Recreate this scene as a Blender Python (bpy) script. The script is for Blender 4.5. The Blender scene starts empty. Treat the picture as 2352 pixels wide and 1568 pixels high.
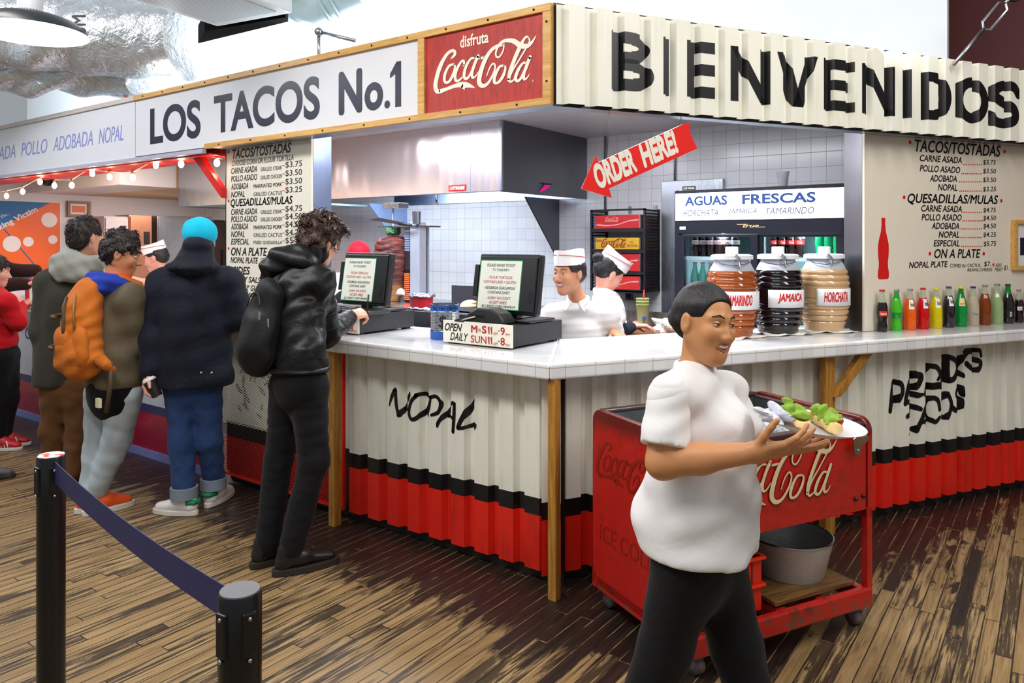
import bpy, bmesh, math, random
import numpy as np
from mathutils import Vector, Matrix

S = bpy.context.scene
C = S.collection
random.seed(7)
PI = math.pi

# ------------------------------------------------------------------ camera, exposure, sky, room lamps, added fills
FPX, CX, HY = 1729.0, 1176.0, 556.0            # focal length and horizon in pixels of the 2352x1568 frame
ALPHA = math.radians(53.83)
FW = np.array([-math.cos(ALPHA), math.sin(ALPHA), 0.0])
RT = np.array([math.sin(ALPHA), math.cos(ALPHA), 0.0])
CAM = np.array([1.8349, -2.7910, 1.6])
cd = bpy.data.cameras.new('camera'); cam = bpy.data.objects.new('camera', cd); C.objects.link(cam)
cd.sensor_width = 36.0; cd.lens = 36.0 * FPX / 2352.0
cd.shift_y = -(784.0 - HY) / 2352.0; cd.clip_start = 0.05; cd.clip_end = 100
cam.location = CAM
cam.rotation_euler = Vector(FW).to_track_quat('-Z', 'Y').to_euler()
S.camera = cam
S.view_settings.view_transform = 'Standard'; S.view_settings.look = 'None'
S.view_settings.gamma = 1.0; S.view_settings.use_curve_mapping = False
S.view_settings.exposure = 0.0

W = bpy.data.worlds.new('world'); S.world = W; W.use_nodes = True
W.node_tree.nodes['Background'].inputs[0].default_value = (0.86, 0.93, 1.0, 1)
W.node_tree.nodes['Background'].inputs[1].default_value = 0.36

def area(name, loc, target, sx, sy, power, col=(1, .96, .9), shape='RECTANGLE'):
    l = bpy.data.lights.new(name, 'AREA'); l.shape = shape; l.size = sx; l.size_y = sy
    l.energy = power; l.color = col
    o = bpy.data.objects.new(name, l); C.objects.link(o); o.location = loc
    o.rotation_euler = (Vector(target) - Vector(loc)).to_track_quat('-Z', 'Y').to_euler()
    return o
def lamp(name, loc, power, col=(1, .8, .6), r=.03):
    l = bpy.data.lights.new(name, 'POINT'); l.energy = power; l.color = col; l.shadow_soft_size = r
    o = bpy.data.objects.new(name, l); C.objects.link(o); o.location = loc
    return o
# fluorescent strips over the public aisle (out of the frame, above the camera)
area('aisle_lamp_front', (-1.0, -2.3, 3.9), (-.7, -.4, 0), 3.0, .5, 88, (1, .96, .91))
area('aisle_lamp_right', (3.0, .4, 3.9), (1.4, 1.2, .3), .6, 2.6, 84, (1, .95, .89))
area('aisle_lamp_left', (-5.0, -2.0, 3.9), (-4.2, -.2, .3), 2.4, .5, 78, (.93, .95, 1))
area('aisle_lamp_near', (1.6, -2.4, 3.9), (1.2, -.6, 0), 1.6, .6, 42, (1, .96, .91))
# kitchen ceiling strips, the lamp inside the hood and an added left fill
area('kitchen_lamp_right', (-.35, 1.35, 2.48), (-.35, 1.35, 0), 1.2, .3, 55, (.92, .95, 1))
area('kitchen_lamp_middle', (-2.3, 1.0, 2.48), (-2.3, 1.0, 0), 1.6, .25, 60, (.95, .95, 1))
area('hood_lamp', (-3.0, 2.35, 2.12), (-3.0, 2.6, 1.2), 1.8, .3, 55, (.80, .89, 1))
area('kitchen_fill_left', (-6.3, 1.9, 2.13), (-6.6, 1.7, 0), 1.0, .8, 48, (1, .86, .80))  # unseen area light added under the bulkhead to brighten left wall and cabinets
area('kitchen_lamp_awning', (-5.0, .75, 2.4), (-5.2, 1.0, 0), 1.4, .2, 12, (1, .88, .80))
# unseen fill lights added over the stall roof to brighten the white wall behind
area('wall_fill', (-3.9, 1.7, 2.85), (-4.1, 3.3, 3.9), 4.6, .3, 150, (.9, .96, 1))
area('wall_fill_left', (-9.5, .9, 2.9), (-9.8, 3.3, 4.0), 4.0, .3, 190, (.9, .96, 1))
area('wall_fill_right', (.9, 1.9, 2.85), (.6, 3.4, 3.9), 1.0, .3, 4, (1, .96, .92))

# ------------------------------------------------------------------ helpers
def at(px, py, dep):
    "point seen at a pixel, at a real depth (metres along the view axis)"
    return CAM + dep * (FW + (px - CX) / FPX * RT + np.array([0, 0, -(py - HY) / FPX]))
BU = np.array([.5, .8660254, 0]); BN = np.array([-.8660254, .5, 0])
RB = math.radians(60)
def pb(u, v, z): return u * BU + v * BN + np.array([0, 0, z])

def lin(h):
    h = h.lstrip('#'); r = [int(h[i:i + 2], 16) / 255 for i in (0, 2, 4)]
    return tuple(x / 12.92 if x <= .04045 else ((x + .055) / 1.055) ** 2.4 for x in r)

class V:
    "a shader socket with arithmetic"
    def __init__(s, nt, sock): s.nt = nt; s.s = sock
    def _op(s, op, *a):
        n = s.nt.nodes.new('ShaderNodeMath'); n.operation = op
        for i, x in enumerate((s,) + a):
            if isinstance(x, V): s.nt.links.new(x.s, n.inputs[i])
            else: n.inputs[i].default_value = x
        return V(s.nt, n.outputs[0])
    def __add__(s, o): return s._op('ADD', o)
    def __sub__(s, o): return s._op('SUBTRACT', o)
    def __mul__(s, o): return s._op('MULTIPLY', o)
    def __truediv__(s, o): return s._op('DIVIDE', o)
    def floor(s): return s._op('FLOOR')
    def fract(s): return s._op('FRACT')
    def abs(s): return s._op('ABSOLUTE')
    def gt(s, o): return s._op('GREATER_THAN', o)
    def lt(s, o): return s._op('LESS_THAN', o)
    def mx(s, o): return s._op('MAXIMUM', o)
    def mn(s, o): return s._op('MINIMUM', o)
    def smooth(s, a, b):
        n = s.nt.nodes.new('ShaderNodeMapRange'); n.interpolation_type = 'SMOOTHSTEP'
        s.nt.links.new(s.s, n.inputs[0]); n.inputs[1].default_value = a; n.inputs[2].default_value = b
        return V(s.nt, n.outputs[0])
class Mat:
    def __init__(s, name):
        s.m = bpy.data.materials.new(name); s.m.use_nodes = True; s.nt = s.m.node_tree
        s.b = s.nt.nodes['Principled BSDF']; s._tc = None
    def new(s, t, **k):
        n = s.nt.nodes.new(t)
        for a, b in k.items(): setattr(n, a, b)
        return n
    def link(s, a, b): s.nt.links.new(a.s if isinstance(a, V) else a, b)
    def coord(s):
        if not s._tc: s._tc = s.new('ShaderNodeTexCoord').outputs['Object']
        return s._tc
    def xyz(s):
        n = s.new('ShaderNodeSeparateXYZ'); s.link(s.coord(), n.inputs[0])
        return [V(s.nt, o) for o in n.outputs]
    def vec(s, x, y, z):
        n = s.new('ShaderNodeCombineXYZ')
        for i, a in enumerate((x, y, z)):
            if isinstance(a, V): s.link(a, n.inputs[i])
            else: n.inputs[i].default_value = a
        return n.outputs[0]
    def noise(s, vec=None, scale=5, detail=3, rough=.5, dist=0):
        n = s.new('ShaderNodeTexNoise'); s.link(vec if vec is not None else s.coord(), n.inputs['Vector'])
        n.inputs['Scale'].default_value = scale; n.inputs['Detail'].default_value = detail
        n.inputs['Roughness'].default_value = rough; n.inputs['Distortion'].default_value = dist
        return V(s.nt, n.outputs['Fac'])
    def white(s, vec):
        n = s.new('ShaderNodeTexWhiteNoise', noise_dimensions='3D'); s.link(vec, n.inputs[0]); return V(s.nt, n.outputs['Value'])
    def mix(s, f, a, b):
        n = s.new('ShaderNodeMix', data_type='RGBA')
        if isinstance(f, V): s.link(f, n.inputs[0])
        else: n.inputs[0].default_value = f
        for x, i in ((a, 6), (b, 7)):
            if isinstance(x, tuple): n.inputs[i].default_value = (*x[:3], 1)
            else: s.link(x, n.inputs[i])
        return n.outputs[2]
    def col(s, x):
        if isinstance(x, tuple): s.b.inputs['Base Color'].default_value = (*x, 1)
        else: s.link(x, s.b.inputs['Base Color'])
    def set(s, **k):
        for a, x in k.items():
            i = s.b.inputs[a.replace('_', ' ')]
            if isinstance(x, V): s.link(x, i)
            else: i.default_value = x
    def bump(s, h, st=.3, d=.01):
        n = s.new('ShaderNodeBump'); n.inputs['Strength'].default_value = st; n.inputs['Distance'].default_value = d
        s.link(h, n.inputs['Height']); s.link(n.outputs[0], s.b.inputs['Normal'])

MC = {}
def mat(name, col='#888888', rough=.5, metal=0, var=.12, vs=8, bump=0, bs=80, bd=.004, emit=None, es=0, trans=0, ior=1.45, coat=0, stretch=None, sheen=0, spec=.5):
    "plain procedural material: colour with soft noise variation, optional bump"
    if name in MC: return MC[name]
    k = Mat(name); c = lin(col) if isinstance(col, str) else col
    v = k.coord()
    if stretch:
        x, y, z = k.xyz(); v = k.vec(x * stretch[0], y * stretch[1], z * stretch[2])
    n = k.noise(v, vs, 3, .6)
    k.col(k.mix(n, tuple(x * (1 - var) for x in c), tuple(min(1, x * (1 + var)) for x in c)))
    k.set(Roughness=rough, Metallic=metal)
    k.b.inputs['Specular IOR Level'].default_value = spec
    if bump: k.bump(k.noise(v, bs, 3, .6), bump, bd)
    if emit: k.b.inputs['Emission Color'].default_value = (*lin(emit), 1); k.b.inputs['Emission Strength'].default_value = es
    if trans: k.b.inputs['Transmission Weight'].default_value = trans; k.b.inputs['IOR'].default_value = ior
    if coat: k.b.inputs['Coat Weight'].default_value = coat; k.b.inputs['Coat Roughness'].default_value = .1
    if sheen: k.b.inputs['Sheen Weight'].default_value = sheen
    MC[name] = k.m
    return k.m

class MB:
    "collects shapes that become ONE mesh object"
    def __init__(s): s.v = []; s.f = []; s.sm = []; s.mi = []
    def add(s, vs, fs, smooth=False, mi=0):
        n = len(s.v); s.v += [(float(p[0]), float(p[1]), float(p[2])) for p in vs]
        for f in fs: s.f.append(tuple(int(i) + n for i in f)); s.sm.append(smooth); s.mi.append(mi)
        return s
    def merge(s, o, mi=None): return s.add2(o.v, o.f, o.sm, o.mi if mi is None else [mi] * len(o.f))
    def add2(s, v, f, sm, mi):
        n = len(s.v); s.v += v; s.f += [tuple(i + n for i in q) for q in f]; s.sm += sm; s.mi += mi; return s
    def xf(s, fn): s.v = [tuple(float(q) for q in fn(p)) for p in s.v]; return s
    def box(s, x0, x1, y0, y1, z0, z1, mi=0):
        return s.add([(x, y, z) for x in (x0, x1) for y in (y0, y1) for z in (z0, z1)],
                     [(0, 1, 3, 2), (4, 6, 7, 5), (0, 4, 5, 1), (2, 3, 7, 6), (0, 2, 6, 4), (1, 5, 7, 3)], mi=mi)
    def tube(s, pts, r, n=10, caps=True, mi=0, closed=False, smooth=True):
        P = [np.array(p, float) for p in pts]; m = len(P); R = r if hasattr(r, '__len__') else [r] * m
        vs = []; up = None
        for i in range(m):
            d = (P[(i + 1) % m] - P[i - 1]) if closed else (P[min(i + 1, m - 1)] - P[max(i - 1, 0)])
            d = d / (np.linalg.norm(d) + 1e-12)
            if up is None:
                a = np.array([0, 0, 1.]) if abs(d[2]) < .9 else np.array([1., 0, 0])
                up = a - d * (a @ d)
            else: up = up - d * (up @ d)
            up = up / (np.linalg.norm(up) + 1e-12); w = np.cross(d, up)
            for j in range(n):
                t = 2 * PI * j / n; vs.append(P[i] + R[i] * (math.cos(t) * up + math.sin(t) * w))
        fs = []
        for i in range(m if closed else m - 1):
            k = (i + 1) % m
            for j in range(n): q = (j + 1) % n; fs.append((i * n + j, i * n + q, k * n + q, k * n + j))
        s.add(vs, fs, smooth, mi)
        if caps and not closed:
            s.add(vs[:n][::-1], [tuple(range(n))], False, mi); s.add(vs[-n:], [tuple(range(n))], False, mi)
        return s
    def lathe(s, prof, c=(0, 0, 0), n=32, mi=0, smooth=True, a0=0, a1=2 * PI):
        full = abs(a1 - a0 - 2 * PI) < 1e-6; k = n if full else n + 1
        vs = [(c[0] + r * math.cos(a0 + (a1 - a0) * j / n), c[1] + r * math.sin(a0 + (a1 - a0) * j / n), c[2] + z) for r, z in prof for j in range(k)]
        fs = []
        for i in range(len(prof) - 1):
            for j in range(n):
                q = (j + 1) % k; f = (i * k + j, i * k + q, (i + 1) * k + q, (i + 1) * k + j); fs.append(f)
        return s.add(vs, fs, smooth, mi)
    def prism(s, poly, fn, d0, d1, mi=0):
        "2D polygon, fn(x, y, depth) -> 3D"
        n = len(poly); a = [fn(x, y, d0) for x, y in poly]; b = [fn(x, y, d1) for x, y in poly]
        return s.add(a + b, [tuple(range(n))[::-1], tuple(range(n, 2 * n))] + [(i, (i + 1) % n, n + (i + 1) % n, n + i) for i in range(n)], mi=mi)
    def ball(s, c, r, n=12, m=8, mi=0):
        rr = r if hasattr(r, '__len__') else (r, r, r)
        vs = [(c[0] + rr[0] * math.sin(PI * i / m) * math.cos(2 * PI * j / n), c[1] + rr[1] * math.sin(PI * i / m) * math.sin(2 * PI * j / n), c[2] - rr[2] * math.cos(PI * i / m)) for i in range(m + 1) for j in range(n)]
        return s.add(vs, [(i * n + j, i * n + (j + 1) % n, (i + 1) * n + (j + 1) % n, (i + 1) * n + j) for i in range(m) for j in range(n)], True, mi)

def obj(name, mb, m, parent=None, bevel=0, seg=2, loc=None, sharp=40, kind=None, solid=0, label=None):
    me = bpy.data.meshes.new(name); me.from_pydata(mb.v, [], mb.f)
    for x in (m if isinstance(m, (list, tuple)) else [m]): me.materials.append(x)
    me.polygons.foreach_set('material_index', mb.mi); me.polygons.foreach_set('use_smooth', mb.sm)
    if any(mb.sm) and sharp: me.set_sharp_from_angle(angle=math.radians(sharp))
    bm = bmesh.new(); bm.from_mesh(me); bmesh.ops.remove_doubles(bm, verts=bm.verts, dist=1e-6)
    bmesh.ops.recalc_face_normals(bm, faces=bm.faces); bm.to_mesh(me); bm.free()
    o = bpy.data.objects.new(name, me); C.objects.link(o)
    if parent: o.parent = parent
    if loc is not None: o.location = loc
    if bevel:
        b = o.modifiers.new('bevel', 'BEVEL'); b.width = bevel; b.segments = seg; b.limit_method = 'ANGLE'; b.angle_limit = math.radians(40)
    if solid:
        b = o.modifiers.new('solid', 'SOLIDIFY'); b.thickness = solid; b.offset = 0
    if kind: o['kind'] = kind
    if label: o['label'] = label
    return o
def tag(o, label, cat, group=None, kind=None):
    o['label'] = label; o['category'] = cat
    if group: o['group'] = group
    if kind: o['kind'] = kind
    return o
def thing(name, label, cat, loc=(0, 0, 0), rz=0, group=None):
    o = bpy.data.objects.new(name, None); C.objects.link(o); o.empty_display_size = .05
    o.location = loc; o.rotation_euler = (0, 0, rz)
    return tag(o, label, cat, group)
def struct(name, mb, m, **k): return obj(name, mb, m, kind='structure', **k)
def dup(o, loc=None, rz=None, label=None, group=None, mats=None, parent=None):
    "a thing with copies of its parts and sub-parts; mats swaps materials by name"
    r = o.copy(); C.objects.link(r)
    if parent: r.parent = parent
    if loc is not None: r.location = loc
    if rz is not None: r.rotation_euler = (0, 0, rz)
    if label: r['label'] = label
    if group: r['group'] = group
    for ch in list(o.children): dup(ch, parent=r, mats=mats)
    if mats and r.data and any(x and x.name in mats for x in r.data.materials):
        r.data = r.data.copy()
        for i, x in enumerate(r.data.materials):
            if x and x.name in mats: r.data.materials[i] = mats[x.name]
    return r

TC = {}
def text(body, w=None, h=None, shear=0, bold=0, space=1.0, res=0):
    "flat lettering as a mesh in x,y starting at 0,0; fitted to w x h"
    fat = 0
    if bold and ('M' in body or bold > .035): fat, bold = bold * .9, 0            # thicken letters with acute inner corners by overlaying shifted copies
    res = res or (8 if (h or 0) > .1 else 3); key = (body, shear, bold, space, res)
    if key not in TC:
        cu = bpy.data.curves.new('txt', 'FONT'); cu.body = body; cu.size = 1; cu.shear = shear; cu.offset = bold
        cu.space_character = space; cu.resolution_u = res; cu.fill_mode = 'FRONT'
        o = bpy.data.objects.new('txt', cu); me = o.to_mesh()
        TC[key] = (np.array([v.co[:2] for v in me.vertices]), [tuple(p.vertices) for p in me.polygons])
        o.to_mesh_clear(); bpy.data.objects.remove(o); bpy.data.curves.remove(cu)
    v, f = TC[key]; v = v - v.min(0); e = v.max(0)
    if fat: e = e + 2 * fat
    sx = w / e[0] if w else None; sy = h / e[1] if h else None
    sx = sx or sy; sy = sy or sx
    mb = MB()
    for i, (a, b) in enumerate(((0, 0), (1, 0), (-1, 0), (0, 1), (0, -1), (.7, .7), (-.7, -.7), (.7, -.7), (-.7, .7)) if fat else ((0, 0),)): mb.add([((x + fat + a * fat) * sx, (y + fat + b * fat) * sy, i * 3e-5) for x, y in v], f)
    return mb
def on(mb, O, ex, ey, dx=0, dy=0):
    "lay flat x,y geometry on a plane"
    O = np.array(O, float); ex = np.array(ex, float); ey = np.array(ey, float); nn = np.cross(ex, ey)
    return mb.xf(lambda p: O + ex * (p[0] + dx) + ey * (p[1] + dy) + nn * p[2])
EX, EZ = (1, 0, 0), (0, 0, 1)
def stroke(mb, pts, w, z=0, mi=0, smooth=True):
    "flat brush stroke with a width per point (x,y); later strokes lie a hair above earlier ones"
    mb.k = getattr(mb, 'k', 0) + 1; z = z + mb.k * 8e-5
    P = [np.array(p, float) for p in pts]; Wd = list(w) if hasattr(w, '__len__') else [w] * len(P)
    if smooth and len(P) > 2:                                   # Catmull-Rom
        Q = []; WW = []
        for i in range(len(P) - 1):
            a, b, c, d = P[max(i - 1, 0)], P[i], P[i + 1], P[min(i + 2, len(P) - 1)]
            for t in np.linspace(0, 1, 6)[:-1]:
                Q.append(.5 * (2 * b + (c - a) * t + (2 * a - 5 * b + 4 * c - d) * t * t + (3 * b - a - 3 * c + d) * t ** 3)); WW.append(Wd[i] + (Wd[i + 1] - Wd[i]) * t)
        Q.append(P[-1]); WW.append(Wd[-1]); P, Wd = Q, WW
    n = len(P); vs = []
    for i in range(n):
        d = P[min(i + 1, n - 1)] - P[max(i - 1, 0)]; d = d / (np.linalg.norm(d) + 1e-9); q = np.array([-d[1], d[0]]) * Wd[i] / 2
        vs += [(*(P[i] + q), z), (*(P[i] - q), z)]
    mb.add(vs, [(2 * i, 2 * i + 1, 2 * i + 3, 2 * i + 2) for i in range(n - 1)], mi=mi)
    for k in (0, n - 1):                                        # round ends
        r = Wd[k] / 2
        if r > 1e-4: mb.add([(P[k][0] + r * math.cos(t), P[k][1] + r * math.sin(t), z) for t in np.linspace(0, 2 * PI, 11)[:-1]], [tuple(range(10))], mi=mi)
    return mb
def disc(mb, x, y, r, z=0, n=20, mi=0, ry=None):
    return mb.add([(x + r * math.cos(2 * PI * i / n), y + (ry or r) * math.sin(2 * PI * i / n), z) for i in range(n)], [tuple(range(n))], mi=mi)

# corrugated sheet: pitch, depth and profile (0 = outer face)
PITCH, RIB = .1535, .034
PK = [(0, 0), (.56, 0), (.66, 1), (.9, 1), (1, 0)]
def prof(x, o=0, P=PITCH):
    t = ((x - o) / P) % 1
    for (a, p), (b, q) in zip(PK, PK[1:]):
        if t <= b: return RIB * (p + (q - p) * (t - a) / (b - a))
    return 0
def breaks(x0, x1, o=0, P=PITCH):
    k0 = math.floor((x0 - o) / P); k1 = math.ceil((x1 - o) / P)
    xs = sorted({round(o + (k + a) * P, 5) for k in range(k0, k1 + 1) for a, _ in PK if x0 < o + (k + a) * P < x1})
    return [x0] + xs + [x1]
def corrugated(x0, x1, zs, y, o=0, mis=None, P=PITCH):
    "sheet in x,z with outer face at y, split at heights zs; outward is -y"
    X = breaks(x0, x1, o, P); mb = MB(); nz = len(zs)
    vs = [(x, y + prof(x, o, P), z) for x in X for z in zs]
    for i in range(len(X) - 1):
        for j in range(nz - 1):
            mb.add([vs[i * nz + j], vs[(i + 1) * nz + j], vs[(i + 1) * nz + j + 1], vs[i * nz + j + 1]], [(0, 1, 2, 3)], mi=mis[j] if mis else 0)
    return mb
def drape(mb, y, o=0, off=.0015, P=PITCH):
    "lay flat lettering (x = along, y = height) over a corrugated sheet"
    bm = bmesh.new(); vv = [bm.verts.new((p[0], p[2], p[1])) for p in mb.v]
    for f in mb.f:
        try: bm.faces.new([vv[i] for i in f])
        except ValueError: pass
    xs = [p[0] for p in mb.v]
    for x in breaks(min(xs), max(xs), o, P)[1:-1]:
        bmesh.ops.bisect_plane(bm, geom=bm.verts[:] + bm.edges[:] + bm.faces[:], plane_co=(x, 0, 0), plane_no=(1, 0, 0), dist=1e-6)
    bm.verts.index_update()
    out = MB(); out.add([(v.co.x, y + prof(v.co.x, o, P) - off - v.co.y, v.co.z) for v in bm.verts], [tuple(v.index for v in f.verts) for f in bm.faces]); bm.free()
    return out
# bbox -0.84 2.377 0.645 0.3240310077519381
LOGO = """169,264,14 203,287,28 208,310,28 180,324,25 122,302,30 53,222,42 8,119,44 0,60,44 22,25,39 70,22,30 133,33,19
37,25,28 118,31,28 203,45,30 273,48,42 319,40,47 364,28,30 414,6,4
278,37,36 302,20,22 305,0,3
203,216,14 149,209,22 105,155,30 98,102,28 118,82,19 153,91,25 191,138,28 209,189,19 203,216,14
299,194,17 305,219,22 281,228,19 237,184,28 212,129,30 219,88,25 250,82,19 293,107,11
414,233,14 375,234,19 327,184,28 305,122,30 315,90,22 346,93,22 391,147,22 422,212,17
448,243,30 417,195,30 388,130,28 391,91,25 417,90,14 454,126,7
465,223,19 510,226,19
695,295,19 651,293,28 580,270,30 513,198,39 470,107,44 459,45,44 491,12,33 543,23,25 597,85,19 617,140,17 597,167,14 561,135,14 533,76,7
701,302,14 695,253,14 659,209,14 629,214,14 625,251,17 659,304,19 715,321,25 792,305,36 854,265,42 915,250,36 961,271,22 1000,315,4
702,138,14 659,133,22 617,76,30 608,31,28 628,16,19 662,28,25 699,71,28 716,119,19 702,138,14
929,309,11 940,282,14 909,237,14 847,163,14 781,88,17 753,31,19 769,9,17 820,36,8
929,313,14 899,313,19 847,247,36 798,164,36 757,81,33 744,26,25
910,127,14 878,130,19 836,87,28 811,34,30 825,9,22 854,17,22 890,68,22 915,119,17
944,166,30 918,115,30 888,51,28 890,16,25 915,17,14 940,45,7"""
NOPAL = """-1.138,0.706,0.007 -1.121,0.755,0.022 -1.099,0.792,0.026
-1.093,0.798,0.026 -1.084,0.712,0.024 -1.068,0.660,0.019
-1.073,0.663,0.022 -1.028,0.720,0.027 -0.991,0.774,0.019 -0.985,0.798,0.007
-0.935,0.786,0.022 -0.973,0.751,0.021 -0.991,0.692,0.019 -0.973,0.655,0.021 -0.925,0.673,0.024 -0.877,0.725,0.026 -0.868,0.779,0.022 -0.906,0.795,0.021 -0.944,0.784,0.022
-0.832,0.793,0.011 -0.849,0.725,0.019 -0.875,0.687,0.026 -0.853,0.665,0.006
-0.839,0.787,0.019 -0.797,0.798,0.019 -0.767,0.770,0.022 -0.779,0.720,0.022 -0.830,0.696,0.015
-0.683,0.784,0.011 -0.728,0.730,0.022 -0.781,0.665,0.022 -0.788,0.643,0.015
-0.672,0.777,0.019 -0.674,0.714,0.022 -0.681,0.631,0.019
-0.742,0.698,0.016 -0.674,0.705,0.016
-0.549,0.811,0.022 -0.586,0.759,0.030 -0.630,0.693,0.026 -0.648,0.656,0.022
-0.648,0.653,0.015 -0.599,0.665,0.019 -0.539,0.689,0.022 -0.539,0.666,0.007"""
DERR = """2.317,0.784,0.026 2.303,0.706,0.025 2.290,0.615,0.023
2.324,0.778,0.026 2.379,0.769,0.026 2.393,0.719,0.025 2.359,0.673,0.032 2.317,0.671,0.046
2.506,0.814,0.034 2.464,0.783,0.034 2.428,0.701,0.026 2.414,0.648,0.021
2.485,0.811,0.029 2.549,0.801,0.034 2.521,0.748,0.034 2.471,0.727,0.023
2.464,0.706,0.025 2.521,0.689,0.029 2.571,0.692,0.011
2.414,0.648,0.023 2.464,0.664,0.021
2.629,0.841,0.023 2.607,0.772,0.023 2.585,0.688,0.021
2.625,0.856,0.025 2.687,0.844,0.025 2.717,0.799,0.023 2.695,0.770,0.017
2.622,0.731,0.034 2.702,0.734,0.034
2.758,0.855,0.023 2.739,0.788,0.023 2.721,0.720,0.019
2.788,0.901,0.023 2.784,0.830,0.023 2.788,0.759,0.029
2.784,0.902,0.025 2.852,0.877,0.025 2.871,0.824,0.023 2.837,0.765,0.029 2.784,0.759,0.029
2.951,0.912,0.025 2.913,0.873,0.026 2.897,0.812,0.025 2.928,0.774,0.019
2.943,0.923,0.034 3.005,0.927,0.029
3.088,0.888,0.017 3.076,0.923,0.021 3.033,0.918,0.025 3.033,0.876,0.026 3.084,0.847,0.026 3.060,0.801,0.025 3.005,0.815,0.025 2.951,0.850,0.029
2.467,0.626,0.025 2.506,0.618,0.026 2.549,0.604,0.021
2.432,0.572,0.023 2.464,0.589,0.023 2.485,0.607,0.017 2.471,0.534,0.014 2.457,0.461,0.014
2.596,0.617,0.029 2.556,0.546,0.026 2.513,0.485,0.034
2.603,0.614,0.026 2.614,0.555,0.025 2.618,0.490,0.017
2.549,0.526,0.021 2.618,0.532,0.021
2.710,0.587,0.019 2.695,0.644,0.023 2.651,0.663,0.023 2.625,0.645,0.023
2.625,0.539,0.023 2.673,0.517,0.023 2.710,0.541,0.017
2.625,0.645,0.023 2.618,0.590,0.023 2.625,0.539,0.023
2.784,0.677,0.023 2.750,0.619,0.025 2.747,0.558,0.025 2.776,0.525,0.017
2.784,0.677,0.021 2.814,0.613,0.023 2.791,0.544,0.023 2.776,0.525,0.017
2.928,0.655,0.019 2.917,0.703,0.023 2.875,0.701,0.025 2.867,0.660,0.026 2.913,0.625,0.026 2.905,0.575,0.025 2.852,0.572,0.025 2.814,0.598,0.025"""
# ------------------------------------------------------------------ measured points on the two fronts
def ray(px, py): return FW + (px - CX) / FPX * RT - np.array([0, 0, (py - HY) / FPX])
def pa(px, py, Y):
    "pixel -> (X, z) on a plane parallel to the long front"
    d = ray(px, py); t = (Y - CAM[1]) / d[1]; p = CAM + t * d; return p[0], p[2]
def pv(px, py, v):
    "pixel -> (u, z) on a plane parallel to the short front"
    d = ray(px, py); t = (v - CAM @ BN) / (d @ BN); p = CAM + t * d; return p @ BU, p[2]

# ------------------------------------------------------------------ materials
def floor_mat():
    k = Mat('worn_plank_floor'); x, y, z = k.xyz()
    wv = .058; ix = (x / wv).floor(); fx = (x / wv).fract()
    r1 = k.white(k.vec(ix, 0, 3)); L = 1.15
    yy = y / L + r1 * 7.3; iy = yy.floor(); fy = yy.fract()
    r = k.white(k.vec(ix, iy, 1)); r2 = k.white(k.vec(ix, iy, 9))
    edge = ((fx - .5).abs() - .5).abs() * wv                       # metres from a seam
    ende = ((fy - .5).abs() - .5).abs() * L
    seam = edge.mn(ende)
    g1 = k.noise(k.vec(x * 34, y * 1.6, r * 20), 1.6, 4, .65, .6)   # long grain
    g2 = k.noise(k.vec(x * 120, y * 4, r * 9), 1.0, 3, .6)
    big = k.noise(None, 1.3, 3, .6)
    patch = k.noise(k.vec(x * 9, y * 2.2, r * 4), 1.3, 4, .7, .4)
    u = x * .5 + y * .866; v = y * .5 - x * .866
    Y0 = x * 0 - .25
    g = (y + .36).mn(v + .93 - u * .27)                             # unworn finish kept near the counter
    rside = (v * -1 + Y0).smooth(.0, .4)
    dk = (g + (patch - .5) * .8 + (big - .5) * .35 + (r - .5) * (rside * .55 + .16) + rside * .10).smooth(-.02, .08)
    light = k.mix(g1.smooth(.28, .72), lin('#6e583b'), lin('#b09467'))
    light = k.mix((g2.smooth(.52, .66)) * .75, light, lin('#3c2b1b'))
    light = k.mix(r2 * .6, light, lin('#8f7148'))
    streak = (g1 * .62 + patch * .38 + (r2 - .5) * .2).smooth(.485, .40)              # dirt worked into the grain
    light = k.mix(streak * .85, light, lin('#2b2118'))
    dark = k.mix(g1.smooth(.3, .7), lin('#17110e'), lin('#2f221b'))
    col = k.mix(dk, light, dark)
    worn = (seam.lt(.0022)) * dk * (patch.smooth(.46, .6))
    col = k.mix(worn * .9, col, lin('#a88a5c'))
    col = k.mix((seam - patch * .0065).lt(-.0006) * (dk * -1 + 1) * .92, col, lin('#15100c'))
    k.col(col)
    k.set(Roughness=(g1 * .25 + .38) - dk * .06)
    k.bump(g1 * .25 + seam.smooth(0, .003) * .6, .25, .003)
    return k.m
def tile_mat(name, ax=(0, 2), size=.108, col='#e9ebee', grout='#b3b2b2', rough=.18, gap=.003, off=(0, 0)):
    k = Mat(name); c = k.xyz(); a = c[ax[0]] / size + off[0]; b = c[ax[1]] / size + off[1]
    da = ((a.fract() - .5).abs() - .5).abs() * size; db = ((b.fract() - .5).abs() - .5).abs() * size
    d = da.mn(db); r = k.white(k.vec(a.floor(), b.floor(), 2))
    cl = lin(col)
    t = k.mix(r, tuple(x * .93 for x in cl), cl)
    k.col(k.mix(d.lt(gap / 2), t, lin(grout))); k.set(Roughness=d.lt(gap / 2) * .5 + rough)
    k.bump(d.smooth(0, gap), .3, .002)
    return k.m
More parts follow.
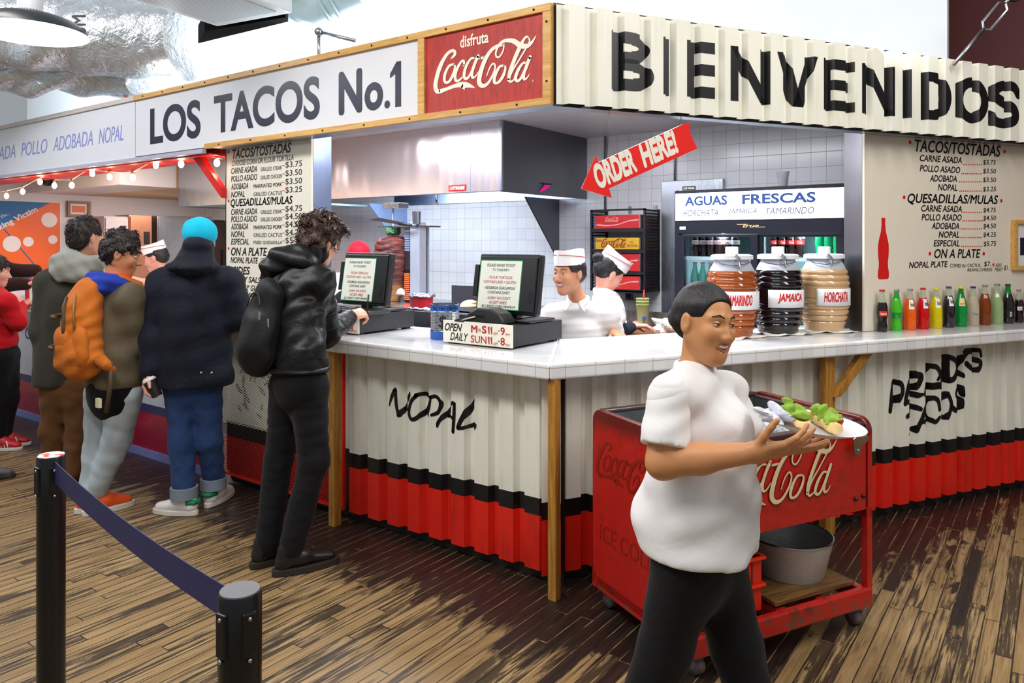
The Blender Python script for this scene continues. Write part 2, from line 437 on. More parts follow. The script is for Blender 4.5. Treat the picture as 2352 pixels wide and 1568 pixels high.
def counter_mat():
    k = Mat('white_counter_tile'); x, y, z = k.xyz(); s = .1555
    top = z.gt(1.0575)
    da = ((x / s).fract() - .5).abs() - .5; db = (((y - .03) / s).fract() - .5).abs() - .5
    x2 = ((x + .075) / s).fract()
    dc = (x2 - .5).abs() - .5
    d1 = (da.abs() * s).mn(db.abs() * s); d2 = (dc.abs() * s).mn((z - 1.0395).abs())
    dd = d1 * top + d2 * (top * -1 + 1)
    r = k.white(k.vec((x / s).floor(), ((y - .03) / s).floor(), 2))
    t = k.mix(r, lin('#dfe0e2'), lin('#eeeeee'))
    k.col(k.mix(dd.lt(.0016), t, k.mix(top, lin('#b3a590'), lin('#c3c5c8')))); k.set(Roughness=dd.lt(.0016) * .5 + .11)
    k.b.inputs['Coat Weight'].default_value = .3
    return k.m
def painted_sheet(name, col, dirt='#9a8f72', amt=.35):
    k = Mat(name); x, y, z = k.xyz(); c = lin(col)
    n = k.noise(k.vec(x * 22, y * 22, z * 1.1), 1.0, 4, .65); n2 = k.noise(None, 3, 3, .6)
    k.col(k.mix((n * n2).smooth(.22, .42) * amt, c, lin(dirt))); k.set(Roughness=n * .25 + .3)
    return k.m
def wood(name, a, b, ax=0, sc=1.0, rough=.45):
    k = Mat(name); c = k.xyz(); m = [14, 14, 14]; m[ax] = 1.2
    v = k.vec(*[q * (f * sc) for q, f in zip(c, m)])
    g = k.noise(v, 2.2, 4, .65, 1.2); h = k.noise(v, 9, 2, .5)
    k.col(k.mix(g.smooth(.3, .7) * .8 + h * .2, lin(a), lin(b))); k.set(Roughness=rough)
    return k.m
def steel(name, col='#b9bcc2', rough=.28, ax=2):
    k = Mat(name); c = k.xyz(); m = [90, 90, 90]; m[ax] = 1.5
    g = k.noise(k.vec(*[q * f for q, f in zip(c, m)]), 2, 2, .5); d = k.noise(None, 1.7, 3, .6)
    cl = lin(col); k.col(k.mix(g, tuple(x * .86 for x in cl), cl)); k.set(Metallic=1.0, Roughness=g * .08 + d * .12 + rough - .1)
    k.bump(k.noise(None, 2.2, 2, .5), .12, .05)
    return k.m
WHITE_SHEET = painted_sheet('white_painted_sheet', '#e9e8dc', '#b9b291', .35)
BLACK_SHEET = painted_sheet('black_painted_sheet', '#0d0d0f', '#2a2a2a', .3)
RED_SHEET = painted_sheet('red_painted_sheet', '#e02413', '#a31208', .6)
SIGN_SHEET = painted_sheet('sign_white_sheet', '#eeede0', '#c3c0a2', .3)
BLACK = mat('black_paint', '#0b0a0c', .4); NAVY = mat('navy_paint', '#1d2036', .35); REDP = mat('red_paint', '#d3160f', .4)
WOODP = wood('pine_frame', '#c08a3e', '#e0b469', 0); WOODV = wood('pine_post', '#8a5a1e', '#c8903c', 2)
STEEL = steel('brushed_steel'); STEELD = steel('dark_steel', '#74747a', .34); STEELX = steel('steel_sheet', '#aab0bb', .3, 0)
GLOSSW = mat('white_gloss_panel', '#e4e5ea', .12, var=.03, coat=.4)
CREAM = mat('cream_menu_board', '#e6dccb', .5, var=.04, vs=40)
DARKW = mat('dark_wood', '#22170f', .6, var=.4, vs=14)
WALLW = mat('white_wall_paint', '#e9eef2', .6, var=.03, vs=3, bump=.05, bs=60)
TILEB = tile_mat('white_wall_tile', (0, 2)); TILES = tile_mat('white_side_tile', (1, 2))
GREYM = mat('grey_ceiling_panel', '#c9c6c6', .35, var=.05)

# ------------------------------------------------------------------ the room
struct('floor', MB().box(-14, 8, -8, 9, -.05, 0), floor_mat())
struct('wall_back', MB().box(-14, 1.18, 3.3, 3.4, 0, 5.2), WALLW)
struct('wall_right', MB().box(.6, 9, 4.6, 4.7, 0, 5.2), mat('dark_red_wall', '#5e1013', .55, var=.15, vs=5))
struct('ceiling', MB().box(-14, 9, -.6, 9, 5.2, 5.3), WALLW)
cor = [(-7.6, .30), (-.17, .30), (1.36, 3.05), (-7.6, 3.05)]
kc = MB().prism(cor, lambda x, y, d: (x, y, d), 2.53, 2.57)
struct('ceiling', kc, GREYM)
struct('wall_kitchen_back', MB().box(-7.6, 1.3, 3.05, 3.14, 0, 2.53), TILEB)
struct('wall_kitchen_left', MB().box(-7.7, -7.6, .3, 3.14, 0, 2.53), mat('pale_left_wall', '#d8d2d4', .5, var=.04))
struct('trim_bulkhead', MB().box(-7.6, -5.49, .83, 1.4, 2.155, 2.53), mat('bulkhead_white', '#e6dcd8', .5, var=.03))
struct('trim_bulkhead_return', MB().box(-7.6, -5.49, 1.4, 3.05, 2.155, 2.53), mat('bulkhead_tan', '#dcb98c', .5, var=.03))
# posts and header of the serving openings
struct('trim_1', MB().box(-2.94, -2.015, .33, .48, 0, 2.53), steel('blue_post_steel', '#7f8aa6', .3), bevel=.003)
jb = MB().box(2.285, 3.9, .33, .47, 0, 2.53); o = struct('trim_2', jb, STEELD, bevel=.003); o.rotation_euler = (0, 0, RB)
hd = MB().prism([(-7.6, .2), (-.115, .2), (-.178, .31), (-7.6, .31)], lambda x, y, d: (x, y, d), 2.252, 2.70)
struct('trim_3', hd, STEELX)
hd = MB().prism([(.115, .2), (4.2, .2), (4.2, .31), (.178, .31)], lambda x, y, d: (x, y, d), 2.252, 2.70)
o = struct('trim_4', hd, STEELX); o.rotation_euler = (0, 0, RB)

# ------------------------------------------------------------------ counter: fronts, top, posts
ZS = [.056, .314, .396, 1.0]
t = thing('counter_front', 'corrugated counter front striped white, black and red, lettered NOPAL', 'counter front', (-.75, .14, 0))
m = corrugated(-1.50, -.03, ZS, .14, o=-1.462, mis=[2, 1, 0]); m.xf(lambda p: (p[0] + .75, p[1] - .14, p[2]))
obj('panel', m, [WHITE_SHEET, BLACK_SHEET, RED_SHEET], t)
m = MB().box(-.75, .70, .055, .075, .0, .985); obj('backing', m, DARKW, t)
def strokes(src, k=1.0):
    mb = MB()
    for ln in src.strip().split('\n'):
        q = [tuple(float(a) for a in w.split(',')) for w in ln.split()]
        stroke(mb, [w[:2] for w in q], [w[2] * k for w in q])
    return mb
m = drape(strokes(NOPAL), .14, -1.462, .002); m.xf(lambda p: (p[0] + .75, p[1] - .14, p[2])); obj('lettering', m, BLACK, t)

t = thing('counter_front', 'corrugated counter front beside the red cooler with slanted black brush lettering', 'counter front', (0, 0, 0), RB)
m = corrugated(.03, 3.9, ZS, .14, o=.159, mis=[2, 1, 0], P=.1383); obj('panel', m, [WHITE_SHEET, BLACK_SHEET, RED_SHEET], t)
obj('backing', MB().box(.14, 3.9, .195, .215, .0, .985), DARKW, t)
obj('lettering', drape(strokes(DERR, 1.25), .14, .159, .002, .1383), BLACK, t)

t = thing('counter_front', 'flat white counter front behind expanded metal mesh with dark leaf shapes', 'counter front', (-2.12, .14, 0))
pan = MB()
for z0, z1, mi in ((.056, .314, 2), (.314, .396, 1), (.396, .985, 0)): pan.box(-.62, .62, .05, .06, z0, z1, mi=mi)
obj('panel', pan, [WHITE_SHEET, BLACK_SHEET, mat('shaded_red_panel', '#4a0a0a', .5)], t); obj('plinth', MB().box(-.62, .62, .08, .1, 0, .056), DARKW, t)  # deep red carries the shade behind the mesh in its colour
lf = MB()
for k in range(34):
    x, z, a = random.uniform(-.5, .3), random.uniform(.44, .86), random.uniform(-1.2, 1.2); L = random.uniform(.05, .12)
    stroke(lf, [(x, z), (x + L * .5 * math.sin(a), z + L * .5 * math.cos(a)), (x + L * math.sin(a), z + L * math.cos(a))], [.004, .03, .003])
obj('leaf_silhouette', on(lf, (0, .048, 0), EX, EZ), BLACK, t)
def mesh_panel(x0, x1, z0, z1, dx=.042, dz=.0165, w=.0026):
    mb = MB(); s = dz / dx
    for sg in (1, -1):
        c = z0 - s * (x1 - x0) - dz
        while c < z1 + s * (x1 - x0) + dz:
            f = lambda x: c + sg * s * (x - x0)
            xs = sorted((max(x0, min(x1, x0 + sg * (z0 - c) / s)), max(x0, min(x1, x0 + sg * (z1 - c) / s))))
            if xs[1] - xs[0] > .004:
                a, b = xs; n = np.array([-s * sg, 1]) / math.hypot(s, 1) * w / 2
                P = [(a, f(a)), (b, f(b))]
                mb.prism([(P[0][0] - n[0], P[0][1] - n[1]), (P[1][0] - n[0], P[1][1] - n[1]), (P[1][0] + n[0], P[1][1] + n[1]), (P[0][0] + n[0], P[0][1] + n[1])],
                         lambda x, y, d: (x, d, y), -.002 if sg > 0 else -.003, .001)
            c += dz
    return mb
mm = mesh_panel(-.615, .60, .40, .985)
mm.merge(mesh_panel(-.615, .60, .318, .396), 1); mm.merge(mesh_panel(-.615, .60, .07, .312), 2)
obj('expanded_mesh', mm, [mat('mesh_white', '#d6d3c4', .4), BLACK_SHEET, mat('mesh_red', '#d8281e', .35)], t)
obj('mesh_frame', MB().box(-.62, .605, -.008, .012, .056, .072).box(.598, .612, -.008, .012, .056, .985), RED_SHEET, t)

t = thing('counter_front', 'smooth glossy counter front behind the queue with faded red stripe and metal kick', 'counter front', (-5.2, .14, 0))  # the stripe is not faded: glare is mixed into its red
pan = MB()
for z0, z1, mi in ((.05, .328, 2), (.328, .392, 1), (.392, .985, 0)): pan.box(-2.4, 2.44, 0, .02, z0, z1, mi=mi)
obj('panel', pan, [mat('gloss_white_front', '#c9cdda', .25, coat=.3), mat('blue_sheen_black_stripe', '#3c4370', .25, metal=.3), mat('glare_red_stripe', '#b01a3e', .22, metal=.35, coat=.5)], t)  # bluish reflections on black and glare on red are mixed into these colours
obj('kick_plate', MB().box(-2.4, 2.44, -.012, .0, -.0, .055), mat('blue_sheen_kick', '#8e97d8', .3, metal=.35), t)  # blue reflection is put into the kick plate colour
m = on(text('CARNE', .55, .11, .2), (-.62, -.0015, .72), EX, EZ); obj('lettering', m, NAVY, t)

CT = counter_mat()
t = thing('tiled_countertop', 'white tiled countertop wrapping both sides of the stall corner', 'countertop', (0, 0, 0))
a = MB().prism([(-7.55, 0), (0, 0), (-.433, .75), (-7.55, .75)], lambda x, y, d: (x, y, d), .985, 1.06)
obj('counter_run', a, CT, t, bevel=.013, seg=3)
b = MB().prism([(0, 0), (3.9, 0), (3.9, .31), (2.28, .31), (2.28, .75), (.433, .75)], lambda x, y, d: (x, y, d), .985, 1.06)
o = obj('counter_run', b, CT, t, bevel=.013, seg=3); o.rotation_euler = (0, 0, RB)

def post(name, lab, x, y, s=.046, h=.985, rz=0):
    o = obj(name, MB().box(-s / 2, s / 2, -s / 2, s / 2, 0, h), WOODV, bevel=.002, loc=(x, y, 0)); o.rotation_euler = (0, 0, rz)
    return tag(o, lab, 'post')
post('wooden_post', 'slim pine post under the sharp front corner of the tiled counter', -.004, .045, .042)
post('wooden_post', 'slim pine post at the end of the mesh panel beside the man in boots', -1.487, .055, .05)
t = thing('wooden_post', 'pine counter post with diagonal brace behind the red cooler', 'post', pb(1.75, .075, 0), RB)
obj('post', MB().box(-.055, -.005, -.025, .025, 0, .985).box(-.005, .04, .0, .03, 0, .985), WOODV, t, bevel=.002)
obj('brace', MB().prism([(-.0, .76), (.05, .76), (.29, .985), (.205, .985)], lambda x, y, d: (x, d, y), -.035, .005), WOODV, t, bevel=.002)

# ------------------------------------------------------------------ fascia signs
YS = .18
def wx(*pts, Y=YS): return [pa(*p, Y) for p in pts]
t = thing('fascia_sign', 'long white fascia sign in pine frame lettered LOS TACOS No.1', 'sign', (-2.45, YS, 2.252))
T = lambda p: (p[0] + 2.45, p[1] - YS, p[2] - 2.252)
obj('panel', MB().box(-3.94, -.958, .186, .2, 2.262, 2.70).xf(T), GLOSSW, t)
fr = MB().box(-3.94, -.107, .168, .2, 2.69, 2.727).xf(T); obj('frame_rail', fr, WOODP, t, bevel=.002)
fr = MB().box(-2.98, -.107, .168, .2, 2.25, 2.284).xf(T); obj('frame_rail', fr, WOODP, t, bevel=.002)
fr = MB().box(-.958, -.912, .17, .2, 2.284, 2.69).xf(T); obj('frame_stile', fr, WOODP, t, bevel=.002)
fr = MB().box(-.152, -.107, .17, .2, 2.284, 2.69).xf(T); obj('frame_stile', fr, WOODP, t, bevel=.002)
sc = MB()
for x in np.linspace(-3.8, -.2, 14): sc.ball((x, .167, 2.708), .006, 8, 4)
for x in np.linspace(-2.8, -.3, 8): sc.ball((x, .167, 2.266), .006, 8, 4)
for z in (2.36, 2.64): sc.ball((-.128, .169, z), .006, 8, 4)
obj('screw', sc.xf(T), BLACK, t)
for w, x0, x1, z0, h in (('LOS', -3.725, -3.05, 2.335, .272), ('TACOS', -2.885, -1.775, 2.345, .262)):
    obj('lettering', on(text(w, x1 - x0, h, 0, .028), T((x0, .1845, z0)), EX, EZ), NAVY, t)
lt = on(text('N', .2, .255, 0, .045), T((-1.605, .1845, 2.345)), EX, EZ)
lt.merge(on(text('o', .15, .16, 0, .04), T((-1.385, .1845, 2.345)), EX, EZ)); lt.merge(on(text('.', .045, .045, 0, .03), T((-1.225, .1845, 2.345)), EX, EZ))
one = MB(); one.prism([(.04, 0), (.085, 0), (.085, .25), (.05, .25), (.0, .19), (.0, .165), (.04, .185)], lambda x, y, d: (x, y, 0), 0, 0); one.f = one.f[1:2]; one.sm = [False]; one.mi = [0]
lt.merge(on(one, T((-1.18, .1845, 2.345)), EX, EZ)); obj('lettering', lt, NAVY, t)

t = thing('fascia_sign', 'pale glossy sign panel lettered POLLO ADOBADA NOPAL at the left', 'sign', (-5.75, YS, 2.25))
T2 = lambda p: (p[0] + 5.75, p[1] - YS, p[2] - 2.25)
obj('panel', MB().box(-7.55, -3.944, .182, .2, 2.25, 2.70).xf(T2), GLOSSW, t)
obj('frame_rail', MB().box(-7.55, -3.944, .168, .2, 2.69, 2.727).xf(T2), mat('pale_rail', '#cfc4bd', .4), t, bevel=.002)
obj('bottom_trim', MB().box(-7.55, -3.0, .165, .2, 2.222, 2.25).xf(T2), mat('lilac_trim', '#b9b4c6', .3), t, bevel=.002)
for w, x0, x1 in (('CARNE ASADA', -7.5, -6.2), ('POLLO', -6.02, -5.47), ('ADOBADA', -5.35, -4.62), ('NOPAL', -4.52, -4.12)):
    if w == 'CARNE ASADA': x0, x1 = -7.4, -6.15
    obj('lettering', on(text(w, x1 - x0, .125, .22), T2((x0, .1805, 2.40)), EX, EZ), mat('lilac_letters', '#8f97d6', .3), t)

t = thing('soda_sign', 'red painted wooden board with white script in the pine frame', 'sign', (-.53, YS, 2.284))
obj('board', MB().box(-.382, .378, .004, .02, 0, .406), wood('red_board', '#8f1710', '#c32a1c', 2, 2.2, .5), t)
def logo(w, hscale=1.0, ws=1.0):
    mb = MB()
    for ln in LOGO.strip().split('\n'):
        q = [tuple(float(a) for a in s.split(',')) for s in ln.split()]
        stroke(mb, [(a / 1000 * w, b / 1000 * w * hscale) for a, b, c in q], [c / 1000 * w * ws for a, b, c in q])
    return mb
CREAMP = mat('cream_paint', '#efe8d8', .45, var=.05)
obj('script', on(logo(.645, 1.03), (-.31, .0025, .095), EX, EZ), CREAMP, t)
obj('small_word', on(text('disfruta', .185, .062, 0, .02), (-.14, .0025, .315), EX, EZ).merge(on(text('R', .008, .01), (.312, .0025, .085), EX, EZ)), CREAMP, t)

t = thing('corrugated_sign', 'white corrugated fascia sign with large black BIENVENIDOS letters', 'sign', (0, 0, 0), RB)
OB = .645
obj('sheet', corrugated(.118, 4.1, [2.255, 2.727], .16, o=OB), SIGN_SHEET, t)
obj('backing', MB().box(.118, 4.1, .1965, .2, 2.245, 2.735), BLACK, t)
def block(ch, w, h, s):
    mb = MB(); S_ = lambda pts, **k: stroke(mb, pts, s, smooth=False, **k); r = s / 2
    def bar(x0, y0, x1, y1): mb.add([(x0, y0, 0), (x1, y0, 0), (x1, y1, 0), (x0, y1, 0)], [(0, 1, 2, 3)])
    def arc(cx, cy, rx, ry, a0, a1, n=18):
        vs = []
        for i in range(n + 1):
            a = a0 + (a1 - a0) * i / n
            vs += [(cx + rx * math.cos(a), cy + ry * math.sin(a), 0), (cx + (rx - s) * math.cos(a), cy + (ry - s * .9) * math.sin(a), 0)]
        mb.add(vs, [(2 * i, 2 * i + 2, 2 * i + 3, 2 * i + 1) for i in range(n)])
    def quad(p): mb.add([(x, y, 0) for x, y in p], [tuple(range(len(p)))])
    t = s * .82
    if ch == 'I': bar(0, 0, w, h)
    if ch == 'E':
        bar(0, 0, s, h)
        for y, q in ((0, 1), ((h - t) / 2, .92), (h - t, 1)): bar(s, y, w * q, y + t)
    if ch == 'N': bar(0, 0, s, h); bar(w - s, 0, w, h); quad([(0, h), (s, h), (w, 0), (w - s, 0)])
    if ch == 'V': quad([(0, h), (s * 1.15, h), (w / 2 + s * .1, h * .28), (w / 2 + s * .55, 0), (w / 2 - s * .55, 0)]); quad([(w, h), (w - s * 1.15, h), (w / 2 - s * .1, h * .28), (w / 2 - s * .55, 0), (w / 2 + s * .55, 0)])
    if ch == 'D': bar(0, 0, s, h); bar(s, 0, w * .42, t); bar(s, h - t, w * .42, h); arc(w * .42, h / 2, w * .58, h / 2, -PI / 2, PI / 2)
    if ch == 'B':
        bar(0, 0, s, h)
        for y0, y1, k in ((0, h * .54, 1), (h * .46, h, .92)):
            bar(s, y0, w * .5 * k, y0 + t); bar(s, y1 - t, w * .5 * k, y1); arc(w * .5 * k, (y0 + y1) / 2, w * .5 * k, (y1 - y0) / 2, -PI / 2, PI / 2)
    if ch == 'O': arc(w / 2, h / 2, w / 2, h / 2, 0, 2 * PI, 32)
    if ch == 'S': stroke(mb, [(w * .94, h * .74), (w * .8, h * .9), (w * .5, h * .92), (w * .22, h * .82), (w * .2, h * .64), (w * .5, h * .51), (w * .8, h * .4), (w * .82, h * .18), (w * .5, h * .07), (w * .18, h * .1), (w * .06, h * .28)], [s * .8, s * .9, s * .85, s, s, s, s, s, s * .85, s * .9, s * .8])
    return mb
for ch, u0, u1 in (('B', .418, .662), ('I', .719, .775), ('E', .863, 1.056), ('N', 1.141, 1.411), ('V', 1.457, 1.749), ('E', 1.794, 2.03), ('N', 2.088, 2.353), ('I', 2.42, 2.494), ('D', 2.574, 2.844), ('O', 2.88, 3.189), ('S', 3.205, 3.5)):
    m = block(ch, u1 - u0, .288, .07); m.xf(lambda p: (p[0] + u0, p[1] + 2.342, 0))
    obj('letter', drape(m, .16, OB, .002), BLACK, t)

# ------------------------------------------------------------------ menu boards
def line(mb, body, L, R, h, plane, shear=.2, bold=0.01, rz=None):
    "a line of hand lettering between two measured baseline ends"
    (x0, z0), (x1, z1) = L, R
    m = text(body, x1 - x0, h, shear, bold); return mb.merge(m.xf(lambda p: (p[0] + x0, p[1] + z0 + (z1 - z0) * p[0] / (x1 - x0), p[2])))
VB = .318
t = thing('menu_board', 'cream menu board by the soda bottles with red bottle painted on it', 'menu', pb(2.285, VB, 1.06), RB)
obj('board', MB().box(0, 1.62, -.003, .012, .0, 1.22), CREAM, t)
k3 = 3.015
def zb(x, y): return pv(1900 + x / k3, 280 + y / k3, VB - .003)
blk, thin, red = MB(), MB(), MB()
for body, l, r, h in (('TACOS/TOSTADAS', (605, 205), (1200, 243), .078), ('CARNE ASADA', (640, 272), (932, 288), .042), ('POLLO ASADO', (640, 342), (920, 356), .042), ('ADOBADA', (710, 412), (897, 416), .042), ('NOPAL', (765, 474), (900, 478), .042),
                      ('QUESADILLAS/MULAS', (555, 572), (1182, 580), .07), ('CARNE ASADA', (650, 620), (932, 625), .042), ('POLLO ASADO', (652, 682), (930, 684), .042), ('ADOBADA', (722, 741), (913, 743), .042), ('NOPAL', (770, 802), (915, 802), .042), ('ESPECIAL', (735, 862), (916, 862), .042),
                      ('ON A PLATE', (740, 944), (1060, 942), .06), ('NOPAL PLATE', (565, 1013), (833, 1005), .04)):
    line(blk, body, zb(*l), zb(*r), h, 0, bold=.018)
for p, l, r in (('$3.75', (1078, 300), (1166, 300)), ('$3.50', (1078, 360), (1168, 362)), ('$3.50', (1078, 420), (1168, 422)), ('$3.25', (1078, 486), (1168, 484)), ('$4.75', (1080, 630), (1166, 630)), ('$4.50', (1080, 686), (1168, 684)), ('$4.50', (1080, 742), (1168, 740)), ('$4.25', (1080, 800), (1168, 800)), ('$5.75', (1082, 864), (1168, 862)),
                ('COMES W/', (850, 1006), (962, 1010)), ('CACTUS,', (970, 1006), (1062, 1006)), ('BEANS,CHEESE', (970, 1038), (1142, 1036)), ('$7.', (1085, 1004), (1132, 1004)), ('ADD', (1165, 1004), (1206, 1004)), ('MEAT', (1160, 1034), (1216, 1034)), ('$1.', (1224, 1030), (1256, 1028))):
    line(thin, p, zb(*l), zb(*r), .036 if '$' in p else .024, 0, shear=.1, bold=.004)
for x0, x1, y in ((940, 1070, 295), (932, 1070, 358), (915, 1070, 414), (918, 1072, 478), (940, 1074, 626), (938, 1076, 684), (928, 1074, 740), (926, 1076, 800), (930, 1078, 861)):
    for x in np.arange(x0, x1, 12.5): u, z = zb(x, y); disc(red, u, z, .005, n=8)
for x, y in ((573, 140), (1227, 205), (532, 521), (1205, 545), (710, 911), (1083, 912)): u, z = zb(x, y); disc(red, u, z, .012, n=14)
u, z = zb(1150, 988)
for a in range(3): stroke(red, [(u - .014 * math.cos(a * PI / 3), z - .014 * math.sin(a * PI / 3)), (u + .014 * math.cos(a * PI / 3), z + .014 * math.sin(a * PI / 3))], .004, smooth=False)
bc, bt = zb(388, 664); _, bb = zb(388, 1088); H_ = bt - bb
half = [(.0, .0), (.036, .0), (.046, .015), (.048, .05), (.046, .09), (.040, .13), (.038, .19), (.044, .26), (.0465, .33), (.045, .40), (.034, .47), (.02, .55), (.0155, .62), (.0150, .66), (.0160, .665), (.0160, .70), (0, .70)]
hs = [(a, b / .70 * H_) for a, b in half]
pbt = MB(); pbt.add([(bc + a, bb + b, 0) for a, b in hs] + [(bc - a, bb + b, 0) for a, b in hs[::-1]], [tuple(range(len(hs) * 2))])
TB = lambda p: (p[0] - 2.285, -.0045, p[1] - 1.06)
for nm, q, mm in (('lettering', blk, BLACK), ('price_lettering', thin, BLACK), ('painted_bottle', pbt, REDP), ('bullet_dots', red, REDP)): obj(nm, q.xf(TB), mm, t)

YM = .318
t = thing('menu_board', 'tall cream menu board left of the serving opening behind the leather jacket', 'menu', (-2.477, YM, 1.06))
obj('board', MB().box(-.463, .462, -.003, .012, 0, 1.195), mat('menu_board_white', '#e8e3d3', .5, var=.04, vs=30), t)
obj('board_edge', MB().box(-.468, -.463, -.006, .012, 0, 1.195), BLACK, t)
blk, thin, red = MB(), MB(), MB(); MA = lambda p: (p[0] + 2.477, -.0045, p[1] - 1.06)
nv = .048
def la(mb, body, x0, x1, z, h, **k): line(mb, body, (x0, z - .022), (x1, z - .022), h, 0, **k)
la(blk, 'TACOS/TOSTADAS', -2.865, -2.215, 2.205, .066, bold=.018); la(thin, 'CHOOSE CORN OR FLOUR TORTILLA', -2.87, -2.19, 2.155, .038)
rows = [(2.10, 'CARNE ASADA', 'GRILLED STEAK', '$3.75', .3), (2.045, 'POLLO ASADO', 'GRILLED CHICKEN', '$3.50', .3), (1.99, 'ADOBADA', 'MARINATED PORK', '$3.50', .2), (1.935, 'NOPAL', 'GRILLED CACTUS', '$3.25', .16),
        (1.812, 'CARNE ASADA', 'GRILLED STEAK', '$4.75', .3), (1.762, 'POLLO ASADO', 'GRILLED CHICKEN', '$4.50', .3), (1.71, 'ADOBADA', 'MARINATED PORK', '$4.50', .2), (1.657, 'NOPAL', 'GRILLED CACTUS', '$4.25', .16), (1.605, 'ESPECIAL', 'FRIED QUESADILLA', '$5.75', .21)]
for z, a, b, c, w in rows:
    la(blk, a, -2.88, -2.88 + w, z, .042, bold=.012); la(thin, b, -2.54 if w > .25 else -2.62, -2.31, z, .026, shear=.1); la(blk, c, -2.275, -2.105, z + .004, .044, shear=.05, bold=.0)
    for x in np.arange(-2.305, -2.28, .011): disc(red, x, z + .003, .0035, n=8)
la(blk, 'QUESADILLAS/MULAS', -2.885, -2.20, 1.862, .062, bold=.016); la(blk, 'ON A PLATE', -2.88, -2.47, 1.528, .058, bold=.02)
la(blk, 'NOPAL PLATE', -2.885, -2.57, 1.476, .042, bold=.016); la(thin, 'COMES W/ CACTUS,', -2.54, -2.28, 1.492, .022); la(thin, 'BEANS, CHEESE', -2.54, -2.30, 1.463, .022)
la(blk, 'SIDES', -2.86, -2.66, 1.398, .055, bold=.02); la(blk, 'RICE Y SALSA', -2.88, -2.50, 1.345, .04, bold=.014); la(blk, 'BEANS Y GUAC', -2.88, -2.50, 1.288, .04, bold=.014); la(blk, 'DRINKS', -2.86, -2.62, 1.222, .055, bold=.02)
for z in (2.235, 1.89, 1.556): disc(red, -2.91, z, .010, n=12)
for nm, q, mm in (('lettering', blk, BLACK), ('price_lettering', thin, mat('grey_ink', '#44424c', .5)), ('bullet_dots', red, REDP)): obj(nm, q.xf(MA), mm, t)

# hanging arrow
t = thing('arrow_sign', 'red hanging arrow sign lettered ORDER HERE!', 'sign', pb(.63, .2, 2.04), RB)
ar = [(.272, 1.858), (.351, 2.019), (.366, 1.988), (.899, 2.22), (.915, 2.15), (.956, 2.086), (.425, 1.863), (.44, 1.818)]
obj('board', MB().prism([(x - .63, z - 2.04) for x, z in ar], lambda x, y, d: (x, d, y), -.004, .004), mat('arrow_red', '#e81c12', .3, var=.05), t)
dx = np.array([.533, .232]); dx = dx / np.linalg.norm(dx); ex = (dx[0], 0, dx[1]); ey = (-dx[1], 0, dx[0])
lt = on(text('ORDER', .245, .125, .15, .06), (-.262, -.0055, -.186), ex, ey); lt.merge(on(text('HERE!', .235, .125, .15, .06), (.002, -.0055, -.072), ex, ey))
obj('lettering', lt, CREAMP, t)
obj('hanging_wire', MB().tube([(-.215, -.03, .225), (-.217, 0, -.05)], .0018, 6), STEELD, t); obj('hanging_wire', MB().tube([(.214, -.03, .222), (.212, 0, .155)], .0018, 6), STEELD, t)
# ------------------------------------------------------------------ kitchen: hoods, skirts, broiler, fridge, racks
def label(mb, body, x, z, w, h, **k):
    return mb.merge(text(body, w, h, **k).xf(lambda p: (p[0] + x, p[1] + z, p[2])))
HOOD = Mat('hood_steel'); hx, hy, hz = HOOD.xyz()
n1 = HOOD.noise(HOOD.vec(hx * 1.1, 0, hz * .12), 2.2, 2, .45); n2 = HOOD.noise(HOOD.vec(hx * 80, hy * 80, hz * 1.5), 2, 2, .5)
HOOD.col(HOOD.mix(n2, lin('#c9bdbe'), lin('#ded6d8'))); HOOD.set(Metallic=.75, Roughness=n2 * .08 + .2); HOOD.bump(n1, .8, .06)
HOOD = HOOD.m
t = thing('range_hood', 'long brushed steel range hood over the cooking line', 'hood', (-2.8, 1.77, 1.993))
Hh = 2.528 - 1.993
obj('front_panel', MB().box(-1.19, .895, 0, .012, 0, Hh), HOOD, t); obj('front_panel', MB().box(.898, 1.188, 0, .012, 0, Hh), HOOD, t)
obj('side_panel', MB().box(1.19, 1.2, 0, 1.275, -.01, Hh), STEELD, t)
obj('corner_trim', MB().box(1.186, 1.204, -.002, .02, 0, Hh), STEELX, t)
obj('inner_liner', MB().box(-1.19, 1.185, .012, 1.275, .12, .14).box(-1.19, 1.185, 1.25, 1.275, 0, .12).box(-1.19, 1.185, .05, .07, .0, .12).box(1.14, 1.185, .05, 1.25, 0, .12), steel('liner_steel', '#9fb0cf', .3, 0), t)
st = MB().box(.675, .855, -.004, -.001, .012, .06); o = obj('maker_badge', st, mat('badge_red', '#b3161f', .3), t)
obj('badge_lettering', on(text('CAPTIVEAIRE', .155, .028, .2, .03), (.688, -.0045, .022), EX, EZ), CREAMP, o)
t2 = thing('range_hood', 'smaller grey steel hood glimpsed left of the tall menu board', 'hood', (-4.7, 1.4, 1.96))
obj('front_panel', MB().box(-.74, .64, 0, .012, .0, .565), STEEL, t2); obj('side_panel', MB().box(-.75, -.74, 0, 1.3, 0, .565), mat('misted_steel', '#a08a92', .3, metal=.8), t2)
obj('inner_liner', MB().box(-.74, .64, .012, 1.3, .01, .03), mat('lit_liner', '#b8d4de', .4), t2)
nt = thing('note', 'magenta paper note clipped to the dark side of the hood', 'note', (-1.595, 2.34, 2.04))
obj('paper', MB().add([(0.0, -.075, -.035), (.02, -.02, -.02), (.03, .07, .03), (.008, .01, .03)], [(0, 1, 2, 3)]), mat('magenta_paper', '#e8128c', .5), nt, solid=.001)
obj('clip', MB().box(-.004, .02, -.02, .10, .035, .045), BLACK, nt)
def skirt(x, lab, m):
    o = obj('hood_skirt', MB().prism([(2.50, 1.992), (3.045, 1.992), (3.045, 1.42)], lambda a, b, d: (x + d, a, b), -.006, .006), m); tag(o, lab, 'panel')
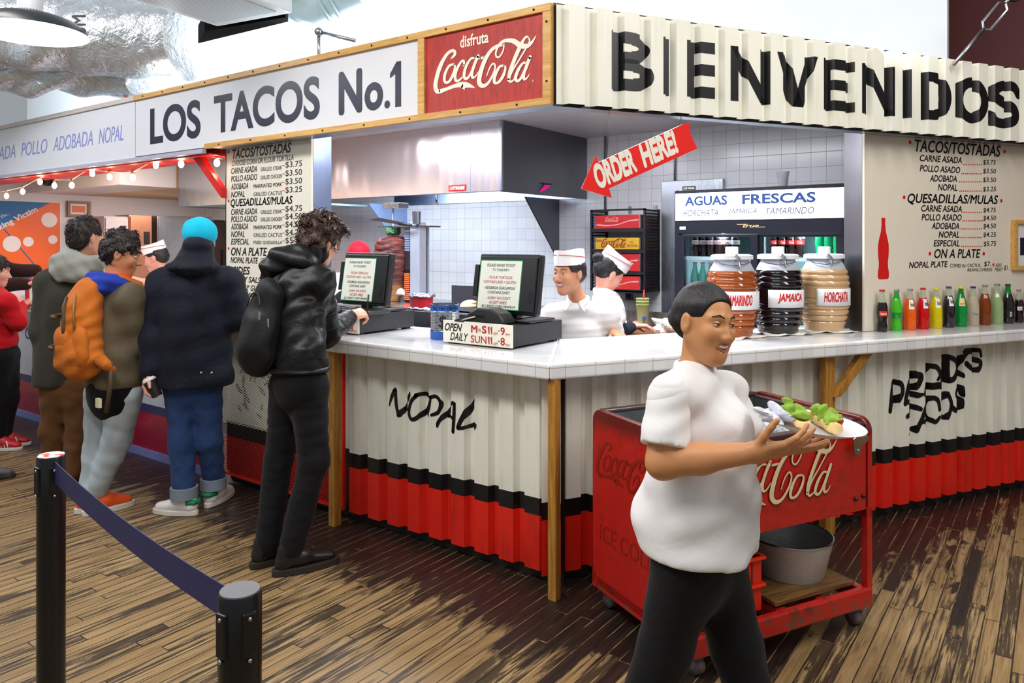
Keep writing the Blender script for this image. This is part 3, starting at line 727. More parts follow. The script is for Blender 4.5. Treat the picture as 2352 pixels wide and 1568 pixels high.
skirt(-1.9, 'dark triangular steel skirt under the right end of the hood', STEELD); skirt(-3.83, 'pale blue triangular steel skirt under the hood behind the meat spit', mat('blue_lit_steel', '#9db6e2', .35, metal=.4))
o = obj('nozzle_pipe', MB().tube([(0, 0, .0), (0, 0, -.16)], .011, 8).tube([(0, 0, -.16), (.02, 0, -.2)], [.012, .006], 8), STEEL, loc=(-2.42, 1.95, 2.11)); tag(o, 'thin steel nozzle pipe hanging from the hood above the broiler', 'pipe')
# vertical broiler with its meat cone
CXM, CYM = -2.578, 1.6
t = thing('vertical_broiler', 'steel vertical broiler with glowing orange grid beside the meat cone', 'broiler', (-2.36, 1.62, 1.1))
obj('housing', MB().box(.0, .10, -.05, .03, 0, .66).box(-.36, .0, .16, .18, 0, .62), mat('broiler_steel', '#c9d4e4', .3, metal=.6), t, bevel=.004)
pb_ = MB()
for i in range(4):
    for j in range(9): pb_.box(-.058 + i * .014, -.048 + i * .014, -.051, -.048, .43 + j * .019, .443 + j * .019)
obj('perforated_plate', MB().box(-.062, .0, -.048, -.04, .28, .62), STEELD, t); obj('plate_holes', pb_, mat('pale_blue_gloss', '#a9c0e8', .3, metal=.5), t, kind='stuff')
gl = MB()
for i in range(4):
    for j in range(14): gl.box(-.06 + i * .0145, -.05 + i * .0145, -.052, -.048, .04 + j * .0155, .049 + j * .0155)
obj('burner_grid', gl, mat('glowing_burner', '#ff6a1c', .5, emit='#ff4212', es=2.2), t, kind='stuff'); obj('burner_back', MB().box(-.062, .0, -.047, -.038, .02, .28), BLACK, t)
obj('top_tray', MB().box(-.36, .12, -.06, .18, .62, .632), STEEL, t); obj('motor_box', MB().box(-.30, -.12, -.06, .06, .775, .82), STEEL, t, bevel=.004)
obj('spit_rod', MB().tube([(CXM + 2.36, CYM - 1.62, .0), (CXM + 2.36, CYM - 1.62, .80)], .006, 8), STEEL, t)
ck = Mat('seared_meat'); mx_, my_, mz_ = ck.xyz()
n = ck.noise(ck.vec(mx_ * 5, my_ * 5, mz_ * 34), 1.6, 4, .65, 1.5); n2 = ck.noise(None, 26, 3, .6)
low = (mz_ + (n - .5) * .1).smooth(.17, .1)
c = ck.mix(n.smooth(.3, .7), lin('#1f0c0d'), lin('#7c322e')); c = ck.mix(n2.smooth(.58, .8) * .6, c, lin('#c98a68')); c = ck.mix(low, c, lin('#a8763f'))
ck.col(c); ck.set(Roughness=n * .3 + .25); ck.bump(n, .9, .02)
pr = [(0, 0), (.055, .0), (.075, .05), (.095, .10), (.12, .17), (.138, .23), (.148, .30), (.152, .38), (.15, .44), (.135, .485), (.10, .515), (.05, .53), (0, .535)]
pr2 = []
for (a, b), (c_, d) in zip(pr, pr[1:]):
    for q in np.linspace(0, 1, 6)[:-1]: pr2.append((a + (c_ - a) * q, b + (d - b) * q))
pr2.append(pr[-1]); mb = MB().lathe(pr2, n=64)
mb.xf(lambda p: (p[0] * (1 + .045 * math.sin(p[2] * 130 + 3 * math.sin(math.atan2(p[1], p[0]) * 3)) + .03 * math.sin(math.atan2(p[1], p[0]) * 5 + p[2] * 40)), p[1] * (1 + .045 * math.sin(p[2] * 130 + 2 * math.sin(math.atan2(p[1], p[0]) * 3))), p[2]))
o = obj('meat_cone', mb, ck.m, loc=(CXM, CYM, 1.12)); tag(o, 'large red cone of stacked marinated pork on the vertical spit', 'meat')
k = Mat('green_pineapple'); v_ = k.new('ShaderNodeTexVoronoi'); v_.inputs['Scale'].default_value = 60; k.link(k.coord(), v_.inputs['Vector'])
k.col(k.mix(V(k.nt, v_.outputs['Distance']).smooth(.2, .6), lin('#12391f'), lin('#3f7d4c'))); k.bump(V(k.nt, v_.outputs['Distance']), .6, .01)
o = obj('pineapple', MB().lathe([(0, 0), (.045, 0), (.062, .02), (.06, .06), (.048, .075), (0, .078)], n=24), k.m, loc=(CXM, CYM, 1.655)); tag(o, 'green pineapple piece on top of the meat cone', 'fruit')
t = thing('knife', 'long dark carving knife lying across the top of the broiler', 'knife', (-2.46, 1.52, 1.745))
obj('blade', MB().prism([(-.32, .02), (.02, -.025), (.03, .0), (-.2, .035)], lambda x, y, d: (x, d, y + .02), -.002, .002), STEELD, t); obj('handle', MB().tube([(.02, 0, .005), (.16, 0, -.012)], .012, 8), BLACK, t)
o = obj('steel_cup', MB().lathe([(.0, 0), (.032, 0), (.036, .1), (.034, .1), (.03, .004), (0, .004)], n=20), STEEL, loc=(-2.27, 1.55, 1.742)); tag(o, 'small steel cup on the corner of the broiler', 'cup')
# griddle and the things on it
t = thing('griddle', 'steel griddle counter behind the tip can', 'stove', (-2.1, 1.3, 0))
obj('body', MB().box(-.66, .92, -.12, .7, 0, 1.10), STEELD, t, bevel=.004); obj('top_plate', MB().box(-.68, .94, -.15, .7, 1.10, 1.118), STEEL, t, bevel=.004); obj('back_guard', MB().box(.15, .94, .3, .32, 1.118, 1.27), STEELD, t)
for x in (.1, .35, .6): obj('knob', MB().tube([(x, -.12, 1.04), (x, -.15, 1.04)], .02, 14), BLACK, t)
t = thing('red_pot', 'red tub with foil-wrapped rim on the griddle by the tip can', 'pot', (-1.905, 1.215, 1.118))
obj('tub', MB().lathe([(0, .0), (.08, .0), (.085, .09), (.0, .09)], n=28), mat('tub_red', '#b00f24', .35), t)
FOIL = mat('crumpled_foil', '#c9ced6', .25, metal=1, bump=.8, bs=90)
for z in (0, .09): obj('foil_rim', MB().tube([(.092 * math.cos(a), .092 * math.sin(a), z + .008 + .004 * math.sin(a * 9)) for a in np.linspace(0, 2 * PI, 40)[:-1]], .011, 8, closed=True), FOIL, t)
t = thing('steel_tray', 'steel tray of yellow tortillas behind the tip can', 'tray', (-1.43, 1.25, 1.118))
obj('tray', MB().box(-.16, .14, -.09, .09, 0, .012).box(-.16, .14, -.09, -.085, 0, .04).box(.135, .14, -.09, .09, 0, .04), STEEL, t)
TORT = mat('tortilla', '#e8c98a', .7, var=.2, vs=30)
for i, (x, y, z, a) in enumerate(((-.06, 0, .045, .5), (.03, .01, .05, -.4), (-.01, -.03, .06, .2))):
    o = obj('tortilla', MB().lathe([(0, .004), (.05, .003), (.062, 0), (.05, -.002), (0, -.002)], n=20), TORT, loc=(-1.43 + x, 1.25 + y, 1.118 + z)); o.rotation_euler = (a, a * .6, 0)
    tag(o, 'folded yellow tortilla in the steel tray behind the tip can', 'tortilla', 'tortillas in the steel tray')
# drinks fridge
t = thing('drinks_fridge', 'tall glass-door drinks fridge with lit AGUAS FRESCAS header', 'fridge', (-.43, 2.3, 0))
FD = mat('fridge_dark', '#161826', .3, coat=.2); FI = mat('fridge_white_liner', '#dff0f5', .4)
obj('cabinet', MB().box(0, 1.17, 0, .72, 0, .12).box(0, 1.17, .69, .72, .12, 1.97).box(0, .03, 0, .69, .12, 1.97).box(1.14, 1.17, 0, .69, .12, 1.97).box(.03, 1.14, 0, .69, 1.66, 1.97), FD, t, bevel=.004)
obj('liner', MB().box(.03, .04, .06, .69, .12, 1.66).box(1.13, 1.14, .06, .69, .12, 1.66).box(.04, 1.13, .68, .69, .12, 1.66).box(.04, 1.13, .06, .68, 1.64, 1.66).box(.04, 1.13, .06, .68, .12, .13), FI, t)
hb = obj('light_box', MB().box(.012, 1.155, -.012, .0, 1.755, 1.948), mat('lit_header', '#f4f9ff', .3, emit='#e4f0ff', es=1.6), t)
lt = MB(); label(lt, 'AGUAS', .085, 1.858, .31, .068, bold=.03); label(lt, 'FRESCAS', .50, 1.858, .48, .068, bold=.03)
obj('lettering', on(lt, (0, -.0135, 0), EX, EZ), mat('header_blue', '#1f3f80', .4), hb)
lt = MB(); label(lt, 'HORCHATA', .07, 1.785, .26, .045, shear=.25); label(lt, 'JAMAICA', .40, 1.785, .2, .045, shear=.25); label(lt, 'TAMARINDO', .66, 1.785, .31, .045, shear=.25)
obj('script_lettering', on(lt, (0, -.0132, 0), EX, EZ), mat('header_pale_ink', '#33435f', .4), hb)
lt = label(MB(), 'true', .5, 1.70, .11, .022, shear=.35, bold=.02); stroke(lt, [(.46, 1.722), (.53, 1.722)], .004, smooth=False); stroke(lt, [(.6, 1.702), (.65, 1.702)], .004, smooth=False)
obj('maker_script', on(lt, (0, -.001, 0), EX, EZ), mat('brass_script', '#cfae7c', .3), t)
obj('spec_plate', MB().box(.04, .085, -.002, 0, 1.69, 1.712), CREAMP, t)
GLS = mat('clear_glass', '#f2fbff', .02, var=0, trans=1, ior=1.05, spec=.6)
for nm, x0, x1, y in (('door', .03, .6, -.004), ('door', .58, 1.14, .028)):
    d = obj(nm, MB().box(x0, x0 + .045, y, y + .03, .12, 1.65).box(x1 - .045, x1, y, y + .03, .12, 1.65).box(x0 + .045, x1 - .045, y, y + .03, .12, .18).box(x0 + .045, x1 - .045, y, y + .03, 1.635, 1.65), FD, t)
    obj('pane', MB().box(x0 + .045, x1 - .045, y + .012, y + .016, .18, 1.635), GLS, d)
for z in (1.475, 1.20, .92, .64): obj('shelf', MB().box(.045, 1.125, .09, .66, z, z + .008).box(.045, 1.125, .085, .09, z - .004, z + .022), FI, t)
obj('shelf_upright', MB().box(.042, .056, .07, .1, .2, 1.64), STEEL, t); obj('shelf_upright', MB().box(.6, .612, .12, .15, .2, 1.64), FI, t)
lamp('fridge_lamp', (-.1, 2.38, 1.63), 5.0, (.72, .92, 1), .008); lamp('fridge_lamp', (.45, 2.38, 1.63), 5.0, (.72, .92, 1), .008); lamp('fridge_lamp', (.0, 2.38, 1.44), 2.5, (.72, .92, 1), .008); lamp('fridge_lamp', (.4, 2.38, 1.44), 2.5, (.72, .92, 1), .008)
# soda bottles
CONT = [(.0, .0), (.026, 0), (.029, .012), (.0295, .035), (.0255, .055), (.026, .07), (.0305, .10), (.031, .125), (.029, .15), (.022, .178), (.0155, .20), (.0128, .222), (.0138, .226), (.0128, .232), (.0128, .238), (0, .238)]
LONG = [(.0, .0), (.031, 0), (.034, .006), (.034, .12), (.032, .14), (.024, .172), (.0165, .20), (.0135, .225), (.0145, .228), (.0135, .234), (.0135, .240), (0, .240)]
def cut(prof, z0, z1):
    out = []
    for (r0, a), (r1, b) in zip(prof, prof[1:]):
        if a == b:
            if z0 <= a <= z1: out += [(r0, a), (r1, b)]
            continue
        lo, hi = max(a, z0), min(b, z1)
        if lo <= hi: out += [(r0 + (r1 - r0) * (lo - a) / (b - a), lo), (r0 + (r1 - r0) * (hi - a) / (b - a), hi)]
    res = []
    for p in out:
        if not res or res[-1] != p: res.append(p)
    return res
def rad(prof, z): q = cut(prof, z, z); return q[0][0] if q else .03
FACE = math.atan2(-FW[1], -FW[0])
def patch(prof, z0, z1, a0, a1, off=.0006, n=12, m=5):
    zs = np.linspace(z0, z1, m); mb = MB(); vs = []
    for z in zs:
        r = rad(prof, z) + off
        for a in np.linspace(a0, a1, n + 1): vs.append((r * math.cos(a), r * math.sin(a), z))
    return mb.add(vs, [(i * (n + 1) + j, i * (n + 1) + j + 1, (i + 1) * (n + 1) + j + 1, (i + 1) * (n + 1) + j) for i in range(m - 1) for j in range(n)], True)
def curl(mb, prof, a0, z0, off=.0012):
    def f(p):
        z = z0 + p[1]; r = rad(prof, z) + off; a = a0 + p[0] / r
        return (r * math.cos(a), r * math.sin(a), z)
    return mb.xf(f)
def glassy(name, col, tr=.25): return mat('drink_' + name, col, .06, var=.06, trans=tr, ior=1.2, coat=.4)
CAPC = {}
def bottle(lab, prof, liquid, neck, cap, label_, lvl=.17, loc=(0, 0, 0), rz=0, group=None, words=None, wcol=None, scale=1.0, band=None):
    t = thing('soda_bottle', lab, 'bottle', loc, rz, group); t.scale = (scale,) * 3
    obj('liquid_body', MB().lathe(cut(prof, 0, lvl), n=24), liquid, t); obj('neck', MB().lathe(cut(prof, lvl, .232), n=24), neck, t)
    obj('cap', MB().lathe([(0, .233), (.0155, .2335), (.0162, .236), (.0145, .246), (0, .247)], n=20), cap, t)
    a = math.atan2(CAM[1] - loc[1], CAM[0] - loc[0]) - rz
    if label_:
        m, z0, z1, a0, a1 = label_; lb = obj('label', patch(prof, z0, z1, a + a0, a + a1), m, t)
        if words: obj('label_lettering', curl(text(words[0], words[1], words[2], .2, .03), prof, a + words[3], words[4]), wcol, lb)
    if band: obj('band', patch(prof, band[1], band[2], 0, 2 * PI, n=24), band[0], t)
    return t
COLA = glassy('cola', '#1a0b0a', 0); CLEARG = mat('bottle_glass', '#d8dfcb', .05, var=.02, trans=.75, ior=1.1)
REDCAP = mat('cap_red', '#c8201c', .35); SILV = mat('cap_silver', '#c2c6cc', .3, metal=.9); YELC = mat('cap_yellow', '#e6d616', .35); PURC = mat('cap_purple', '#4a3a80', .35); NAVC = mat('cap_navy', '#25305e', .35); GREYC = mat('cap_grey', '#9aa0a4', .3, metal=.7); DKC = mat('cap_dark', '#3a2024', .4)
LRED = mat('label_red', '#d3221d', .4); LWHT = mat('label_white', '#eceff0', .4); LGRN = glassy('green_band', '#0a8f2a', 0); LYEL = mat('label_yellow', '#e8d48a', .4); LPNK = mat('label_pink', '#e88a7c', .4); LBLK = mat('label_black', '#1a1416', .4); LBLU = mat('label_blue', '#3f6fc0', .4)
GRP = 'soda bottles lined up on the right of the counter'
BOT = [
 (2026, CONT, COLA, CLEARG, REDCAP, (LRED, .092, .122, -.5, .95), .17, 'cola contour bottle with red label, first of the row beside the jars', ('Coca-Cola', .036, .013, -.25, .1), CREAMP, 1.03, None),
 (2059, CONT, glassy('lime', '#4fc62e', .2), glassy('lime_neck', '#2fae3a', .3), SILV, None, .19, 'bright green soda bottle with dark green band', None, None, 1.03, (LGRN, .072, .108)),
 (2090, LONG, glassy('orange', '#ff6a12'), CLEARG, SILV, (LWHT, .125, .18, -.15, .8), .185, 'orange soda bottle with white label', ('Fanta', .022, .026, .05, .14), NAVY, 1.03, None),
 (2120, LONG, glassy('red', '#d6121a'), CLEARG, REDCAP, (LWHT, .125, .18, .1, .95), .185, 'red soda bottle with white label', ('Fanta', .02, .026, .3, .14), NAVY, 1.04, None),
 (2150, LONG, glassy('yellow', '#e6d400'), CLEARG, YELC, (LWHT, .125, .18, -.05, .85), .19, 'yellow soda bottle with white label', ('Fanta', .022, .026, .15, .14), NAVY, 1.04, None),
 (2179, LONG, glassy('grape', '#1f1320', 0), CLEARG, PURC, (LWHT, .13, .185, .1, .95), .19, 'dark purple grape soda bottle with white label', ('Fanta', .02, .026, .3, .145), NAVY, 1.05, None),
 (2207, LONG, glassy('green', '#0b8f3c', .1), glassy('green_neck', '#0d8a3a', .2), YELC, (LYEL, .128, .175, -.3, .8), .2, 'green glass soda bottle with yellow cap and pale yellow label', ('Squirt', .03, .012, -.1, .135), REDP, 1.04, None),
 (2235, LONG, mat('drink_clear', '#d9cdb8', .05, var=.03, trans=.5, ior=1.1), CLEARG, NAVC, (LBLU, .06, .1, -1.5, -1.05), .185, 'colourless mineral water bottle with navy cap', ('Topo', .03, .018, .0, .065), LBLU, 1.03, None),
 (2262, LONG, glassy('amber', '#7d3d14', .1), CLEARG, GREYC, (LPNK, .165, .185, -.2, .7), .19, 'brown apple soda bottle with pink oval label', None, None, 1.06, None),
 (2290, LONG, glassy('pale_green', '#a7c08a', .3), CLEARG, GREYC, (LWHT, .165, .185, -.3, .5), .2, 'pale green soda bottle with white oval label', None, None, 1.08, None),
 (2315, LONG, COLA, glassy('green_neck', '#0d8a3a', .2), DKC, (LBLK, .03, .09, -1.2, 1.2), .185, 'dark bottle with green neck and black label', ('D', .014, .03, .3, .045), CREAMP, 1.06, None),
 (2340, CONT, COLA, CLEARG, GREYC, (LWHT, .092, .12, -.3, .8), .17, 'short diet cola bottle with white label, near the row end', ('Coke', .028, .014, .0, .1), REDP, .9, None),
 (2362, CONT, COLA, CLEARG, REDCAP, (LYEL, .092, .12, -.5, .8), .17, 'last cola bottle of the row, cut by the edge of the view', None, None, .9, None)]
for px, pf, liq, nk, cap, lb, lvl, lab, wd, wc, sc, bd in BOT:
    u, _ = pv(px, 750, .27); p = pb(u, .27, 1.0605); bottle(lab, pf, liq, nk, cap, lb, lvl, p, random.uniform(-.2, .2), GRP, wd, wc, sc, bd)
GF = 'bottles in the drinks fridge'
c0 = bottle('dark cola bottle with silver and red label on the top fridge shelf, left door', CONT, COLA, CLEARG, SILV, (mat('label_silver', '#c9c4c4', .35), .10, .13, -1.2, 1.2), .19, (-.318, 2.42, 1.484), 0, GF, ('Coke', .03, .016, -.5, .107), REDP)
sp = [(-.26, 2.43), (-.20, 2.42), (-.145, 2.42), (-.09, 2.43), (-.045, 2.45), (-.02, 2.41)]
for x, y in sp: dup(c0, (x, y, 1.484))
g = Mat('x').m; bpy.data.materials.remove(g)
cl = bottle('cola bottle with red and white label on the top fridge shelf, right door', CONT, COLA, CLEARG, REDCAP, (LRED, .10, .13, -1.2, 1.2), .19, (.235, 2.45, 1.484), 0, GF, ('Coca', .034, .016, -.5, .107), CREAMP)
for x in (.293, .35, .405): dup(cl, (x, 2.45, 1.484))
gr = bottle('green soda bottle on the top fridge shelf, far right', CONT, glassy('lit_green', '#17a869', .3), glassy('lit_green', '#17a869'), SILV, None, .19, (.535, 2.45, 1.484), 0, GF)
for x in (.59, .645): dup(gr, (x, 2.45, 1.484))
lo = bottle('cola bottle with red cap on the second fridge shelf', CONT, COLA, mat('teal_glass', '#6aa79a', .06, trans=.5, ior=1.1), REDCAP, (LRED, .05, .085, -1.2, 1.2), .1, (-.325, 2.42, 1.209), 0, GF, ('Coca', .034, .014, -.5, .06), CREAMP)
for x in (-.265, -.205, -.145): dup(lo, (x, 2.42, 1.209))
o = obj('plastic_cup', MB().lathe([(0, 0), (.028, 0), (.04, .105), (.043, .107), (.043, .115), (.038, .112), (.027, .003), (0, .003)], n=24), mat('cup_plastic', '#dfe3ea', .15, trans=.7, ior=1.1), loc=(.28, 2.5, 1.971)); tag(o, 'clear plastic cup standing on top of the drinks fridge', 'cup')
o = obj('steel_wall_panel', MB().box(-.86, -.335, 3.0, 3.048, .9, 2.105), STEEL, bevel=.004); tag(o, 'tall stainless panel on the wall left of the drinks fridge', 'panel')
o = obj('name_tag', MB().box(-.37, -.27, 2.3, 2.304, 1.971, 2.0), BLACK); tag(o, 'tiny black name plate lettered LOS TACOS on top of the fridge', 'plate')
obj('lettering', on(text('LOS TACOS', .08, .014, 0, .02), (-.36, 2.2995, 1.979), EX, EZ), CREAMP, o)
# crate rack
t = thing('crate_rack', 'black wall rack of perforated metal holding painted drink crates', 'rack', (-1.147, 3.045, 1.19))
RK = mat('rack_black', '#17151a', .45)
def perf(x): 
    mb = MB(); ys = np.linspace(-.265, -.01, 17); zs = np.linspace(.01, .67, 27)
    for y in ys: mb.box(x - .001, x + .001, y - .004, y + .004, .0, .68)
    for z in zs: mb.box(x - .001, x + .001, -.27, -.005, z - .006, z + .006)
    return mb
obj('frame', MB().box(-.257, -.239, -.28, -.262, 0, .685).box(.239, .257, -.28, -.262, 0, .685).box(-.257, -.239, -.02, 0, 0, .685).box(.239, .257, -.02, 0, 0, .685).box(-.257, .257, -.28, -.262, .67, .685).box(-.257, .257, -.28, -.0, 0, .012), RK, t)
obj('side_panel', perf(-.248), RK, t); obj('side_panel', perf(.25), RK, t)
CZ = [(.525, .11, 0), (.352, .095, 1), (.172, .145, 0), (.02, .11, 0)]
for z, h, y in CZ: obj('shelf', MB().box(-.24, .24, -.27, -.0, z - .022, z - .008).box(-.24, .24, -.28, -.262, z - .03, z - .002), RK, t)
obj('bracket', MB().box(-.03, -.01, -.02, 0, .66, .72).box(.2, .23, -.02, 0, .68, .72), STEEL, t)
CR = wood('crate_red', '#c1161a', '#da2a24', 0, 1.5, .5); CY = wood('crate_yellow', '#c9961a', '#e6b92a', 0, 1.5, .5); DRED = mat('dark_red_ink', '#8a1a18', .5); WAVE = mat('wave_paint', '#e8a9a4', .5)
for i, ((z, h, y), lab) in enumerate(zip(CZ, ('red drink crate with white wave, topmost in the black rack', 'yellow drink crate with red script in the black rack', 'red drink crate behind the second worker in the rack', 'lowest red drink crate in the black rack'))):
    c = thing('drink_crate', lab, 'crate', (-1.147 + .0, 3.045 - .262, 1.19 + z), 0, 'crates in the wall rack')
    obj('box', MB().box(-.222, .2, 0, .012, 0, h).box(-.222, -.21, .012, .24, 0, h).box(.188, .2, .012, .24, 0, h).box(-.21, .188, .228, .24, 0, h).box(-.21, .188, .012, .228, 0, .01), CY if y else CR, c)
    obj('corner_band', MB().box(.192, .206, -.002, .03, 0, h), STEEL, c); obj('corner_band', MB().box(-.228, -.214, -.002, .03, 0, h), STEEL, c)
    if y:
        lt = logo(.235); lt.xf(lambda p: (p[0] - .155, p[1] + .012, p[2])); label(lt, 'DRINK', -.212, .062, .06, .018, bold=.02); label(lt, 'IN', .115, .05, .025, .014, bold=.02); label(lt, 'BOTTLES', .085, .022, .09, .015, bold=.02)
        obj('lettering', on(lt, (0, -.002, 0), EX, EZ), DRED, c)
    else:
        lt = MB(); stroke(lt, [(-.2, h * .28), (-.1, h * .22), (0, h * .3), (.1, h * .55), (.185, h * .62)], [.014, .012, .007, .008, .014]); obj('wave', on(lt, (0, -.002, 0), EX, EZ), WAVE, c)
        lt = logo(.13); obj('script', on(lt, (-.12, -.002, h * .48), EX, EZ), WAVE, c)
o = obj('wall_outlet', MB().box(-1.215, -1.145, 3.035, 3.05, 1.10, 1.175), STEELD, bevel=.003); tag(o, 'metal wall outlet under the crate rack', 'outlet')
obj('socket_plate', MB().box(-1.2, -1.16, 3.031, 3.036, 1.115, 1.16), BLACK, o)
for x, z0, lab in ((-1.409, 1.88, 'thin steel conduit running up the tiles behind the arrow sign'), (-.754, 2.11, 'thin steel conduit on the tiles above the stainless panel')):
    o = obj('conduit', MB().tube([(x, 3.035, z0), (x, 3.035, 2.528)], .011, 8), STEEL); tag(o, lab, 'pipe')
# back counter with cup and cloth
t = thing('back_counter', 'brown wooden back counter behind the cashier', 'counter', (-.5, 2.0, 0))
obj('cabinet', MB().box(-.42, .38, -.2, .27, 0, .935), STEELD, t); obj('top', MB().box(-.45, .4, -.25, .28, .935, .98), wood('walnut_top', '#6b3a22', '#94553a', 0), t, bevel=.004); obj('splash', MB().box(-.45, .05, .275, .285, .98, 1.09), STEEL, t)
t = thing('drink_cup', 'tall stacked clear cup of pale green drink with red straw', 'cup', (-.62, 2.17, .98))
for i, z in enumerate((0, .022, .044)): obj('cup', MB().lathe([(0, z), (.032, z), (.047, z + .165), (.05, z + .168), (.046, z + .172), (.044, z + .16)], n=24), mat('green_drink', '#b9c083', .2, trans=.2, ior=1.1), t)
obj('straw', MB().tube([(.005, 0, .12), (.012, 0, .275)], .006, 8), REDP, t); obj('blue_tape', MB().box(.02, .045, -.045, -.035, .06, .085), mat('tape_blue', '#1f55b5', .4), t)
def crumple(name, lab, loc, r, m, seed, cat='cloth', h=.5):
    rs = np.random.default_rng(seed); mb = MB().ball((0, 0, 0), 1, 22, 14); ph = rs.uniform(0, 6, 9); fr = rs.uniform(2, 6, (9, 3))
    def f(p):
        q = np.array(p); d = 1 + sum(.11 * math.sin(fr[i] @ q + ph[i]) for i in range(9)); q = q * d * r
        return (q[0], q[1], max(0, q[2] * h + r * h * .85))
    o = obj(name, mb.xf(f), m, loc=loc, sharp=25); return tag(o, lab, cat)
NAP = mat('napkin_white', '#ece8e2', .8, var=.04)
crumple('cloth_rag', 'crumpled white cloth on the back counter beside the drink cup', (-.33, 1.9, .98), .075, NAP, 3, h=.8)
# ------------------------------------------------------------------ cash points
def cash_drawer(lab, X, Y, words):
    t = thing('cash_drawer', lab, 'cash drawer', (X, Y, 1.06))
    obj('body', MB().box(-.45, 0, .006, .465, .012, .115), mat('drawer_charcoal', '#25262c', .45, bump=.1, bs=300), t, bevel=.003)
    for x in (-.42, -.04):
        for y in (.04, .43): obj('foot', MB().box(x - .02, x + .02, y - .02, y + .02, 0, .012), BLACK, t)
    p = obj('hours_plate', MB().box(-.458, .003, 0, .006, .008, .124), mat('plate_cream', '#e9e6d6', .4, var=.05), t, bevel=.001)
    a = label(MB(), 'OPEN', -.446, .068, .122, .042, shear=.35, bold=.02); label(a, 'DAILY', -.408, .02, .125, .042, shear=.35, bold=.012); label(a, 'to', -.216, .078, .017, .018)
    obj('lettering', on(a, (0, -.001, 0), EX, EZ), BLACK, p)
    a = MB()
    for z, d1, d2 in ((.07, 'M', '9'), (.018, 'SUN', '8')):
        if d1 == 'M': label(a, 'M', -.264, z, .042, .038, bold=.03); label(a, 'S', -.192, z, .03, .04, bold=.03)
        else: label(a, 'SUN', -.266, z, .104, .038, bold=.012)
        for x in (-.149, -.132): a.merge(MB().add([(x, z, 0), (x + .0065, z, 0), (x + .0065, z + .041, 0), (x - .004, z + .034, 0)], [(0, 1, 2, 3)]))
        label(a, 'AM', -.118, z - .003, .026, .016); label(a, '-', -.089, z + .018, .014, .004); label(a, d2, -.072, z, .028, .04, bold=.02); label(a, 'PM', -.039, z - .003, .024, .014)
    obj('hours_lettering', on(a, (0, -.001, 0), EX, EZ), mat('red_ink', '#b5201c', .45), p)
    return t
def monitor(lab, X, Y):
    t = thing('till_monitor', lab, 'monitor', (X, Y, 1.18))
    pl = mat('monitor_black', '#1b1b1e', .35, bump=.05, bs=400)
    a = math.radians(9); ca, sa = math.cos(a), math.sin(a)
    def tilt(p): return (p[0], p[1] * ca + (p[2] - .05) * sa, .05 + (p[2] - .05) * ca - p[1] * sa)   # top leans into the kitchen
    bk = MB().box(-.205, .205, 0, .045, .035, .36)
    obj('shell', bk.xf(tilt), pl, t, bevel=.01); obj('rear_bulge', MB().box(-.19, .19, -.012, 0, .05, .345).xf(tilt), pl, t, bevel=.006)
    obj('screen', MB().box(-.19, .19, .0455, .047, .05, .345).xf(tilt), mat('screen_glow', '#2a3038', .2, emit='#8fb4d8', es=.3), t)
    vt = MB()
    for i in range(8): vt.box(.15, .178, -.014, -.011, .10 + i * .008, .103 + i * .008)
    obj('vent', vt.xf(tilt), BLACK, t); obj('card_reader', MB().box(-.235, -.205, 0, .03, .12, .30).xf(tilt), pl, t, bevel=.004)
    obj('stand', MB().box(-.09, .09, .03, .16, 0, .018).prism([(-.05, .018), (.05, .018), (.04, .1), (-.04, .1)], lambda x, y, d: (x, d, y), .04, .09), pl, t)
    obj('lower_tray', MB().box(-.19, .19, -.04, .2, .0, .012), pl, t, bevel=.003)
    p = obj('taped_notice', MB().box(-.185, .10, -.0135, -.0122, .055, .325).xf(tilt), mat('notice_green_edge', '#1e7a4a', .5), t)
    obj('notice_paper', MB().box(-.180, .095, -.0142, -.0136, .06, .32).xf(tilt), mat('notice_paper', '#e6eade', .5, var=.03), p)
    A_, B_ = MB(), MB()
    for z, w, tx, mb in ((.288, .19, 'PLEASE HAND TICKET', A_), (.262, .115, 'TO TAQUERO', A_), (.222, .165, '- FLOUR TORTILLAS', B_), (.197, .22, 'CONTAIN LARD + GLUTEN', B_), (.165, .21, '- ADOBADA GUACAMOLE', A_), (.14, .15, 'CONTAINS DAIRY', A_), (.11, .165, '- SORRY WE DON\'T', B_), (.086, .12, 'ACCEPT AMEX', B_), (.064, .235, '- $5 CREDIT CARD MINIMUM', A_)):
        label(mb, tx, -.042 - w / 2, z, w, .0155, shear=.08, bold=.012)
    obj('notice_lettering', on(A_, (0, -.0148, 0), EX, EZ).xf(tilt), BLACK, p); obj('notice_lettering', on(B_, (0, -.0148, 0), EX, EZ).xf(tilt), MC['red_ink'], p)
    return t
def terminal(lab, X, Y):
    t = thing('card_terminal', lab, 'card terminal', (X, Y, 1.176)); pl = mat('terminal_grey', '#2f3233', .3)
    pr_ = [(-.135, 0), (.13, 0), (.13, .02), (.10, .055), (.04, .078), (-.04, .08), (-.10, .05), (-.135, .02)]
    obj('shell', MB().prism(pr_, lambda x, y, d: (x, d, y), -.05, .06), pl, t, bevel=.012, seg=3)
    obj('slot', MB().box(-.085, .01, -.0515, -.049, .032, .042), BLACK, t); obj('pen', MB().tube([(-.13, -.06, .012), (-.05, -.056, .034)], .004, 8), mat('pen_cream', '#d8d2c0', .3), t)
    obj('cord', MB().tube([(-.12, -.02, .02), (-.17, -.05, .012), (-.16, -.09, .01), (-.10, -.085, .008)], .004, 8), BLACK, t)
    return t
cash_drawer('charcoal cash drawer with full opening-hours plate beside the tip can', -.388, .25, 1); monitor('till monitor with taped notice nearest the smiling cashier', -.575, .44); terminal('grey card terminal in front of the till nearest the tip can', -.60, .335)
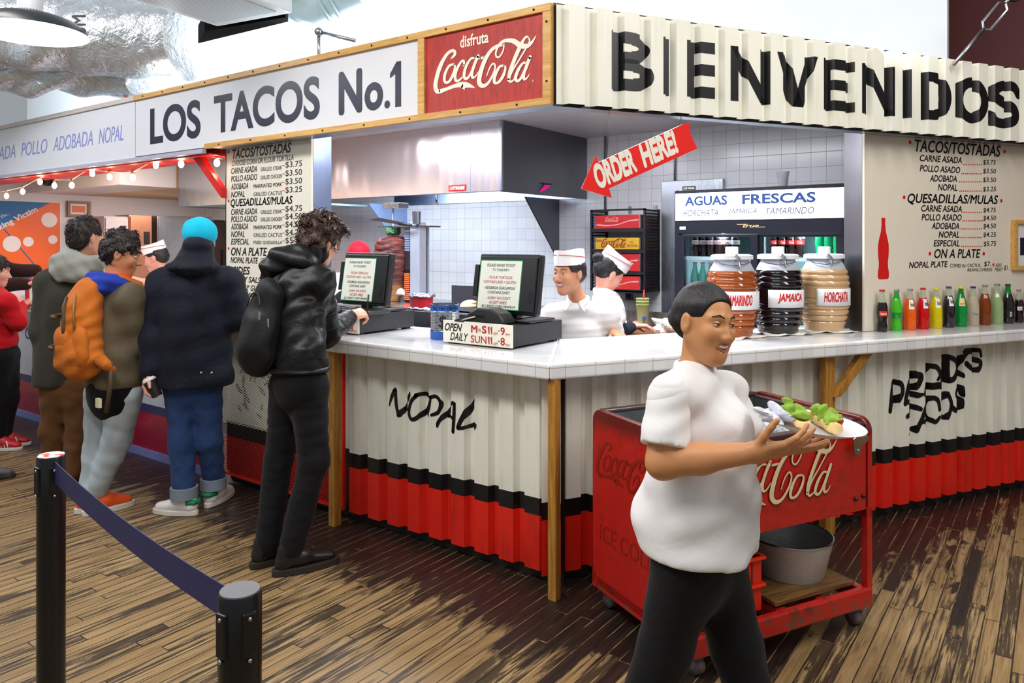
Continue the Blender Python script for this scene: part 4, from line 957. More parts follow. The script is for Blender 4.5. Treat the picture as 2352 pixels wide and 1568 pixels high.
cash_drawer('charcoal cash drawer under the writing hand of the man in leather', -1.452, .2, 0); monitor('till monitor with taped notice facing the man in leather', -1.64, .40)
t = thing('card_terminal', 'flat black signature pad under the writing hand', 'card terminal', (-1.53, .30, 1.176)); obj('shell', MB().box(-.14, .12, -.06, .12, 0, .022), mat('terminal_grey', '#2f3233', .3), t, bevel=.006); obj('screen', MB().box(-.11, .08, -.04, .09, .022, .0235), mat('pad_screen', '#3b3a40', .12), t)
t = thing('tip_can', 'ribbed tin can wrapped in blue tape for tips beside the cash drawer', 'can', (-.965, .40, 1.06))
rb = [(.0, 0), (.079, 0), (.079, .045)] + [q for i in range(14) for q in ((.0775, .048 + i * .008), (.081, .052 + i * .008))] + [(.079, .16), (.081, .195), (.077, .195), (.075, .02), (0, .02)]
obj('can', MB().lathe(rb, n=40), mat('tin', '#d3d6da', .2, metal=1), t)
TP = mat('blue_tape_band', '#2a5cb0', .45, var=.3, vs=30)
for z0, z1 in ((.0, .047), (.158, .19)):
    o = obj('tape_band', MB().lathe([(.0815, z0), (.0815, z1)], n=40), TP, t)
    if z0: 
        for k in range(4): obj('band_lettering', curl(text('Tips', .035, .018, .1, .02), [(.0815, 0), (.0815, .3)], FACE - .9 + k * .55, .166), NAVY, o)
lt = curl(text('$', .042, .075, .1, .01), [(.081, 0), (.081, .3)], FACE - .35, .06, .002); obj('dollar_mark', lt, BLACK, t)
# ------------------------------------------------------------------ big drink jars
WPL = mat('white_jar_plastic', '#e9ebef', .35, var=.03); FROST = mat('frosted_jar_shoulder', '#d9dce6', .25, var=.03, trans=.35, ior=1.1)
JP = [(.0, 0), (.108, 0), (.116, .012), (.116, .03)]
for i in range(10):
    z = .035 + i * .034; R_ = .146 - .030 * abs((z - .21) / .19) ** 2.2
    if .195 < z < .255: JP += [(R_, z), (R_, z + .03)]
    else: JP += [(R_ - .004, z), (R_ + .003, z + .012), (R_ + .003, z + .022), (R_ - .004, z + .033)]
NECKP = [(.124, .375), (.118, .39), (.105, .415), (.098, .425), (.098, .445)]
def jar(lab, u, v, col, word, w, a0, t0, dull):
    p = pb(u, v, 1.062); t = thing('drink_jar', lab, 'jar', p, 0, 'agua fresca jars on the counter'); FACE = math.atan2(CAM[1] - p[1], CAM[0] - p[0])
    obj('filled_body', MB().lathe(JP + [(.124, .375)], n=48), mat('jar_' + word.lower(), col, .1, var=.12, vs=5, coat=.5), t)
    obj('shoulder', MB().lathe(NECKP, n=48), FROST, t)
    ld = obj('lid', MB().lathe([(0, .44), (.118, .44), (.118, .462), (.10, .468), (.036, .47), (.036, .508), (.03, .512), (0, .512)], n=40), WPL, t)
    def P_(th, r, z): a = FACE + th; return (r * math.cos(a), r * math.sin(a), z)
    obj('wire_bail', MB().tube([P_(-.9, .108, .43), P_(-.8, .118, .437), P_(-.45, .128, .415), P_(.1, .132, .405), P_(.6, .125, .415), P_(1.0, .118, .425)], .0025, 6), STEELD, t)
    h = .2
    obj('ladle_handle', MB().tube([P_(h, .06, .40), P_(h, .104, .447), P_(h, .12, .462), P_(h + .1, .128, .445), P_(h + .16, .13, .395)], [.006, .008, .009, .01, .008], 8), STEEL, t)
    pf = [(.1515, 0), (.1515, .5)]
    lb = obj('label', patch(pf, .16, .262, FACE + a0, FACE + a0 + w, 0, 16, 3), LWHT, t, solid=.0015)
    obj('label_lettering', curl(text(word, .155, .062, .22, .04), pf, FACE + t0, .182, .0022), mat('label_red_ink', '#d3181c', .4), lb)
jar('barrel jar of amber tamarindo drink, leftmost on the counter', 1.41, .47, '#9a4a17', 'TAMARINDO', 1.75, -.34, -.20, 0)
jar('barrel jar of near-black jamaica drink, middle of the three', 1.756, .472, '#120a12', 'JAMAICA', 1.6, -.36, .0, 0)
jar('barrel jar of milky beige horchata, beside the steel post', 2.105, .455, '#c9a479', 'HORCHATA', 1.6, -.27, .0, 0)
for i, (u, v) in enumerate(((1.41, .47), (1.756, .472), (2.105, .455))):
    rs = np.random.default_rng(i); n = 40; vs = [(0, 0, .004)]
    for k in range(n):
        a = 2 * PI * k / n; r = .17 + .025 * math.sin(a * 4 + i) + .012 * math.sin(a * 11); vs.append((r * math.cos(a), r * math.sin(a), .003 + .010 * max(0, math.sin(a * 7 + i * 2))))
    o = obj('paper_napkin', MB().add(vs, [(0, 1 + k, 1 + (k + 1) % n) for k in range(n)], True), NAP, loc=pb(u, v, 1.0605), solid=.0015)
    tag(o, 'white paper napkins under the %s jar' % ('tamarindo', 'jamaica', 'horchata')[i], 'napkin', 'napkins under the drink jars')
# framed licence on the right
u, z = pv(2323, 505, .3)
t = thing('picture_frame', 'pale wood frame with certificate at the right edge of the menu board', 'frame', pb(3.65, .3145, 1.411), RB)
obj('frame', MB().box(0, .34, -.03, 0, 0, .03).box(0, .34, -.03, 0, .31, .34).box(0, .035, -.03, 0, .03, .31).box(.305, .34, -.03, 0, .03, .31), WOODP, t, bevel=.002); obj('certificate', MB().box(.035, .305, -.012, -.008, .03, .31), mat('paper', '#e6e6ea', .5), t); obj('portrait', MB().box(.08, .18, -.0125, -.012, .1, .22), NAVY, t)
# ------------------------------------------------------------------ red drinks cooler and what it holds
def cooler_red(name, rust=.35):
    k = Mat(name); x, y, z = k.xyz()
    n = k.noise(None, 7, 4, .7); n2 = k.noise(None, 28, 4, .7); n3 = k.noise(None, 3, 2, .5)
    low = z.smooth(.22, .06)
    c = k.mix(n3, lin('#a5120d'), lin('#c41c13')); c = k.mix((z + (n - .5) * .12).smooth(.76, .84) * rust * 2.2, c, lin('#3a1712')); c = k.mix((n * n2).smooth(.27, .40) * rust, c, lin('#5c1a12')); c = k.mix((n2 + low * .22).smooth(.66, .78) * .8, c, lin('#6b4a33'))
    k.col(c); k.set(Roughness=n * .2 + .25); k.b.inputs['Coat Weight'].default_value = .25; return k.m
CRED = cooler_red('cooler_red'); CWORN = cooler_red('cooler_worn_rail', 1.0)
TUB = mat('cooler_tub_steel', '#5b6460', .4, metal=.7, var=.4, vs=14); RIM = mat('cooler_dark_rim', '#3a1f1b', .4, var=.4, vs=10)
t = thing('drinks_cooler', 'worn red chest cooler full of ice on casters with raised script', 'cooler', pb(.655, -.405, 0), RB + math.radians(2.2))
x0, x1, y0, y1, zt, zb_ = -.475, .475, -.335, .335, .87, .105
def endp(r=.055, n=6):
    P = [(y0, zb_), (y1, zb_)]
    for cy, s in ((y1 - r, 0), (y0 + r, 1)):
        for i in range(n + 1): a = (0 if s == 0 else PI / 2) + PI / 2 * i / n; P.append((cy + r * math.cos(a), zt - r + r * math.sin(a)))
    return P
obj('end_panel', MB().prism(endp(), lambda a, b, d: (d, a, b), x0, x0 + .03), CRED, t, bevel=.004)
e = [(y0 + .0, .45), (y1, .45)] + endp()[2:]
obj('end_panel', MB().prism(e, lambda a, b, d: (d, a, b), x1 - .03, x1), CRED, t, bevel=.004)
obj('front_panel', MB().box(x0 + .03, x1 - .03, y0 + .004, y0 + .03, .49, zt - .055), CRED, t, bevel=.003)
obj('rear_panel', MB().box(x0 + .03, x1 - .03, y1 - .03, y1 - .004, zb_, zt - .02), CRED, t)
obj('rim', MB().box(x0 + .03, x1 - .03, y0 + .01, y0 + .055, zt - .055, zt - .02).box(x0 + .03, x1 - .03, y1 - .055, y1 - .01, zt - .02, zt - .004).box(x0 + .03, x0 + .06, y0 + .05, y1 - .05, zt - .03, zt - .012).box(x1 - .06, x1 - .03, y0 + .05, y1 - .05, zt - .03, zt - .012), RIM, t, bevel=.006)
obj('tub', MB().box(x0 + .055, x0 + .06, y0 + .05, y1 - .05, .52, zt - .02).box(x1 - .06, x1 - .055, y0 + .05, y1 - .05, .52, zt - .02).box(x0 + .06, x1 - .06, y0 + .05, y0 + .055, .52, zt - .04).box(x0 + .06, x1 - .06, y1 - .055, y1 - .05, .52, zt - .02).box(x0 + .05, x1 - .05, y0 + .045, y1 - .045, .5, .52), TUB, t)
obj('corner_leg', MB().box(x1 - .03, x1, y0, y0 + .03, zb_, .5), CRED, t, bevel=.003); obj('corner_leg', MB().box(x1 - .03, x1, y1 - .03, y1, zb_, .5), CRED, t, bevel=.003)
obj('base_rail', MB().box(x0, x1, y0 - .004, y0 + .03, .085, .165), CWORN, t, bevel=.008); obj('base_rail', MB().box(x0, x1, y1 - .03, y1, .09, .16), CWORN, t)
obj('side_rail', MB().box(x0, x0 + .04, y0 + .03, y1 - .03, .085, .15), CWORN, t, bevel=.008); obj('side_rail', MB().box(x1 - .035, x1, y0 + .03, y1 - .03, .09, .15), CWORN, t)
obj('cross_bar', MB().box(-.02, .03, y0 + .03, y1 - .03, .10, .155).box(.2, .24, y0 + .03, y1 - .03, .10, .155).box(-.36, -.32, y0 + .03, y1 - .03, .10, .155), CWORN, t)
obj('seam', MB().box(x1 - .032, x1 - .03, y0 - .001, y0 + .002, .5, zt - .05), BLACK, t)
for x in (x0 + .06, x1 - .05):
    for y in (y0 + .05, y1 - .05): obj('caster', MB().tube([(x - .018, y, .035), (x + .018, y, .035)], .034, 16).box(x - .02, x + .02, y - .02, y + .02, .06, .09), mat('caster_grey', '#6a5f5e', .4), t)
CRM = mat('aged_cream_paint', '#d8c9a0', .5, var=.15, vs=20); REDE = mat('raised_red_edge', '#8a100c', .35)
lt = logo(.655, 1.04, .78); obj('raised_script', on(lt, (x0 + .085, y0 - .0015, .592), EX, EZ), CRM, t)
lt = logo(.655, 1.04); obj('script_red_edge', on(lt, (x0 + .089, y0 - .0002, .588), EX, EZ), REDE, t)  # darker red edge: slightly offset copy behind the cream script
lt = logo(.50, 1.0); obj('embossed_script', on(lt, (x0 - .0012, y1 - .04, .58), (0, -1, 0), EZ), mat('emboss_red', '#8f1a10', .25, coat=.5), t)
lt = text('ICE COLD', .40, .075, .1, .0); obj('embossed_words', on(lt, (x0 - .0012, y1 - .06, .31), (0, -1, 0), EZ), MC['emboss_red'], t)
for z in (.545, .55): obj('rivet', MB().ball((x1 - .1 if z < .548 else x1 - .055, y0 - .001, z), .009, 10, 6), BLACK, t)
t2 = thing('bottle_opener', 'cast metal bottle opener screwed to the top right of the red cooler', 'opener', pb(1.03, -.742, .76), RB)
obj('mouth', MB().prism([(-.045, .045), (-.03, .055), (0, .05), (.03, .055), (.045, .045), (.035, .02), (0, .008), (-.035, .02)], lambda x, y, d: (x, d - y * .35 + .01, y), -.02, -.012), mat('cast_metal', '#a9a196', .25, metal=1), t2, bevel=.003)
obj('back_plate', MB().prism([(-.025, .03), (.025, .03), (.02, -.015), (.0, -.03), (-.02, -.015)], lambda x, y, d: (x, d, y), -.006, 0), MC['cast_metal'], t2); obj('screw', MB().ball((0, -.007, -.008), .006, 8, 5), STEEL, t2)
lt = logo(.05); obj('emblem', on(lt, (-.025, -.012, .02), (1, 0, 0), (0, -.33, .94)), BLACK, t2)
# ice: nobody could count it
rs = np.random.default_rng(5); ice = MB(); tt = Matrix.Rotation(RB + math.radians(2.2), 4, 'Z'); cc = pb(.655, -.405, 0)
for i in range(520):
    x, y = rs.uniform(x0 + .09, x1 - .09), rs.uniform(y0 + .09, y1 - .09); z = .745 + .055 * math.exp(-((x - .1) / .3) ** 2 - ((y - .05) / .25) ** 2) + rs.uniform(-.02, .02)
    s = rs.uniform(.014, .024); R3 = np.array(Matrix.Rotation(rs.uniform(0, 6), 3, Vector(rs.normal(size=3)).normalized()))
    vs = [R3 @ np.array((a * s * rs.uniform(.6, 1), b * s * rs.uniform(.6, 1), c * s * rs.uniform(.5, .9))) + (x, y, z) for a in (-1, 1) for b in (-1, 1) for c in (-1, 1)]
    ice.add([tt @ Vector(v) + Vector(cc) for v in vs], [(0, 1, 3, 2), (4, 6, 7, 5), (0, 4, 5, 1), (2, 3, 7, 6), (0, 2, 6, 4), (1, 5, 7, 3)])
bed = [tt @ Vector(p) + Vector(cc) for p in ((x0 + .062, y0 + .058, .735), (x1 - .062, y0 + .058, .735), (x1 - .062, y1 - .058, .735), (x0 + .062, y1 - .058, .735))]
ice.add(bed, [(0, 1, 2, 3)])
o = obj('ice', ice, mat('ice', '#eef3f6', .08, var=.05, trans=.55, ior=1.2), sharp=0); tag(o, 'heap of clear ice cubes filling the red cooler', 'ice', kind='stuff')
# lower shelf: two crates, board, bucket
def crate(lab, z):
    c = thing('drink_crate', lab, 'crate', pb(.385, -.44, z), RB + math.radians(2.2), 'plastic crates under the cooler')
    pc = mat('crate_plastic', '#d4270f', .35, var=.08); h = .105
    obj('shell', MB().box(-.185, .185, -.255, -.243, 0, h).box(-.185, .185, .243, .255, 0, h).box(-.185, -.173, -.243, .243, 0, h).box(.173, .185, -.243, .243, 0, h).box(-.173, .173, -.243, .243, 0, .008), pc, c)
    obj('rim', MB().box(-.2, .2, -.27, -.243, h - .014, h).box(-.2, .2, .243, .27, h - .014, h).box(-.2, -.173, -.243, .243, h - .014, h).box(.173, .2, -.243, .243, h - .014, h), pc, c, bevel=.005)
    obj('divider', MB().box(-.06, -.055, -.24, .24, .01, h - .02).box(.055, .06, -.24, .24, .01, h - .02).box(-.17, .17, -.08, -.075, .01, h - .02).box(-.17, .17, .075, .08, .01, h - .02), pc, c)
    obj('rib', MB().box(-.14, -.134, -.2575, -.255, .004, h - .016).box(.134, .14, -.2575, -.255, .004, h - .016), REDE, c)
    lt = logo(.17); obj('script', on(lt, (-.085, -.2565, .02), EX, EZ), mat('crate_white', '#ece8e4', .4), c); obj('small_word', on(text('Disfruta', .06, .014, 0, .01), (-.04, -.2565, .078), EX, EZ), MC['crate_white'], c)
crate('lower red plastic crate on the base of the cooler', .166); crate('upper red plastic crate stacked beside the bucket', .272)
o = obj('wood_board', MB().box(-.21, .235, -.27, .26, 0, .018), wood('worn_board', '#4a3016', '#8a6231', 0, 1.2), loc=pb(.84, -.42, .167), bevel=.003); o.rotation_euler = (0, 0, RB + math.radians(2.2)); tag(o, 'worn wooden board under the galvanised bucket', 'board')
t = thing('bucket', 'galvanised metal bucket on the lower shelf of the cooler', 'bucket', pb(.905, -.50, .186))
GAL = mat('galvanised', '#b9bbb8', .38, metal=.45, var=.2, vs=12, bump=.35, bs=120, bd=.006)
obj('pail', MB().lathe([(0, .004), (.135, .004), (.138, 0), (.14, .004), (.177, .158), (.174, .159), (.135, .012), (0, .012)], n=48), GAL, t)
obj('rim_wire', MB().tube([(.177 * math.cos(a), .177 * math.sin(a), .16) for a in np.linspace(0, 2 * PI, 49)[:-1]], .004, 8, closed=True), STEEL, t)
q = RT * -1; hpts = [q * .19 + np.array([0, 0, .15]), q * .215 + np.array([0, 0, .12]) - FW * .05, q * .22 + np.array([0, 0, .06]) - FW * .02, q * .18 + np.array([0, 0, .03])]
obj('bail_handle', MB().tube(hpts, .0035, 6), STEEL, t)
o = obj('drain_tap', MB().tube([(0, 0, 0), (0, 0, -.055)], .009, 10).tube([(-.02, 0, -.03), (.03, 0, -.03)], .006, 8), mat('brass', '#b58a3a', .3, metal=1), loc=pb(.84, -.52, .495)); tag(o, 'brass drain tap under the tub of the cooler above the bucket', 'tap')

# ------------------------------------------------------------------ queue posts and belt
PB_ = mat('post_black', '#101013', .32, bump=.06, bs=300)
def stanchion(lab, x, y, top, stick=False):
    t = thing('queue_post', lab, 'post', (x, y, 0))
    obj('base', MB().lathe([(0, 0), (.16, 0), (.165, .01), (.14, .022), (.04, .03), (.037, .05)], n=40), PB_, t)
    obj('pole', MB().lathe([(.036, .03), (.036, .87), (.0365, .87), (.0365, .995), (.034, 1.0)], n=40), PB_, t)
    obj('cap', MB().lathe([(.034, .9985), (.033, 1.002), (0, 1.003)], n=40), top, t)
    for k, a in enumerate((FACE - .55, FACE + .75)):
        c, s = math.cos(a), math.sin(a)
        b = MB().box(-.012, .012, -.012, .004, .90, .975); b.xf(lambda p: ((.037 + p[1]) * c - p[0] * s, (.037 + p[1]) * s + p[0] * c, p[2])); obj('belt_slot', b, BLACK, t, bevel=.003)
        for z in (.965, .895): obj('screw', MB().ball((.0405 * c, .0405 * s, z), .004, 8, 5), STEEL, t)
    return t
stk = Mat('sticker_top'); x_, y_, z_ = stk.xyz(); stk.col(stk.mix(stk.noise(None, 40, 3, .6).smooth(.52, .6), lin('#eeece8'), lin('#c9453a'))); stk.set(Roughness=.4)
stanchion('black queue post with red and white sticker on its cap, at the left', -.466, -1.845, stk.m); stanchion('black queue post with plain grey cap, nearest the camera', .69, -2.02, mat('post_grey_cap', '#6c6c70', .4))
a, b = np.array([-.466, -1.845, 0]), np.array([.69, -2.02, 0]); d = (b - a) / np.linalg.norm(b - a); a = a + d * .037; b = b - d * .037
n = 24; vs = []
for i in range(n + 1):
    q = a + (b - a) * i / n; s = .018 * 4 * (i / n) * (1 - i / n); vs += [(q[0], q[1], .990 - s), (q[0], q[1], .932 - s)]
o = obj('queue_belt', MB().add(vs, [(2 * i, 2 * i + 2, 2 * i + 3, 2 * i + 1) for i in range(n)], False), mat('navy_webbing', '#2b2c60', .6, bump=.2, bs=500), solid=.002); tag(o, 'navy retractable belt stretched between the two black queue posts', 'belt')

# ------------------------------------------------------------------ lamps, ducts and fittings overhead
t = thing('pendant_lamp', 'black enamel pendant lamp with glowing white underside at upper left', 'lamp', (-1.93, -1.33, 2.545))
obj('shade', MB().lathe([(.235, 0), (.228, .018), (.19, .052), (.14, .072), (.075, .082), (.05, .09), (.05, .125)], n=56), mat('shade_black', '#1d2226', .35, var=.3, vs=40), t)
obj('shade_lining', MB().lathe([(.236, -.003), (.225, .014), (.187, .047), (.137, .067), (.0, .076)], n=56), mat('lit_shade_lining', '#ffffff', .4, emit='#f6fbff', es=1.3), t)
obj('bulb', MB().ball((0, 0, .045), (.035, .035, .045), 16, 10), mat('lit_bulb', '#ffffff', .4, emit='#ffffff', es=14), t)
obj('socket', MB().lathe([(.05, .09), (.052, .16), (.045, .185), (.03, .19), (.02, .21)], n=28), mat('socket_white', '#c9ccd0', .4), t); obj('stem', MB().tube([(0, 0, .19), (0, 0, 2.71)], .008, 8), STEELD, t)
lamp('pendant_glow', (-1.93, -1.33, 2.53), 14, (1, .98, .95), .12)
FD_ = Mat('duct_foil'); fn = FD_.noise(None, 7, 4, .65, 1.2); fn2 = FD_.noise(None, 26, 3, .6)
FD_.col(FD_.mix(fn, lin('#c2c7cb'), lin('#eef2f5'))); FD_.set(Metallic=.62, Roughness=fn2 * .2 + .16); FD_.bump(fn + fn2 * .2, .7, .04)
def wrap_duct(name, lab, a, b, r, seed):
    a, b = np.array(a), np.array(b); d = b - a; L = np.linalg.norm(d); d = d / L; up = np.array([0, 0, 1.]); up = up - d * (d @ up); up /= np.linalg.norm(up); w = np.cross(d, up)
    rs = np.random.default_rng(seed); ph = rs.uniform(0, 6, 12); fr = rs.uniform(1, 5, (12, 2)); N, M_ = 60, 56; vs = []
    for i in range(N + 1):
        s = i / N
        for j in range(M_):
            th = 2 * PI * j / M_; dr = sum(math.sin(fr[k, 0] * 3 * s * L + round(fr[k, 1]) * th + ph[k]) for k in range(12)) * .006 + .014 * abs(math.sin(s * L * 4.2))
            rr = (r + dr) * (1 if i < N - 1 else (.97 if i < N else .8)); vs.append(a + d * s * L + rr * (math.cos(th) * up + math.sin(th) * w))
    mb = MB().add(vs, [(i * M_ + j, i * M_ + (j + 1) % M_, (i + 1) * M_ + (j + 1) % M_, (i + 1) * M_ + j) for i in range(N) for j in range(M_)], True)
    mb.add(vs[-M_:], [tuple(range(M_))])
    o = obj(name, mb, FD_.m, sharp=30); return tag(o, lab, 'duct')
o = wrap_duct('foil_duct', 'big foil-wrapped air duct behind the pendant lamp', at(-160, 60, 6.3), at(440, 92, 5.9), .31, 1)
lt = text('3M', .14, .11, 0, .03); p = at(198, 78, 5.55); obj('print', on(lt, p, np.array([0, 0, 1.0]) * 1, -RT), BLACK, None)
bpy.data.objects['print'].parent = o
wrap_duct('foil_duct', 'sagging lower foil-wrapped duct at the upper left corner', at(-200, 150, 6.6), at(330, 165, 6.25), .2, 4)
t = thing('spiral_duct', 'pale spiral metal duct bending up at the top of the view', 'duct', (0, 0, 0))
pts = [at(380, -120, 5.7), at(520, -78, 5.6), at(640, -50, 5.55), at(720, -34, 5.5), at(768, -52, 5.5), at(790, -110, 5.5), at(795, -220, 5.5)]
DS = mat('duct_teal_steel', '#bcd0d2', .3, metal=.5, var=.12)
obj('duct_body', MB().tube(pts, .275, 40), DS, t)
rg = MB()
for i in range(12):
    f = i / 11 * 4.9; k = int(f); q = pts[k] + (pts[k + 1] - pts[k]) * (f - k); dd = pts[k + 1] - pts[k]; dd /= np.linalg.norm(dd); rg.tube([q - dd * .01, q + dd * .01], .281, 40)
    obj('seam_ring', rg, MC['duct_teal_steel'], t); rg = MB()
t = thing('ceiling_cassette', 'white ceiling air unit with ribbed grille at the top of the view', 'air unit', (-2.22, -.18, 3.0), math.radians(9.4))
GR = Mat('ribbed_grille'); gx, gy, gz = GR.xyz(); GR.col(GR.mix((gy * 62).fract().gt(.5), lin('#9fb0bd'), lin('#dbe6ee'))); GR.set(Roughness=.4)
obj('case', MB().box(-.34, .3, -.5, .27, .0, .16), mat('cassette_white', '#e2eaf0', .4), t, bevel=.01); obj('grille', MB().box(-.28, .24, -.45, .19, -.006, 0), GR.m, t)
obj('hanger', MB().tube([(-.3, .2, .16), (-.3, .2, 2.2)], .006, 6).tube([(.26, .2, .16), (.26, .2, 2.2)], .006, 6), STEELD, t)
q = [pa_ for pa_ in ((480, 66), (656, 36), (650, 44), (455, 95))]
def gz(px, py, z): d = ray(px, py); t_ = (z - CAM[2]) / d[2]; return CAM + t_ * d
o = obj('shaded_recess_slab', MB().prism([tuple(gz(x, y, 3.0)[:2]) for x, y in ((470, 70), (656, 38), (662, 48), (455, 98))], lambda x, y, d: (x, y, d), 2.995, 3.12), mat('recess_shade_black', '#040405', .9, spec=.1)); tag(o, 'thin black slab standing for a shaded ceiling recess beside the air unit', 'duct')  # solid slab coloured black for the shade inside a ceiling recess
for i, (x, z, lab) in enumerate(((-.70, 2.775, 'glowing globe bulb above the red soda sign'), (-2.17, 2.78, 'glowing globe bulb above the letters LOS TACOS'), (-3.74, 2.765, 'glowing globe bulb above the panel seam of the sign'))):
    t = thing('globe_bulb', lab, 'bulb', (x, .26, z), 0, 'globe bulbs along the top of the sign')
    obj('globe', MB().ball((0, 0, .005), .042, 18, 12), mat('lit_globe', '#ffffff', .2, emit='#f2fbff', es=9), t); obj('base', MB().lathe([(.02, -.05), (.02, -.03), (.03, -.028)], n=16), STEEL, t)
    lamp('globe_glow', (x, .34, z + .08), 3.5, (.9, .97, 1), .05)
t = thing('gooseneck_arm', 'bent grey pipe arm rising from the sign beside the globe bulb', 'pipe', (-1.85, .24, 2.7))
obj('pipe', MB().tube([(0, 0, 0), (0, 0, .18)], .011, 8), STEEL, t); obj('pipe', MB().tube([(0, 0, .19), (.27, .05, .105)], .011, 8), STEEL, t); obj('elbow', MB().ball((0, 0, .19), .028, 12, 8), STEEL, t)
t = thing('turnbuckle', 'slanting metal tie rod with turnbuckle in front of the dark red wall', 'rod', (1.30, 2.5, 2.68))
P_ = lambda f: np.array([.27, .21, .40]) * f
obj('rod', MB().tube([P_(0), P_(.55)], .011, 8).tube([P_(.95), P_(1.05)], .011, 8), STEEL, t); s_ = np.array([.6, .45, 0]) * .022; s2 = np.array([.3, .2, -.4]); s2 = np.array([.0202, .0158, -.0222])
obj('buckle', MB().tube([P_(.55) , P_(.6) + s2, P_(.9) + s2, P_(.95), P_(.9) - s2, P_(.6) - s2], .008, 8, closed=True), STEEL, t); obj('anchor', MB().ball(P_(1.12), .06, 14, 8), BLACK, t)
o = obj('red_cable', MB().tube([at(255, 165, 6.3), at(262, 195, 6.3), at(292, 224, 6.2)], .012, 8), mat('cable_red', '#a8483c', .5)); tag(o, 'short red cable hanging under the foil duct', 'cable')
# ------------------------------------------------------------------ left kitchen: lights, bracket, poster, cabinets
t = thing('string_lights', 'white string of small warm bulbs along the left opening', 'string lights', (-5.0, .3, 2.2))
pts = [(-7.3, 2.10), (-6.681, 2.115), (-6.301, 2.135), (-5.915, 2.205), (-5.75, 2.225), (-5.614, 2.175), (-5.269, 2.155), (-4.95, 2.235), (-4.889, 2.228), (-4.585, 2.19), (-4.207, 2.165), (-3.9, 2.235), (-3.855, 2.24), (-3.6, 2.235), (-3.497, 2.225), (-3.25, 2.245), (-3.032, 2.205), (-2.96, 2.19)]
obj('wire', MB().tube([(x + 5, 0, z - 2.2) for x, z in pts], .006, 6), mat('white_wire', '#f0e6dc', .5), t)
for x, z in ((-6.681, 2.061), (-6.301, 2.09), (-5.915, 2.165), (-5.614, 2.118), (-5.269, 2.105), (-4.889, 2.19), (-4.585, 2.145), (-4.207, 2.12), (-3.855, 2.2), (-3.497, 2.185), (-3.032, 2.165)):
    b_ = obj('bulb', MB().ball((x + 5, 0, z - 2.2), (.021, .021, .028), 14, 10), mat('warm_bulb', '#fff2e0', .3, emit='#ffd9b0', es=22), t); obj('socket', MB().tube([(x + 5, 0, z - 2.2 + .03), (x + 5, 0, z - 2.2 + .06)], .014, 8), mat('socket_orange', '#c98a5c', .4), b_)
    lamp('bulb_glow', (x, .3, z - .05), .6, (1, .74, .5), .03)
t = thing('awning_bracket', 'red painted bracket and edge board at the left opening', 'bracket', (-3.2, .3, 2.0))
obj('edge_board', MB().box(-4.3, .24, -.09, .18, .212, .221), REDP, t); obj('return_board', MB().box(-.15, .24, -.02, .02, .225, .262), REDP, t)
obj('brace', MB().prism([(-.14, .262), (-.04, .262), (.27, -.02), (.27, .07 - .16)], lambda x, y, d: (x, d, y), -.03, .01), REDP, t)
XW = -7.595
def px_(px, py, X=XW): d = ray(px, py); t_ = (X - CAM[0]) / d[0]; p = CAM + t_ * d; return p[1], p[2]
t = thing('poster', 'orange and blue first-aid poster on the left kitchen wall', 'poster', (XW, 0, 0))
(yr, zt_), (_, zb2) = px_(138, 466), px_(138, 650); yl = yr - .95
PO = mat('poster_orange', '#f0641c', .45, var=.05); PBL = mat('poster_blue', '#16639c', .45, var=.05); PWH = mat('poster_white', '#e9dcd6', .45, var=.05)
PX = lambda p: (.0 + p[2], p[0], p[1])
obj('sheet', MB().box(-.004, 0, yl - .01, yr + .012, zb2 - .01, zt_ + .012), PWH, t); obj('orange_field', MB().add([(yl, zb2, .001), (yr, zb2, .001), (yr, zt_, .001), (yl, zt_, .001)], [(0, 1, 2, 3)]).xf(PX), PO, t)
band = MB().add([(yl, zt_, .002), (yr - .1, zt_, .002), (yr - .62, zt_ - .30, .002), (yl, zt_ - .49, .002)], [(0, 1, 2, 3)]); stroke(band, [(yr - .60, zt_ - .28), (yr - .22, zt_ - .78)], .014, .002, smooth=False); band.add([(yr - .42, zb2, .002), (yr - .27, zb2, .002), (yr - .32, zb2 + .12, .002)], [(0, 1, 2)])
obj('blue_band', band.xf(PX), PBL, t)
sl = np.array([.866, .5]); 
def slanted(body, w, h, y, z, **k): return text(body, w, h, **k).xf(lambda p: (y + p[0] * .866 - p[1] * .5, z + p[0] * .5 + p[1] * .866, .004)).xf(PX)
obj('lettering', slanted('Choking Victim', .62, .085, yr - .76, zt_ - .43, bold=.03), PWH, t); obj('small_lettering', slanted('for the...', .16, .04, yr - .66, zt_ - .23), PWH, t)
dm = MB()
for px, py, r in ((113, 505, .085), (27, 560, .09), (65, 555, .055), (121, 550, .05)): y, z = px_(px, py); disc(dm, y, z, r, .003)
dm2 = MB()
for q in range(0, len(dm.f)): m_ = MB(); m_.add([dm.v[i] for i in dm.f[q]], [tuple(range(len(dm.f[q])))]); obj('diagram', m_.xf(PX), PWH, t)
